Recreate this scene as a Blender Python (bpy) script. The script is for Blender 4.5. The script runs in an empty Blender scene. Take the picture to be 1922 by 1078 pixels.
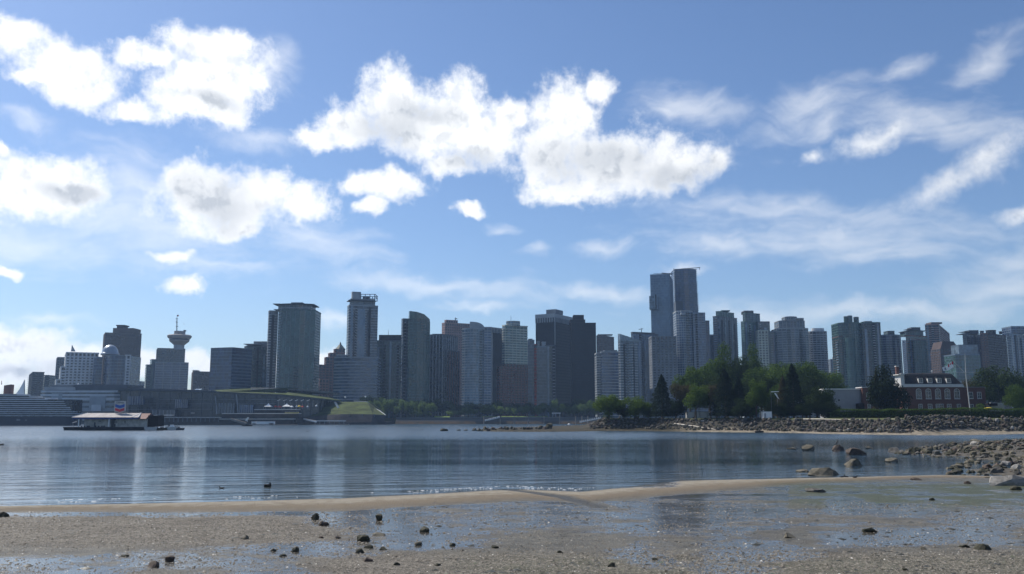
import bpy, bmesh, math, random
import numpy as np
from mathutils import Vector, Matrix
R = math.radians
random.seed(7)
rng = np.random.default_rng(7)
sc = bpy.context.scene
col = sc.collection

# ---------------------------------------------------------------- camera
FPX, HOR, EYE = 1664.0, 787.0, 5.0          # focal length and horizon of the photograph (1922 px wide), eye height
TILT = math.atan((HOR - 539.0) / FPX)
CT, ST = math.cos(TILT), math.sin(TILT)
cam = bpy.data.cameras.new('camera')
cam.sensor_width = 36.0
cam.lens = 36.0 * FPX / 1922.0
cam.clip_start, cam.clip_end = 0.2, 12000.0
camo = bpy.data.objects.new('camera', cam)
camo.location = (0, 0, EYE)
camo.rotation_euler = (R(90) + TILT, 0, 0)
col.objects.link(camo)
sc.camera = camo
sc.render.resolution_x, sc.render.resolution_y = 1024, 574

# ---------------------------------------------------------------- light
HAZE = 0.00008
SUN_EL, SUN_AZ = 46.0, -52.0                 # azimuth from the viewing direction, negative = to the left
sd = Vector((math.sin(R(SUN_AZ)) * math.cos(R(SUN_EL)), math.cos(R(SUN_AZ)) * math.cos(R(SUN_EL)), math.sin(R(SUN_EL))))
sun = bpy.data.lights.new('sun', 'SUN')
sun.energy, sun.angle, sun.color = 4.2, R(0.53), (1.0, 0.95, 0.86)
suno = bpy.data.objects.new('sun', sun)
suno.rotation_euler = sd.to_track_quat('Z', 'Y').to_euler()
suno.location = (0, 0, 400)
col.objects.link(suno)
sc.view_settings.view_transform = 'Standard'
sc.view_settings.look = 'None'
sc.view_settings.gamma = 1.0
sc.view_settings.use_curve_mapping = False
sc.view_settings.exposure = 0.5
sc.cycles.use_denoising = True
sc.cycles.denoising_prefilter = 'ACCURATE'
sc.cycles.denoising_input_passes = 'RGB_ALBEDO_NORMAL'
sc.cycles.use_adaptive_sampling = True
sc.cycles.adaptive_threshold = 0.02
sc.cycles.adaptive_min_samples = 16
sc.cycles.max_bounces = 6
sc.cycles.diffuse_bounces = 2
sc.cycles.glossy_bounces = 3
sc.cycles.transmission_bounces = 4
sc.cycles.volume_bounces = 0
sc.cycles.transparent_max_bounces = 8
sc.cycles.caustics_reflective = False
sc.cycles.caustics_refractive = False
sc.cycles.sample_clamp_indirect = 4.0


def dirp(x, y):
    u, v = (x - 961.0) / FPX, (539.0 - y) / FPX
    return u, CT - v * ST, ST + v * CT


def P(x, y, D):                              # the point that shows at pixel x, y at ground distance D
    a, b, c = dirp(x, y)
    k = D / b
    return Vector((a * k, D, EYE + c * k))


def G(x, y, z=0.0):                          # where the line of sight through x, y meets the level z
    a, b, c = dirp(x, y)
    k = (z - EYE) / c
    return Vector((a * k, b * k, z))


def X(x, D, y=740): return P(x, y, D).x
def Z(y, D): return P(961, y, D).z


class NT:
    def __init__(s, tree): s.t = tree

    def n(s, typ, **kw):
        nd = s.t.nodes.new(typ)
        for k, v in kw.items(): setattr(nd, k, v)
        return nd

    def put(s, sock, v):
        if v is None: return
        if hasattr(v, 'node'): s.t.links.new(v, sock)
        else:
            if sock.type == 'RGBA' and len(v) == 3: v = (*v, 1)
            sock.default_value = v

    def m(s, op, a, b=None, c=None, clamp=False):
        nd = s.n('ShaderNodeMath', operation=op, use_clamp=clamp)
        for i, v in enumerate((a, b, c)): s.put(nd.inputs[i], v)
        return nd.outputs[0]

    def vm(s, op, a, b=None):
        nd = s.n('ShaderNodeVectorMath', operation=op)
        s.put(nd.inputs[0], a); s.put(nd.inputs[1], b)
        return nd.outputs[1] if op in ('LENGTH', 'DOT_PRODUCT') else nd.outputs[0]

    def ss(s, x, lo, hi, a=0.0, b=1.0):
        nd = s.n('ShaderNodeMapRange', interpolation_type='SMOOTHSTEP')
        for i, v in enumerate((x, lo, hi, a, b)): s.put(nd.inputs[i], v)
        return nd.outputs[0]

    def mix(s, f, a, b, blend='MIX'):
        nd = s.n('ShaderNodeMix', data_type='RGBA', blend_type=blend)
        s.put(nd.inputs[0], f); s.put(nd.inputs[6], a); s.put(nd.inputs[7], b)
        return nd.outputs[2]

    def noise(s, vec, scale, detail=4, rough=0.5, dist=0.0, dim='3D'):
        nd = s.n('ShaderNodeTexNoise', noise_dimensions=dim)
        s.put(nd.inputs['Vector'], vec)
        for k, v in (('Scale', scale), ('Detail', detail), ('Roughness', rough), ('Distortion', dist)): s.put(nd.inputs[k], v)
        return nd

    def mapping(s, vec, loc=(0, 0, 0), rot=(0, 0, 0), scale=(1, 1, 1), typ='POINT'):
        nd = s.n('ShaderNodeMapping', vector_type=typ)
        s.put(nd.inputs['Vector'], vec)
        nd.inputs['Location'].default_value = loc
        nd.inputs['Rotation'].default_value = rot
        nd.inputs['Scale'].default_value = scale
        return nd.outputs[0]


# ---------------------------------------------------------------- sky with clouds (world)
world = bpy.data.worlds.new('World')
sc.world = world
world.use_nodes = True
wt = world.node_tree
wt.nodes.clear()
W = NT(wt)
SKY_K = 0.07
sky = W.n('ShaderNodeTexSky', sky_type='NISHITA')
sky.sun_disc = False
sky.sun_elevation = R(SUN_EL)
sky.sun_rotation = R(SUN_AZ)
sky.altitude = 0
sky.air_density, sky.dust_density, sky.ozone_density = 1.0, 0.6, 2.2
tc = W.n('ShaderNodeTexCoord')
dvec = W.vm('NORMALIZE', tc.outputs['Generated'])
sp = W.n('ShaderNodeSeparateXYZ'); W.put(sp.inputs[0], dvec)
az = W.m('MULTIPLY', W.m('ARCTAN2', sp.outputs[0], sp.outputs[1]), 180 / math.pi)
el = W.m('MULTIPLY', W.m('ARCSINE', sp.outputs[2]), 180 / math.pi)
cb = W.n('ShaderNodeCombineXYZ'); W.put(cb.inputs[0], W.m('MULTIPLY', az, .1)); W.put(cb.inputs[1], W.m('MULTIPLY', el, .1))
P0 = cb.outputs[0]


def sky_pt(x, y):                            # pixel -> azimuth and elevation in units of ten degrees
    a, b, c = dirp(x, y)
    return math.degrees(math.atan2(a, b)) / 10, math.degrees(math.atan2(c, math.hypot(a, b))) / 10


U = math.degrees(1 / FPX) / 10 * 1.0          # one pixel in those units


def warp(vec, scale, amt, detail=3):
    nd = W.noise(vec, scale, detail, .55, 0, '2D')
    return W.vm('ADD', vec, W.vm('MULTIPLY', W.vm('SUBTRACT', nd.outputs['Color'], (.5, .5, .5)), (amt, amt, 0)))


def blob_field(vec, blobs, k=.3):
    d = None
    for i, (x, y, rx, ry, *rot) in enumerate(blobs):
        if i % 5 == 4:                       # a link that makes the renderer work the chain off in order (its node stack is small)
            vec = W.vm('ADD', vec, W.m('MULTIPLY', d, 1e-7))
        cx, cy = sky_pt(x, y)
        q = W.vm('SUBTRACT', vec, (cx, cy, 0))
        if rot:
            c, s_ = math.cos(R(rot[0])), math.sin(R(rot[0]))
            a = W.vm('DOT_PRODUCT', q, (c / (rx * U), s_ / (rx * U), 0))
            b = W.vm('DOT_PRODUCT', q, (-s_ / (ry * U), c / (ry * U), 0))
            l = W.m('SQRT', W.m('MULTIPLY_ADD', a, a, W.m('MULTIPLY', b, b)))
        else:
            l = W.vm('LENGTH', W.vm('MULTIPLY', q, (1 / (rx * U), 1 / (ry * U), 0)))
        d = l if d is None else W.m('SMOOTH_MIN', d, l, k)
    return W.m('SUBTRACT', 1.0, d)


CUM = [(28, 58, 52, 32), (118, 122, 80, 44), (70, 155, 45, 16), (150, 165, 62, 30), (245, 208, 60, 22), (400, 85, 92, 34),
       (405, 150, 105, 68), (410, 208, 66, 32), (330, 195, 55, 28), (270, 105, 70, 22),
       (5, 285, 20, 14), (62, 328, 74, 44), (130, 352, 62, 52), (30, 370, 60, 40),
       (358, 340, 56, 54), (400, 380, 104, 58), (480, 362, 75, 46), (562, 382, 76, 38), (440, 425, 62, 26),
       (602, 258, 52, 27), (660, 240, 70, 42), (742, 190, 70, 64), (800, 240, 110, 72), (872, 200, 54, 62), (905, 255, 84, 58),
       (850, 312, 62, 24), (965, 220, 36, 34),
       (1058, 220, 74, 68), (1125, 165, 34, 26), (1030, 290, 76, 74), (1145, 305, 124, 70), (1262, 312, 112, 50), (1345, 305, 36, 30), (1075, 355, 104, 28),
       (700, 350, 60, 24), (750, 350, 54, 36), (692, 395, 30, 18), (886, 398, 40, 15),
       (322, 483, 42, 11), (340, 538, 40, 17), (8, 512, 30, 9),
       (1620, 268, 62, 24, 18), (1524, 296, 28, 18), (1668, 246, 46, 18, 15), (1868, 298, 62, 36, 28), (1778, 345, 76, 26, 20), (1906, 408, 40, 17),
       (40, 650, 95, 32), (125, 672, 110, 26), (0, 695, 120, 30), (268, 684, 40, 24), (372, 676, 60, 22), (605, 672, 45, 20), (470, 690, 100, 22)]
SOFT = [(1850, 116, 72, 26, 22), (1700, 136, 52, 18, 20), (1310, 205, 120, 34, -12), (1260, 212, 45, 14), (520, 125, 40, 40), (55, 217, 42, 14), (1545, 230, 50, 30, 30),
        (400, 500, 170, 14), (1130, 470, 60, 14), (1340, 455, 110, 22, -10), (1470, 395, 260, 24, -6), (1560, 440, 280, 44, -4), (1660, 470, 150, 24, 3), (1880, 545, 120, 26, -4), (1500, 215, 120, 40, 15),
        (1750, 230, 150, 40, -15), (240, 350, 110, 70, -20), (230, 420, 240, 60, -10), (60, 450, 160, 50, -4), (480, 260, 90, 24), (1120, 545, 130, 18, -9), (820, 535, 230, 22, -4), (1000, 470, 25, 12), (950, 425, 30, 12),
        (560, 440, 160, 40, -16), (900, 575, 80, 12), (1280, 498, 50, 12), (1640, 585, 330, 20), (1450, 590, 150, 26), (1900, 500, 90, 30), (620, 600, 90, 16), (80, 600, 70, 10)]
GREY = [(418, 378, 78, 40, -18), (790, 205, 70, 18, -5), (720, 240, 80, 40), (1120, 300, 110, 40), (1270, 330, 90, 26), (135, 362, 50, 14), (40, 700, 70, 14), (880, 300, 60, 24), (410, 190, 50, 14)]

Pw = warp(warp(P0, 2.2, .16, 2), 9.0, .07, 4)
fb = W.noise(P0, 5.2, 7, .66, 0, '2D')
fbm = W.m('SUBTRACT', fb.outputs['Fac'], .5)
s1 = W.m('MULTIPLY_ADD', fbm, 1.45, blob_field(Pw, CUM, .36))
thin = W.ss(az, 9, 24)                       # the cloud thins out away from the sun
a1 = W.m('MULTIPLY', W.ss(s1, -.24, W.m('MULTIPLY_ADD', thin, .75, .54)), W.m('MULTIPLY_ADD', thin, -.12, 1.0))
# thin high cloud drawn out along the wind
st = W.noise(W.mapping(warp(P0, 1.2, .5), (0, 0, 0), (0, 0, R(9)), (1.3, 6.0, 1)), 1.2, 5, .58, 0, '2D')
st2 = W.noise(W.mapping(Pw, (3, 1, 0), (0, 0, R(-18)), (2.0, 5.0, 1)), 1.8, 5, .58, 0, '2D')
stf = W.m('ADD', W.m('MULTIPLY', st.outputs['Fac'], .6), W.m('MULTIPLY', st2.outputs['Fac'], .4))
Pw2 = W.vm('ADD', Pw, W.m('MULTIPLY', s1, 1e-7))
s2 = W.m('MULTIPLY_ADD', W.m('SUBTRACT', stf, .5), 2.6, blob_field(Pw2, SOFT, .4))
a2 = W.m('MULTIPLY', W.ss(s2, -.5, 1.6), .54)
# the same weather all round, outside the part of the sky in view
out = W.m('MAXIMUM', W.ss(W.m('ABSOLUTE', az), 31, 38), W.ss(el, 27, 34))
gn = W.noise(W.vm('MULTIPLY', dvec, (1, 1, 1.7)), 3.0, 5, .58)
s3 = W.m('MULTIPLY', W.ss(gn.outputs['Fac'], .57, .68), out)
s3 = W.m('MULTIPLY', s3, W.ss(el, -2, 4))
alpha = W.m('SUBTRACT', 1.0, W.m('MULTIPLY', W.m('MULTIPLY', W.m('SUBTRACT', 1.0, a1), W.m('SUBTRACT', 1.0, a2)), W.m('SUBTRACT', 1.0, s3)))
sg = W.m('MULTIPLY_ADD', W.m('SUBTRACT', W.noise(P0, 3.5, 3, .5, 0, '2D').outputs['Fac'], .5), 1.2, blob_field(W.vm('ADD', Pw2, W.m('MULTIPLY', s2, 1e-7)), GREY, .3))
grey = W.m('MULTIPLY', W.ss(sg, -.7, .9), W.ss(s1, -.1, .6))
lowg = W.m('MULTIPLY', W.ss(W.noise(Pw, 3.4, 5, .55, 0, '2D').outputs['Fac'], .36, .68), W.ss(s1, -.1, .7))
fb2 = W.noise(W.vm('ADD', P0, (-.050, .045, 0)), 5.2, 5, .60, 0, '2D')      # density a little nearer the sun: billows shade what lies behind them
bil = W.m('MULTIPLY', W.ss(W.m('SUBTRACT', fb2.outputs['Fac'], fb.outputs['Fac']), -.02, .22), W.ss(s1, .05, .7))
shade = W.m('MINIMUM', W.m('ADD', W.m('MULTIPLY', grey, .72), W.m('ADD', W.m('MULTIPLY', lowg, .14), W.m('MULTIPLY', bil, .45))), 1.0)
# forward scattering makes the clouds on the sun's side brighter
near_sun = W.ss(W.vm('DOT_PRODUCT', dvec, tuple(sd)), -.05, .80, .87, 1.09)
ccol = W.mix(shade, (.765 / SKY_K, .775 / SKY_K, .785 / SKY_K), (.40 / SKY_K, .43 / SKY_K, .475 / SKY_K))
ccol = W.mix(1.0, ccol, W.mix(1.0, near_sun, near_sun), 'MULTIPLY')
skyc = W.mix(1.0, sky.outputs[0], (0.90, 1.02, 1.20, 1), 'MULTIPLY')
fin = W.mix(alpha, skyc, ccol)
bg = W.n('ShaderNodeBackground')
W.put(bg.inputs[0], fin); bg.inputs[1].default_value = SKY_K
wo = W.n('ShaderNodeOutputWorld')
wt.links.new(bg.outputs[0], wo.inputs[0])
world.cycles.sampling_method = 'MANUAL'
world.cycles.sample_map_resolution = 512

# ---------------------------------------------------------------- helpers: things, meshes, materials
def tag(o, label=None, cat=None, group=None, kind=None):
    if label: o['label'] = label
    if cat: o['category'] = cat
    if group: o['group'] = group
    if kind: o['kind'] = kind
    return o


def thing(name, label, cat, loc=(0, 0, 0), group=None):
    o = bpy.data.objects.new(name, None)
    o.empty_display_size = 0.1
    o.location = loc
    col.objects.link(o)
    return tag(o, label, cat, group)


def origin_of(o):
    while o.parent: o = o.parent
    return Vector(o.location)


def link_mesh(name, me, parent=None, kind=None, loc=None):
    o = bpy.data.objects.new(name, me)
    col.objects.link(o)
    if parent: o.parent = parent
    if loc: o.location = loc
    if kind: o['kind'] = kind
    return o


class MB:
    """collects shapes in world coordinates and links them as one mesh"""
    def __init__(s): s.v, s.f, s.mi, s.cur = [], [], [], 0

    def add(s, vs, fs):
        k = len(s.v)
        s.v += [tuple(v) for v in vs]
        s.f += [tuple(i + k for i in f) for f in fs]
        s.mi += [s.cur] * len(fs)

    def box(s, x0, x1, y0, y1, z0, z1):
        s.add([(x0, y0, z0), (x1, y0, z0), (x1, y1, z0), (x0, y1, z0), (x0, y0, z1), (x1, y0, z1), (x1, y1, z1), (x0, y1, z1)],
              [(3, 2, 1, 0), (4, 5, 6, 7), (0, 1, 5, 4), (1, 2, 6, 5), (2, 3, 7, 6), (3, 0, 4, 7)])

    def prism(s, poly, z0, z1, bottom=True):
        n = len(poly)
        za = z0 if isinstance(z0, (list, tuple)) else [z0] * n
        zb = z1 if isinstance(z1, (list, tuple)) else [z1] * n
        s.add([(p[0], p[1], a) for p, a in zip(poly, za)] + [(p[0], p[1], b) for p, b in zip(poly, zb)],
              [tuple(range(n, 2 * n))] + ([tuple(range(n - 1, -1, -1))] if bottom else []) + [(i, (i + 1) % n, n + (i + 1) % n, n + i) for i in range(n)])

    def frustum(s, pa, pb, z0, z1):
        n = len(pa)
        s.add([(p[0], p[1], z0) for p in pa] + [(p[0], p[1], z1) for p in pb],
              [tuple(range(n, 2 * n)), tuple(range(n - 1, -1, -1))] + [(i, (i + 1) % n, n + (i + 1) % n, n + i) for i in range(n)])

    def lathe(s, cx, cy, prof, n=24):
        vs, fs = [], []
        for (r, z) in prof:
            for i in range(n):
                a = 2 * math.pi * i / n
                vs.append((cx + r * math.cos(a), cy + r * math.sin(a), z))
        for k in range(len(prof) - 1):
            for i in range(n):
                j = (i + 1) % n
                fs.append((k * n + i, k * n + j, (k + 1) * n + j, (k + 1) * n + i))
        fs.append(tuple(range(n - 1, -1, -1)))
        fs.append(tuple((len(prof) - 1) * n + i for i in range(n)))
        s.add(vs, fs)

    def tube(s, a, b, r, r2=None, n=6):
        a, b = Vector(a), Vector(b)
        r2 = r if r2 is None else r2
        d = (b - a).normalized()
        u = d.orthogonal().normalized()
        w = d.cross(u)
        vs = []
        for p, rr in ((a, r), (b, r2)):
            for i in range(n):
                t = 2 * math.pi * i / n
                vs.append(p + (u * math.cos(t) + w * math.sin(t)) * rr)
        s.add(vs, [(i, (i + 1) % n, n + (i + 1) % n, n + i) for i in range(n)] + [tuple(range(n - 1, -1, -1)), tuple(range(n, 2 * n))])

    def ebox(s, p, q, t0, t1, d0, d1, z0, z1):
        """box along the wall from p to q: t along it, d outward"""
        p, q = Vector((p[0], p[1])), Vector((q[0], q[1]))
        e = (q - p).normalized()
        o = Vector((e.y, -e.x))
        c = [p + e * t + o * d for t, d in ((t0, d1), (t1, d1), (t1, d0), (t0, d0))]
        s.prism([(k.x, k.y) for k in c], z0, z1)

    def build(s, name, m, parent=None, kind=None, smooth=False, origin=None):
        me = bpy.data.meshes.new(name)
        o = Vector(origin) if origin is not None else (origin_of(parent) if parent else Vector((0, 0, 0)))
        me.from_pydata([(v[0] - o.x, v[1] - o.y, v[2] - o.z) for v in s.v], [], s.f)
        for mm in (m if isinstance(m, (list, tuple)) else [m]): me.materials.append(mm)
        if isinstance(m, (list, tuple)): me.polygons.foreach_set('material_index', s.mi)
        if smooth: me.polygons.foreach_set('use_smooth', [True] * len(me.polygons))
        me.update()
        ob = link_mesh(name, me, parent, kind)
        if origin is not None and not parent: ob.location = o
        return ob


def mat(name, c, rough=.7, var=.25, scale=.6, bump=0.0, metal=0.0, ior=1.45, c2=None, vscale=None):
    m = bpy.data.materials.new(name)
    m.use_nodes = True
    N = NT(m.node_tree)
    b = m.node_tree.nodes['Principled BSDF']
    g = N.n('ShaderNodeNewGeometry')
    v = g.outputs['Position']
    if vscale: v = N.vm('MULTIPLY', v, vscale)
    nz = N.noise(v, scale, 5, .6)
    c2 = c2 or tuple(k * (1 - var) for k in c)
    c1 = tuple(min(1, k * (1 + var * .6)) for k in c)
    N.put(b.inputs['Base Color'], N.mix(N.ss(nz.outputs['Fac'], .3, .7), c1, c2))
    b.inputs['Roughness'].default_value = rough
    b.inputs['Metallic'].default_value = metal
    b.inputs['Specular IOR Level'].default_value = .5 if rough < .6 else .12
    b.inputs['IOR'].default_value = ior
    if bump:
        bp = N.n('ShaderNodeBump')
        bp.inputs['Distance'].default_value = bump
        N.put(bp.inputs['Height'], nz.outputs['Fac'])
        N.put(b.inputs['Normal'], bp.outputs[0])
    return m


def glass(name, c, rough=.12, var=.55, cell=(2.4, 2.4, 3.2), tilt=.05, ior=1.6, ext=0.18):
    """curtain wall glass: every pane a little different in tint, blind and tilt"""
    m = bpy.data.materials.new(name)
    m.use_nodes = True
    N = NT(m.node_tree)
    b = m.node_tree.nodes['Principled BSDF']
    g = N.n('ShaderNodeNewGeometry')
    q = N.vm('FLOOR', N.vm('DIVIDE', g.outputs['Position'], cell))
    wn = N.n('ShaderNodeTexWhiteNoise', noise_dimensions='3D')
    N.put(wn.inputs['Vector'], q)
    big = N.noise(N.vm('MULTIPLY', g.outputs['Position'], (1, 1, .45)), .055, 4, .62)  # large reflections painted into the glass colour as broad upright blotches
    f = N.m('ADD', N.m('MULTIPLY', N.m('POWER', wn.outputs['Value'], 1.6), .75), N.m('MULTIPLY', N.m('SUBTRACT', big.outputs['Fac'], .5), 1.9), clamp=True)
    dark = tuple(k * (1 - var) for k in c)
    light = tuple(min(1, k * (1 + var * .8) + ext * var * .12) for k in c)
    N.put(b.inputs['Base Color'], N.mix(f, dark, light))
    N.put(b.inputs['Roughness'], N.m('MULTIPLY_ADD', wn.outputs['Value'], .16, rough))
    b.inputs['IOR'].default_value = ior
    nn = N.vm('NORMALIZE', N.vm('ADD', g.outputs['Normal'], N.vm('MULTIPLY', N.vm('SUBTRACT', wn.outputs['Color'], (.5, .5, .5)), (tilt, tilt, tilt))))
    N.put(b.inputs['Normal'], nn)
    return m


def leaf(name, c, c2, trans=.35):
    m = bpy.data.materials.new(name)
    m.use_nodes = True
    t = m.node_tree
    t.nodes.clear()
    N = NT(t)
    g = N.n('ShaderNodeNewGeometry')
    oi = N.n('ShaderNodeObjectInfo')
    nz = N.noise(g.outputs['Position'], .35, 3, .6)
    f = N.m('ADD', N.m('MULTIPLY', nz.outputs['Fac'], .7), N.m('MULTIPLY', oi.outputs['Random'], .4), clamp=True)
    rp = N.m('MULTIPLY', g.outputs['Random Per Island'], .5)
    cc = N.mix(N.m('SUBTRACT', N.m('ADD', f, rp), .3, clamp=True), c, c2)
    d = N.n('ShaderNodeBsdfDiffuse'); N.put(d.inputs[0], cc)
    tr = N.n('ShaderNodeBsdfTranslucent'); N.put(tr.inputs[0], cc)
    ms = N.n('ShaderNodeMixShader'); ms.inputs[0].default_value = trans
    t.links.new(d.outputs[0], ms.inputs[1]); t.links.new(tr.outputs[0], ms.inputs[2])
    o = N.n('ShaderNodeOutputMaterial'); t.links.new(ms.outputs[0], o.inputs[0])
    return m


M = {}
M['g_blue'] = glass('blue_glass', (0.06, 0.1, 0.18))
M['g_navy'] = glass('navy_glass', (0.028, 0.05, 0.115), rough=.1)
M['g_green'] = glass('green_glass', (0.045, 0.105, 0.100))
M['g_dgreen'] = glass('dark_green_glass', (0.015, 0.050, 0.050))
M['g_dark'] = glass('dark_glass', (0.014, 0.019, 0.03), rough=.15, ior=1.5)
M['g_black'] = glass('black_glass', (.007, .008, .012), rough=.3, ior=1.25, ext=.03)
M['g_grey'] = glass('grey_glass', (0.062, 0.082, 0.11))
M['g_pale'] = glass('pale_glass', (0.14, 0.2, 0.26), rough=.1)
M['g_sky'] = glass('sky_glass', (0.11, 0.17, 0.25), rough=.06, var=.25)
M['g_conv'] = glass('hall_glass', (.030, .036, .045), rough=.2, var=.3, cell=(3, 3, 4), tilt=.03)
M['white'] = mat('white_concrete', (0.52, 0.54, 0.57), .7, .12, .15)
M['lgrey'] = mat('light_grey_concrete', (0.32, 0.345, 0.37), .75, .15, .12)
M['grey'] = mat('grey_concrete', (0.165, 0.18, 0.2), .8, .2, .12)
M['dgrey'] = mat('dark_grey_panel', (0.072, 0.082, 0.098), .6, .2, .12)
M['black'] = mat('black_panel', (0.016, 0.012, 0.014), .65, .2, .12)
M['brown'] = mat('brown_concrete', (0.125, 0.1, 0.088), .8, .15, .1)
M['rbrown'] = mat('red_brown_granite', (0.185, 0.10, 0.082), .6, .2, .1)
M['dbrown'] = mat('dark_brown_brick', (0.08, 0.058, 0.055), .8, .2, .1)
M['pink'] = mat('pink_granite', (0.30, 0.185, 0.165), .7, .15, .1)
M['cream'] = mat('cream_panel', (0.48, 0.50, 0.43), .7, .12, .1)
M['greenish'] = mat('green_grey_panel', (0.07, 0.125, 0.12), .6, .2, .1)
M['steel'] = mat('steel_frame', (0.13, 0.18, 0.24), .4, .15, .2, metal=.3)
M['roofing'] = mat('roof_membrane', (.14, .14, .14), .9, .3, .2)
M['red'] = mat('red_panel', (.28, .05, .04), .6, .15, .2)


# ---------------------------------------------------------------- buildings
def rect(x0, x1, D, dep):                     # a block square to the view: edges 0 front, 1 right, 2 back, 3 left
    a, b = X(x0, D), X(x1, D)
    return [(a, D), (b, D), (b, D + dep), (a, D + dep)]


def diag(x0, xc, x1, D, alpha=62):            # a block turned so that its corner at xc is nearest; edges 0 right-hand front, 3 left-hand front
    c = Vector((X(xc, D), D))
    t = math.tan(R(alpha))
    L = R_ = None
    dl, dr = 0, 0
    for _ in range(6):
        L = Vector((X(x0, D + dl), D + dl)); dl = (c.x - L.x) * t
        R_ = Vector((X(x1, D + dr), D + dr)); dr = (R_.x - c.x) / t
    L = Vector((X(x0, D + dl), D + dl)); R_ = Vector((X(x1, D + dr), D + dr))
    B = L + R_ - c
    return [(c.x, c.y), (R_.x, R_.y), (B.x, B.y), (L.x, L.y)]


def oval(x0, x1, D, squash=.8, n=20):
    a, b = X(x0, D), X(x1, D)
    r = (b - a) / 2
    return [((a + b) / 2 + r * math.cos(t), D + r * squash + r * squash * math.sin(t)) for t in [2 * math.pi * i / n for i in range(n)]]


def bow(x0, x1, D, dep, bulge, n=8):          # a block with a curved front; edges 0..n-1 are the curve
    a, b = X(x0, D), X(x1, D)
    pts = []
    for i in range(n + 1):
        t = i / n
        pts.append((a + (b - a) * t, D + bulge * (2 * t - 1) ** 2))
    return pts + [(b, D + dep), (a, D + dep)]


def outset(poly, d):
    n, res = len(poly), []
    for i in range(n):
        p0, p, p1 = Vector(poly[i - 1]), Vector(poly[i]), Vector(poly[(i + 1) % n])
        e0, e1 = (p - p0).normalized(), (p1 - p).normalized()
        n0, n1 = Vector((e0.y, -e0.x)), Vector((e1.y, -e1.x))
        k = (n0 + n1)
        k /= max(.35, k.dot(n0))
        res.append((p.x + k.x * d, p.y + k.y * d))
    return res


GROUND = 6.4


def bld(label, x, D, name='office_tower', cat='tower', z=GROUND):
    return thing(name, label, cat, (X(x, D), D, z))


def mass(th, poly, y1, st, y0=None, D=None, wall='curtain_wall', top=1.3, roofm='roofing'):
    """one block of a building: glass core, a band for every floor, upright piers, parapet and roof"""
    D = D or min(p[1] for p in poly)
    z1 = Z(y1, D) if y1 is not None else None
    z0 = Z(y0, D) if y0 is not None else origin_of(th).z
    fh = st.get('fh', 3.3)
    n = max(1, round((z1 - z0) / fh))
    fh = (z1 - z0) / n
    m = MB(); m.prism(poly, z0, z1 - .05); core = m.build(wall, M[st['glass']], th)
    bh, out = st.get('bh', .9), st.get('out', .18)
    if st.get('band'):
        sol = outset(poly, out)
        first = None
        me = None
        for i in range(1, n + 1):
            zz = z0 + i * fh - bh
            if i == n: break
            if me is None:
                b = MB(); b.prism(sol, zz, zz + bh)
                ob = b.build('floor_band', M[st['band']], th); me = ob.data; base = zz
            else:
                ob = link_mesh('floor_band', me, th, None, (0, 0, zz - base))
    if st.get('pier'):
        b = MB()
        pw, ps, pd = st.get('pw', .5), st.get('ps', 6.0), st.get('pd', .3)
        for i in range(len(poly)):
            p, q = Vector(poly[i]), Vector(poly[(i + 1) % len(poly)])
            e = q - p
            if e.x <= 0 and abs(e.x) > abs(e.y) * .5: continue            # back walls
            k = max(1, round(e.length / ps))
            for j in range(k + 1):
                t = e.length * j / k
                b.ebox(p, q, max(0, t - pw / 2), min(e.length, t + pw / 2), 0.0, pd, z0, z1 - .06)
        b.build('pier', M[st['pier']], th, 'stuff')
    if st.get('bays') and z1 - z0 > 45:
        r = random.Random(int(abs(poly[0][0]) * 7 + z1))
        for i in range(len(poly)):
            p, q = Vector(poly[i]), Vector(poly[(i + 1) % len(poly)])
            e = q - p
            if e.x <= 0 or e.length < 9 or e.x < abs(e.y) * .7: continue
            t, k = r.uniform(1.5, 4.0), r.randrange(2)
            while t < e.length - 3.5:
                w = r.uniform(1.6, 3.2)
                b = MB(); b.ebox(p, q, t, t + w, 0, .42, z0, z1 - r.choice((.3, 3.4, 6.8)))
                b.build('recess_strip' if k % 2 == 0 else 'bay_window', M['g_black' if k % 2 == 0 else r.choice(('g_sky', 'g_pale', 'g_blue'))], th)
                if k % 2 == 0 and r.random() < .65:
                    b = MB()
                    for j in range(1, n): b.ebox(p, q, t + .1, t + w - .1, .42, 1.15, z0 + j * fh - .28, z0 + j * fh + .22)
                    b.build('balcony', M[r.choice(('lgrey', 'white', 'lgrey', 'grey'))], th, 'stuff')
                t += w + r.uniform(2.5, 7); k += 1
    if top:
        b = MB(); b.prism(outset(poly, out + .12), z1 - .04, z1 + top); b.build('parapet', M[st.get('cap') or st.get('band') or 'grey'], th)
        b = MB(); b.prism(outset(poly, -.35), z1 + top, z1 + top + .15); b.build('roof', M[roofm], th)
    return z0, z1, fh


def balcony(th, p, q, z0, z1, fh, t0, t1, depth=1.6, m='lgrey', rail='g_pale'):
    n = int((z1 - z0) / fh)
    b, r = MB(), MB()
    for i in range(1, n):
        z = z0 + i * fh
        b.ebox(p, q, t0, t1, .02, depth, z - .13, z + .13)
        r.ebox(p, q, t0 + .05, t1 - .05, depth - .12, depth - .04, z + .13, z + 1.15)
    b.build('balcony', M[m], th, 'stuff')
    r.build('balcony_rail', M[rail], th, 'stuff')


def block(th, name, poly, y0, y1, m, D=None):  # a plain block: plant room, crown, slab
    D = D or min(p[1] for p in poly)
    b = MB(); b.prism(poly, Z(y0, D), Z(y1, D)); return b.build(name, M[m], th)


def mast(th, x, D, y0, y1, r=.5, m='dgrey', name='mast'):
    b = MB(); b.tube(P(x, y0, D), P(x, y1, D), r, r * .5); return b.build(name, M[m], th)


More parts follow.
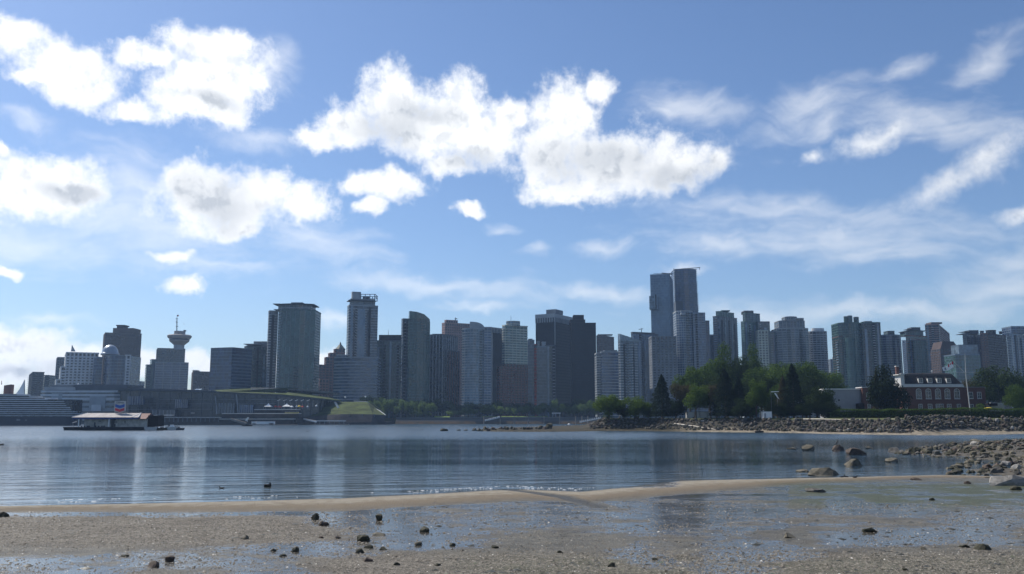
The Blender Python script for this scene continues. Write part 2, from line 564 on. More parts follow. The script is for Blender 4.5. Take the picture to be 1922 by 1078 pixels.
S = dict(
    res=dict(bays=1, glass='g_grey', band='lgrey', bh=1.0, fh=3.0, out=.25, pier='lgrey', pw=.5, ps=7, pd=.3),
    resb=dict(bays=1, glass='g_blue', band='steel', bh=.8, fh=3.0, out=.2, pier='steel', pw=.4, ps=5, pd=.25),
    resg=dict(bays=1, glass='g_green', band='greenish', bh=.9, fh=3.0, out=.22, pier='greenish', pw=.5, ps=5.5, pd=.3),
    resdg=dict(bays=1, glass='g_dgreen', band='greenish', bh=.7, fh=3.0, out=.2, pier='greenish', pw=.4, ps=5, pd=.3),
    hotel=dict(glass='g_dark', band='white', bh=1.75, fh=3.4, out=.5, pier='white', pw=1.9, ps=4.6, pd=.45),
    offd=dict(glass='g_dark', band='dgrey', bh=1.1, fh=3.8, out=.15, pier='dgrey', pw=.5, ps=3.2, pd=.3),
    brown=dict(glass='g_dark', band='brown', bh=1.5, fh=3.7, out=.15, pier='brown', pw=1.3, ps=3.0, pd=.3),
    black=dict(glass='g_black', band='black', bh=1.2, fh=3.9, out=.10, pier='black', pw=.5, ps=3.0, pd=.12),
    navy=dict(glass='g_navy', band='steel', bh=.45, fh=3.8, out=.08, pier='steel', pw=.15, ps=4, pd=.1),
    gofd=dict(bays=1, glass='g_dgreen', band='dgrey', bh=.9, fh=3.7, out=.15, pier='dgrey', pw=.4, ps=4, pd=.25),
    strip=dict(glass='g_dark', band='dgrey', bh=.8, fh=3.7, out=.05, pier='lgrey', pw=.9, ps=4.5, pd=.6),
    pink=dict(glass='g_dark', band='pink', bh=1.7, fh=3.7, out=.2, pier='pink', pw=1.4, ps=3.6, pd=.2),
    cream=dict(glass='g_green', band='cream', bh=1.15, fh=3.0, out=.45, pier='cream', pw=.5, ps=5, pd=.25),
    rbrown=dict(glass='g_dark', band='rbrown', bh=1.3, fh=3.0, out=.3, pier='rbrown', pw=1.2, ps=4.5, pd=.35),
    pale=dict(bays=1, glass='g_pale', band='lgrey', bh=.9, fh=3.0, out=.25, pier='lgrey', pw=.3, ps=4.5, pd=.2),
    skyg=dict(glass='g_sky', band='steel', bh=.35, fh=3.3, out=.06, pier='steel', pw=.15, ps=3.5, pd=.1),
    lowg=dict(glass='g_blue', band='lgrey', bh=1.5, fh=3.6, out=.2, pier=None),
)

# --- from the pier to the dome
t = bld('grey apartment tower with stacked balconies standing alone behind the white fabric sail', 70, 1250, 'apartment_tower')
p = diag(52, 58, 80, 1250, 65); z0, z1, fh = mass(t, p, 700, dict(S['res'], glass='g_dark', band='dgrey', pier='dgrey'))
balcony(t, p[3], p[0], z0, z1, fh, 0, 8, 1.8, 'white'); 
p2 = rect(80.5, 88.5, 1256, 20); z0, z1, fh = mass(t, p2, 706, dict(S['res'], glass='g_dark', band='dgrey', pier=None))
balcony(t, p2[1], p2[2], z0, z1, fh, 0, 12, 1.6, 'grey')
t = bld('slim grey slab tower tucked behind the stepped white hotel', 110, 1330)
mass(t, diag(101, 103, 124, 1330, 65), 672, dict(S['offd'], band='grey', pier='grey'))
t = bld('stepped white hotel with punched windows and a small sail sculpture on its roof', 150, 1080, 'hotel', 'hotel')
mass(t, diag(117, 119, 180, 1080, 70), 663, dict(S['hotel']))
mass(t, diag(109, 111, 121, 1078, 70), 690, dict(S['hotel']))
mass(t, diag(102, 104, 113, 1076, 70), 714, dict(S['hotel']))
b = MB(); c = P(137, 655, 1090)
b.add([P(133, 660, 1090), P(142, 660, 1090), P(135, 647, 1090), P(134, 660, 1096), P(141, 660, 1096)], [(0, 1, 2), (1, 4, 2), (4, 3, 2), (3, 0, 2), (0, 3, 4, 1)])
b.build('roof_sail', M['lgrey'], t)
t = bld('blue glass hotel wing with a round silver dome', 207, 1060, 'domed_tower', 'tower')
mass(t, bow(187, 234, 1060, 40, 9), 668, dict(S['navy'], bh=.4), top=.6)
mass(t, diag(172, 176, 188, 1066, 50), 672, dict(S['navy']))
mass(t, diag(231, 233, 240.5, 1064, 40), 668, dict(S['hotel'], fh=3.4))
b = MB(); c = P(206.5, 664, 1082); r = X(222, 1082) - X(193, 1082); r /= 2
b.lathe(c.x, 1082, [(r * 1.12, Z(667, 1082)), (r * 1.12, Z(663.5, 1082)), (r, Z(663.5, 1082))] + [(r * math.cos(a), Z(663.5, 1082) + r * 1.12 * math.sin(a)) for a in [R(k) for k in (0, 15, 30, 45, 60, 75, 88)]], 28)
M['dome'] = mat('silver_dome', (.30, .33, .36), .35, .1, .3, metal=.6)
b.build('dome', M['dome'], t, smooth=True)
t = bld('tall brown concrete tower with a small raised cap on the roof', 223, 1230)
p = diag(187, 190, 259, 1230, 66); mass(t, p, 626, dict(S['brown'], cap='brown'))
block(t, 'penthouse', rect(204, 243, 1245, 25), 628, 616, 'brown')
block(t, 'cap', rect(211, 224, 1250, 14), 617, 612, 'dbrown'); block(t, 'cap', rect(209.5, 225.5, 1249, 16), 612.2, 610, 'dbrown')
for x0, x1, y in ((256, 264, 717), (263, 270, 722)):
    t = bld('tiny grey block glimpsed in the gap beside the brown tower', x0, 1700, 'distant_block', 'building'); t['group'] = 'tiny blocks in the gap'
    mass(t, rect(x0, x1, 1700, 20), y, dict(S['offd'], band='lgrey', pier=None))
# --- lookout tower
t = bld('office block carrying a round flying-saucer lookout with a thin mast', 312, 1380, 'lookout_tower')
p = diag(287.5, 288.5, 350.5, 1380, 70); mass(t, p, 681, dict(glass='g_navy', band='steel', bh=1.2, fh=3.7, out=.2, pier='lgrey', pw=.6, ps=11, pd=.5))
mass(t, diag(289, 291, 343, 1386, 70), 655, dict(S['gofd'], band='dgrey'), y0=680)
mass(t, diag(278, 281, 296, 1384, 60), 676, dict(S['resg'], band='dgrey', pier=None))
mass(t, diag(270, 272, 284, 1383, 60), 686, dict(S['offd'], band='greenish', pier=None))
D = 1400; cx = X(331, D); r1 = (X(341, D) - X(321, D)) / 2
def prof(rows): return [((X(331 + h, D) - X(331, D)), Z(y, D)) for h, y in rows]
b = MB(); b.lathe(cx, D, prof([(9.6, 657), (9.6, 648)]), 20); b.build('neck', M['lgrey'], t)
M['pod'] = mat('pod_concrete', (.30, .27, .25), .7, .12, .3)
b = MB(); b.lathe(cx, D, prof([(9.6, 648.2), (13, 645), (17.5, 641.5), (18.5, 639.2)]), 32); b.build('lookout_pod', M['pod'], t, smooth=False)
b = MB(); b.lathe(cx, D, prof([(18.2, 639.3), (18.6, 636.5)]), 32); b.build('lookout_window', M['g_dark'], t)
b = MB(); b.lathe(cx, D, prof([(18.9, 636.6), (21.8, 633.5), (22, 630.5), (20, 629.2), (10, 628)]), 32); b.build('lookout_rim', M['pod'], t)
b = MB(); b.lathe(cx, D, prof([(10.2, 628.1), (10.2, 622)]), 16); b.build('plant_room', M['pod'], t)
b = MB(); b.box(X(339, D), X(342, D), D - 3, D + 3, Z(622.1, D), Z(620, D)); b.build('lift_head', M['dgrey'], t)
b = MB(); b.tube(P(332, 622.2, D), P(332, 600, D), .9, .6); b.tube(P(332, 600.2, D), P(332.3, 592, D), .35, .2)
b.build('mast', M['dgrey'], t)
for y in (613, 605, 598.5):
    b = MB(); b.tube(P(330, y, D), P(334, y, D), .55); b.build('crossbar', M['dgrey'], t)
b = MB(); q = P(332.3, 593, D); b.box(q.x - .1, q.x + 2.6, q.y - .1, q.y + .1, q.z - 1.0, q.z + 1.5); b.build('flag', M['red'], t)
t = bld('low brown block standing against the blue glass slab', 374, 1300)
mass(t, diag(358, 361, 394, 1300, 70), 699, dict(S['brown'], fh=3.6)); block(t, 'penthouse', rect(359, 368, 1308, 10), 698, 695, 'brown')
t = bld('angular blue glass slab with a plain flank and dark banded front', 432, 970)
p = diag(391.5, 432, 470, 970, 20); mass(t, p, 653, dict(S['navy'], glass='g_navy', bh=.3, pier=None), top=.5)
b = MB()
for i in range(int((Z(655, 970) - GROUND - 6) / 3.6)):
    z = GROUND + 3 + i * 3.6
    b.ebox(p[0], p[1], .5, (Vector(p[1]) - Vector(p[0])).length - .5, .02, .5, z, z + 1.2)
b.build('sunshade', M['steel'], t, 'stuff')
t = bld('greenish glass block with a thin cornice between the blue slab and the pale twin-topped tower', 478, 1000)
mass(t, diag(455, 460, 502, 1000, 60), 651, dict(S['gofd'])); block(t, 'cornice', rect(453, 482, 998, 22), 646.5, 645.3, 'lgrey'); block(t, 'penthouse', rect(472, 500, 1012, 18), 650, 641, 'grey')
# --- broad pale glass tower
t = bld('broad pale green glass tower with overhanging roof and white zigzag balconies', 542, 975, 'apartment_tower')
p1 = diag(498, 499.5, 516, 980, 70); mass(t, p1, 585, dict(S['pale'], glass='g_grey'))
p = bow(514, 584.5, 970, 34, 7); z0, z1, fh = mass(t, p, 583, dict(S['pale'], glass='g_green', band='greenish', fh=3.0, bh=.7))
balcony(t, p[0], p[1], z0, z1 + 6, fh, 2, 5.0, 1.9, 'white', 'g_pale')
balcony(t, p[4], p[5], z0, z1 - 60, fh, 0, 5.0, .9, 'dgrey', 'g_dark')
balcony(t, p1[0], p1[1], z0, z1 - 2, fh, 5, 8, .9, 'dgrey', 'g_dark')
mass(t, bow(514, 577, 974, 26, 5), 571, dict(S['pale'], glass='g_grey', fh=3.5), y0=583, top=.3)
block(t, 'roof_slab', bow(508, 582, 971, 32, 5), 571.2, 569.6, 'dgrey'); block(t, 'roof_fin', rect(505, 520, 971, 20), 570.9, 570.0, 'dgrey'); block(t, 'roof_fin', rect(507, 516, 968, 12), 581.2, 580.4, 'lgrey')
block(t, 'plant_room', rect(540, 562, 980, 10), 569.7, 567.8, 'dgrey')
# --- old stepped tower with the pointed roof
t = bld('old red brown stepped tower with a pointed green copper roof', 630, 1250)
mass(t, diag(582, 586, 632, 1250, 68), 686, dict(S['rbrown'], fh=3.6))
mass(t, diag(607, 610, 642, 1256, 68), 672, dict(S['rbrown'], fh=3.6)); mass(t, diag(614, 617, 645, 1260, 68), 664, dict(S['rbrown'], fh=3.6)); mass(t, diag(624, 627, 645.5, 1262, 60), 656, dict(S['rbrown'], fh=3.6), top=.8)
pp = diag(626.5, 634, 646, 1263, 45); c = sum((Vector(q) for q in pp), Vector((0, 0))) / 4
M['copper'] = mat('copper_roof', (.20, .19, .14), .6, .2, .3)
b = MB(); b.frustum(pp, [tuple(c + (Vector(q) - c) * .12) for q in pp], Z(655, 1263), Z(645, 1263)); b.build('pointed_roof', M['copper'], t)
b = MB(); b.frustum([tuple(c + (Vector(q) - c) * .2) for q in pp], [tuple(c + (Vector(q) - c) * .03) for q in pp], Z(645.6, 1263), Z(641, 1263)); b.build('lantern', M['dbrown'], t)
t = bld('low ornate red brown block at the foot of the pointed roof tower', 590, 1150, 'old_building', 'building')
mass(t, diag(580, 584, 612, 1150, 68), 716, dict(S['rbrown'], fh=3.6)); mass(t, diag(596, 599, 616, 1146, 60), 713, dict(S['pink'], fh=3.6))
# --- slender tower with the square roof frame
t = bld('slender grey glass tower with a square open frame on its roof', 678, 1040)
p = diag(648, 651, 705.5, 1040, 72); z0, z1, fh = mass(t, p, 574, dict(S['resb'], glass='g_grey', band='lgrey', bh=.7, fh=3.2, ps=9))
b = MB(); L = (Vector(p[1]) - Vector(p[0])).length
b.ebox(p[0], p[1], L * .30, L * .56, .05, 1.1, z0, z1 - 4); b.build('glass_bay', M['g_sky'], t)
b = MB(); b.ebox(p[0], p[1], L * .16, L * .24, .05, .5, z0, z1 - 6); b.ebox(p[0], p[1], L * .62, L * .68, .05, .5, z0, z1 - 6); b.build('recess_strip', M['g_dark'], t)
mass(t, diag(652, 654, 700, 1044, 72), 561, dict(S['resb'], glass='g_grey', band='lgrey'), y0=574, top=.3)
block(t, 'cornice', diag(646, 650, 703, 1038, 72), 563.5, 562.5, 'dgrey')
block(t, 'lift_tower', diag(654.5, 656, 673, 1046, 72), 562.4, 547.5, 'lgrey')
b = MB(); D = 1050
for xx in (673, 681, 690, 699):
    for yy in (D, D + 20): b.box(X(xx, D) - .4, X(xx, D) + .4, yy - .4, yy + .4, Z(562.3, D), Z(553.2, D))
for y in (553.2, 557.5):
    b.box(X(672.5, D), X(699.6, D), D - .5, D + .5, Z(y, D), Z(y - 1, D)); b.box(X(672.5, D), X(699.6, D), D + 19.5, D + 20.5, Z(y, D), Z(y - 1, D))
    b.box(X(699, D), X(699, D) + .9, D + .5, D + 19.5, Z(y, D), Z(y - 1, D)); 
b.build('roof_frame', M['steel'], t)
block(t, 'plant_room', rect(676, 688, 1054, 9), 562.3, 556, 'dgrey')
mass(t, bow(623.5, 706, 1026, 30, 6), 672, dict(S['lowg'], fh=3.7, bh=1.4), wall='podium_wall')
mass(t, rect(630, 648, 1034, 16), 667, dict(S['lowg'], band='white', fh=3.7), y0=671, top=.6, wall='podium_wall')
# --- middle of the skyline
t = bld('broad dark slab with a black top storey next to the framed slender tower', 733, 1080)
mass(t, rect(704, 764, 1080, 30), 641, dict(S['gofd'])); mass(t, rect(709, 763.5, 1083, 26), 631, dict(S['black']), y0=640)
mast(t, 729, 1090, 631, 620, .3)
t = bld('dark green glass tower with a curved crest cut down towards one side', 786, 1000)
mass(t, diag(751.5, 754, 775, 1012, 68), 600, dict(S['gofd'], glass='g_grey', band='grey'))
p = [(X(764, 1000), 1004), (X(766, 998), 998), (X(781, 1000), 998), (X(794, 1000), 1000), (X(804.5, 1006), 1006), (X(805, 1030), 1030), (X(764, 1030), 1030)]
z0, z1, fh = mass(t, p, 600, dict(S['resdg'], fh=3.2), top=0)
M['g_crest'] = glass('crest_glass', (.03, .075, .06), rough=.1)
b = MB(); zt = [Z(y, 1000) for y in (584.5, 584.3, 586, 590, 598, 598, 585)]
b.prism(p, Z(600, 1000) - .04, zt); b.build('crest', M['g_crest'], t)
t = bld('dark tower striped by tall light fins beside the curved green glass tower', 834, 1090)
p = diag(806, 830, 858, 1090, 25); mass(t, p, 629, dict(S['strip'])); mass(t, diag(840, 844, 862, 1086, 40), 660, dict(S['strip'], pier='rbrown'))
block(t, 'penthouse', rect(810, 828, 1104, 12), 628, 626.8, 'grey')
t = bld('pinkish granite tower with a stepped roof and rooftop aerial behind the curved pale tower', 856, 1350)
p = diag(828, 834, 884, 1350, 62); mass(t, p, 607, dict(S['pink'])); mass(t, diag(833, 836, 858, 1358, 62), 602, dict(S['pink']), y0=606); mast(t, 854.5, 1365, 602, 596, .8)
b = MB(); b.box(X(852.5, 1365), X(857, 1365), 1364, 1366, Z(599.5, 1365), Z(598, 1365)); b.build('aerial', M['dgrey'], t)
t = bld('pale blue glass apartment tower with a bowed front and barrel-curved crown', 893, 1000, 'apartment_tower')
p = bow(866, 909, 1000, 30, 8); z0, z1, fh = mass(t, p, 618, dict(S['pale'], glass='g_pale', band='lgrey'))
p2 = rect(908, 922, 1006, 26); mass(t, p2, 616, dict(S['pale'], glass='g_blue'))
balcony(t, p[6], p[7], z0, z1, fh, .5, 4.5, 1.0, 'dgrey', 'g_dark')
n = 12; b = MB(); D = 1004; xa, xb = X(881, D), X(909.5, D)
arc = [(xa + (xb - xa) * i / n, Z(618, D) + (Z(604, D) - Z(618, D)) * (1 - (i / n) ** 2.6) ** .5) for i in range(n + 1)] + [(xb, Z(619, D)), (xa, Z(619, D))]
b.add([(x, D, z) for x, z in arc] + [(x, D + 22, z) for x, z in arc], [tuple(range(len(arc) - 1, -1, -1)), tuple(range(len(arc), 2 * len(arc)))] + [(i, (i + 1) % len(arc), len(arc) + (i + 1) % len(arc), len(arc) + i) for i in range(len(arc))])
b.build('barrel_crown', M['lgrey'], t)
t = bld('black office tower with a pale slatted top storey and white corner edge', 930, 1200)
p = diag(908, 922, 946, 1200, 40); mass(t, p, 624, dict(S['black'])); mass(t, diag(907, 922, 947, 1198, 40), 616, dict(glass='g_dark', band=None, pier='lgrey', pw=1.2, ps=3, pd=.5, cap='lgrey'), y0=624.5)
b = MB(); b.ebox(p[0], p[1], 0, 1.6, .31, .7, GROUND, Z(625, 1200)); b.build('corner_fin', M['white'], t)
t = bld('cream apartment tower with a glass lantern top and red brown lower storeys', 967, 1010, 'apartment_tower')
p = diag(943, 948, 990, 1010, 60); z0, z1, fh = mass(t, p, 612, dict(S['cream']), y0=684)
mass(t, diag(942.5, 947, 990.5, 1009, 60), 684.5, dict(S['rbrown']), top=.5)
mass(t, diag(933, 938, 950, 1006, 60), 688, dict(S['rbrown']), top=.5)
balcony(t, p[0], p[1], z0, z1, fh, 2, 6, 1.2, 'cream'); balcony(t, p[3], p[0], z0, z1, fh, 1, 6, 1.3, 'white')
mass(t, oval(950, 976, 1014, .8, 16), 603, dict(S['pale'], glass='g_pale', band='cream', fh=3.2), y0=612, top=.3)
mast(t, 959, 1020, 602, 593, .25)
t = bld('low blue glass building with a red vertical stripe', 1004, 1060)
mass(t, rect(991, 1003.5, 1060, 26), 640, dict(S['navy'], glass='g_blue')); mass(t, rect(1003.2, 1007.2, 1056, 26), 648, dict(glass='g_dark', band='red', bh=2.6, fh=3.6, out=.1, pier=None, cap='red'))
mass(t, rect(1007, 1026, 1058, 26), 652, dict(S['navy'], glass='g_grey')); mass(t, rect(1009, 1013, 1064, 12), 641, dict(S['pale']), y0=652, top=.3); mass(t, rect(1018, 1025, 1064, 12), 642, dict(S['pale']), y0=652, top=.3)
mass(t, rect(1024, 1043, 1062, 26), 650, dict(S['gofd'])); block(t, 'penthouse', rect(992, 1000, 1068, 10), 639, 636, 'grey')
t = bld('huge near-black tower with a pale slotted crown and a darker stepped wing', 1062, 1150)
p = diag(1006, 1042, 1079, 1150, 30); mass(t, p, 604, dict(S['black']))
mass(t, diag(1005.5, 1042, 1079.5, 1149, 30), 595.5, dict(glass='g_dark', band=None, pier='lgrey', pw=1.3, ps=3.4, pd=.5), y0=604.5, top=0)
block(t, 'crown', diag(1005, 1042, 1080, 1148, 30), 595.7, 588.5, 'lgrey'); block(t, 'penthouse', diag(1026, 1044, 1058, 1156, 30), 588.3, 580.5, 'grey')
b = MB(); b.ebox(p[0], p[1], -1.0, .8, .28, .75, GROUND, Z(604, 1150)); b.build('corner_fin', M['lgrey'], t)
mass(t, rect(1074, 1120, 1128, 26), 608, dict(S['black'])); mass(t, rect(1072, 1100, 1136, 24), 602, dict(S['black']), y0=608)
mass(t, rect(1078, 1097.5, 1142, 18), 592, dict(S['black'], cap='grey'), y0=602, top=.4)
t = bld('small round-cornered brown tower peeping over lower blocks', 1138, 1400)
mass(t, diag(1121, 1132, 1154, 1400, 35), 631, dict(S['brown'], fh=3.6)); block(t, 'penthouse', rect(1124, 1152, 1408, 14), 629, 627.6, 'dbrown')
t = bld('mid-rise blue grey banded office next to the huge black tower', 1140, 1070)
mass(t, rect(1121, 1131, 1072, 26), 664, dict(S['pale'], glass='g_grey')); mass(t, rect(1130, 1164, 1068, 28), 662, dict(S['lowg'], fh=3.6, bh=1.2)); mass(t, rect(1136, 1160, 1072, 18), 658, dict(S['pale']), y0=662, top=.4)
t = bld('grey glass tower with a slanting white roof edge', 1184, 1020)
p = diag(1162, 1166, 1205, 1020, 64); z0, z1, fh = mass(t, p, 640, dict(S['resb'], glass='g_grey', band='lgrey'), top=0)
balcony(t, p[0], p[1], z0, z1, fh, 7, 11, 1.0, 'dgrey', 'g_dark'); balcony(t, p[0], p[1], z0, z1, fh, 15, 17, .6, 'white', 'g_pale')
b = MB(); zs = [Z(y, 1020) for y in (627, 638, 638, 626)]; b.prism(outset(p, .2), z1 - .04, zs); b.build('sloped_top', M['g_pale'], t)
t = bld('wide grey blue tower with a rooftop crane arm behind the slant-roofed tower', 1222, 1080)
p = diag(1187, 1191, 1238, 1080, 66); z0, z1, fh = mass(t, p, 627, dict(S['resb'], glass='g_blue', band='dgrey')); block(t, 'cornice', diag(1186, 1190, 1232, 1079, 66), 624.5, 623, 'dgrey'); mast(t, 1204, 1090, 624, 616, .5); b = MB(); b.tube(P(1199, 618.5, 1090), P(1207, 617.5, 1090), .4); b.build('crane_arm', M['dgrey'], t)
balcony(t, p[0], p[1], z0, z1, fh, 10, 14, .8, 'dgrey', 'g_dark')
t = bld('punched-window grey apartment block in front of the tallest pair', 1250, 1040, 'apartment_tower')
mass(t, rect(1226, 1272, 1040, 24), 633, dict(glass='g_dark', band='grey', bh=1.6, fh=3.0, out=.2, pier='grey', pw=2.2, ps=5, pd=.25)); 
t = bld('tall pale blue glass tower with a square notch box and rooftop crane', 1247, 1190)
p = diag(1225.5, 1262, 1268.5, 1190, 14); mass(t, p, 516, dict(S['skyg'])); 
p2 = [(X(1223.5, 1186), 1189), (X(1238, 1186), 1184), (X(1238.5, 1200), 1200), (X(1223.5, 1200), 1200)]
mass(t, p2, 555.5, dict(S['skyg'], glass='g_pale'), y0=580, top=.3, wall='notch_box')
b = MB(); b.ebox(p2[0], p2[1], 8.6, 9.8, .1, .8, Z(580, 1186), Z(553, 1186)); b.build('notch_edge', M['black'], t)
b = MB(); b.tube(P(1242, 513, 1200), P(1262, 515, 1200), .8); b.tube(P(1257, 516.5, 1200), P(1257, 513, 1200), .6); b.build('crane_arm', M['dgrey'], t)
b = MB()
for xx in (1227, 1234, 1241, 1248, 1255, 1262, 1266): b.tube(P(xx, 516.4, 1200), P(xx, 513.4, 1200), .25)
b.tube(P(1227, 513.6, 1200), P(1266, 513.2, 1200), .3); b.build('roof_rail', M['steel'], t)
t = bld('tallest dark twisting tower with saw-tooth balcony edges', 1296, 1290)
D = 1290
for k in range(9):
    ya, yb = 705 - k * 22.2, 705 - (k + 1) * 22.2
    w0, w1 = 1272.5 + .0 * k, 1319.5 - .55 * k
    p = bow(w0 + .12 * k, w1, D, 34, 5, 5)
    z0, z1, fh = mass(t, p, yb, dict(S['resb'], glass='g_navy', band='dgrey', fh=3.1, bh=.6, pier=None), y0=ya, D=D, top=0 if k < 8 else .5)
    balcony(t, p[7], p[0], z0, z1 + 3.2, fh, 28, 34, 1.7, 'white', 'g_pale'); balcony(t, p[5], p[6], z0, z1 + 3, fh, 0, 4, 1.2, 'dgrey', 'g_dark')
b = MB(); b.tube(P(1278, 505, D + 4), P(1314, 502.5, D + 4), .6); b.tube(P(1313, 507, D + 4), P(1313, 501.5, D + 4), .4); b.tube(P(1300, 505, D + 4), P(1300, 503.5, D + 4), .4); b.build('roof_rail', M['lgrey'], t)
t = bld('stepped blue and grey apartment tower at the foot of the twisting tower', 1302, 1070, 'apartment_tower')
p = bow(1275, 1306, 1070, 26, 6); z0, z1, fh = mass(t, p, 585, dict(S['res'], glass='g_blue', band='lgrey', bh=.8))
mass(t, rect(1283, 1291, 1066, 20), 584, dict(S['pale'], glass='g_sky'), y0=592, top=.4); 
mass(t, rect(1305, 1328, 1072, 26), 589, dict(S['resb'], glass='g_blue')); mass(t, rect(1327.5, 1335.5, 1076, 22), 604, dict(S['resb'], glass='g_navy', band='dgrey'))
block(t, 'penthouse', rect(1273, 1286, 1088, 14), 600, 566, 'dgrey'); balcony(t, p[4], p[5], z0, z1, fh, 0, 5, 1.2, 'dgrey', 'g_dark')
t = bld('small flat grey roof block between the twisting tower and the green-topped tower', 1340, 1180, 'mid_rise', 'building')
mass(t, rect(1330, 1352, 1180, 20), 630, dict(S['resb'], glass='g_grey', band='dgrey', cap='lgrey'))
# --- beyond the island
t = bld('dark grey tower with a green cap and red-lined balconies rising behind the tall trees', 1366, 1150, 'apartment_tower')
p = diag(1343, 1351, 1388, 1150, 50); z0, z1, fh = mass(t, p, 595, dict(S['resb'], glass='g_grey', band='dgrey')); balcony(t, p[3], p[0], z0, z1, fh, 1, 7, 1.6, 'rbrown'); balcony(t, p[1], p[2], z0, z1, fh, 0, 6, 1.6, 'grey')
mass(t, diag(1349, 1354, 1383, 1154, 50), 585, dict(S['resg'], glass='g_green'), y0=594, top=.6); block(t, 'cap', rect(1360, 1376, 1162, 10), 584.5, 582.5, 'greenish')
t = bld('grey green tower with an open-framed top and a cream gridded wing', 1424, 1130, 'apartment_tower')
mass(t, diag(1396, 1402, 1430, 1130, 62), 605, dict(S['resg'])); mass(t, diag(1400, 1405, 1432, 1134, 62), 589, dict(S['resg'], glass='g_grey'), y0=605)
mass(t, rect(1428, 1450, 1134, 26), 605.5, dict(S['resg'], glass='g_grey', cap='dgrey')); mass(t, rect(1428, 1446, 1124, 12), 622, dict(glass='g_dark', band='cream', bh=1.4, fh=3.2, out=.2, pier='cream', pw=1.6, ps=4, pd=.22))
mass(t, rect(1449, 1463, 1136, 24), 624, dict(S['resb'], glass='g_green')); mass(t, rect(1403, 1420, 1140, 14), 584.5, dict(glass='g_dark', band=None, pier='dgrey', pw=1, ps=5, pd=.4), y0=589, top=.8)
t = bld('rounded grey tower with stacked setback tiers on top', 1498, 1120, 'apartment_tower')
p = bow(1468, 1527, 1120, 34, 9); z0, z1, fh = mass(t, p, 617, dict(S['res'], glass='g_grey', band='lgrey', bh=.7)); mass(t, bow(1471, 1520, 1126, 26, 7), 603, dict(S['res'], glass='g_grey', band='grey'), y0=616); mass(t, bow(1482, 1504, 1130, 18, 4), 596, dict(S['res'], glass='g_grey', band='grey'), y0=603); mass(t, rect(1498, 1515, 1132, 14), 599, dict(S['res']), y0=603)
balcony(t, p[2], p[3], z0, z1, fh, 0, 5, 1.2, 'lgrey', 'g_dark'); balcony(t, p[5], p[6], z0, z1, fh, 0, 5, 1.2, 'dgrey', 'g_dark')
t = bld('pale cylindrical tower with a flat white drum on top', 1545, 1180, 'apartment_tower')
p = oval(1527, 1562, 1180, .8, 16); z0, z1, fh = mass(t, p, 623, dict(S['res'], glass='g_dark', band='lgrey', bh=1.2)); block(t, 'drum', oval(1532, 1556, 1184, .8, 16), 622, 616, 'white')
balcony(t, p[8], p[9], z0, z1, fh, 0, 4, 1.4, 'white')
t = bld('low grey block with a small hut on the roof seen in the gap', 1576, 1350, 'mid_rise', 'building')
mass(t, rect(1562, 1588, 1350, 20), 676, dict(S['resb'], glass='g_grey', band='grey')); block(t, 'penthouse', rect(1570, 1581, 1355, 10), 675, 670, 'grey')
t = bld('massive dark green glass tower with three light roof drums', 1622, 1060, 'apartment_tower')
p = bow(1584.5, 1626, 1060, 30, 8); z0, z1, fh = mass(t, p, 607, dict(S['resdg'])); mass(t, rect(1580, 1587, 1064, 22), 633, dict(S['resdg'], band='dbrown')); balcony(t, rect(1580, 1587, 1064, 22)[3], rect(1580, 1587, 1064, 22)[0], GROUND, Z(636, 1060), 3.0, 14, 21, 1.3, 'grey')
mass(t, rect(1625, 1660, 1066, 28), 607, dict(S['resdg'], glass='g_dark')); block(t, 'penthouse', rect(1631, 1645, 1072, 12), 605, 603, 'dgrey')
mass(t, bow(1596, 1612, 1054, 16, 4), 634, dict(S['resg'], glass='g_green'), top=.3, wall='bay_window')
for x0, x1, y in ((1593, 1599, 595), (1600, 1609, 593.5), (1612, 1621, 596)):
    mass(t, oval(x0, x1, 1072, .9, 12), y, dict(glass='g_pale', band=None, pier='greenish', pw=.8, ps=4, pd=.3, fh=6), y0=606, top=.7, wall='roof_drum')
block(t, 'roof_slab', rect(1651, 1660.5, 1065, 20), 611, 609.8, 'dgrey')
t = bld('dark blue green tower with a square rooftop plant room beside the massive green tower', 1682, 1100, 'apartment_tower')
mass(t, bow(1660, 1702, 1100, 28, 7), 630, dict(S['resdg'], glass='g_navy', band='steel')); mass(t, rect(1673.5, 1686, 1108, 12), 622, dict(S['resdg'], glass='g_dark'), y0=629, top=.5)
t = bld('narrow white gridded strip of building shining in the gap between two dark towers', 1707, 1420, 'apartment_tower')
mass(t, diag(1699.5, 1711.5, 1714, 1420, 24), 640, dict(glass='g_pale', band='white', bh=2.4, fh=3.4, out=.3, pier='white', pw=2.4, ps=5, pd=.3))
t = bld('dark tower with two thin flat roof wings below the taller brown grey tower', 1730, 1070, 'apartment_tower')
mass(t, diag(1707, 1710, 1748, 1070, 66), 631, dict(S['resdg'], band='rbrown', pier=None)); mass(t, bow(1712, 1744, 1074, 22, 5), 622, dict(S['resdg'], glass='g_grey'), y0=630); block(t, 'roof_slab', rect(1710, 1748, 1072, 24), 621.4, 620.6, 'dgrey'); block(t, 'roof_slab', rect(1713, 1726, 1073, 14), 618, 617.4, 'dgrey'); block(t, 'penthouse', rect(1719, 1736, 1080, 12), 621, 614.5, 'dgrey')
p = bow(1724, 1748, 1066, 14, 4); mass(t, p, 640, dict(S['resdg'], glass='g_dgreen', band='dgrey'), wall='bay_window')
t = bld('taller brown grey tower with a white balcony strip behind the winged roof tower', 1768, 1200, 'apartment_tower')
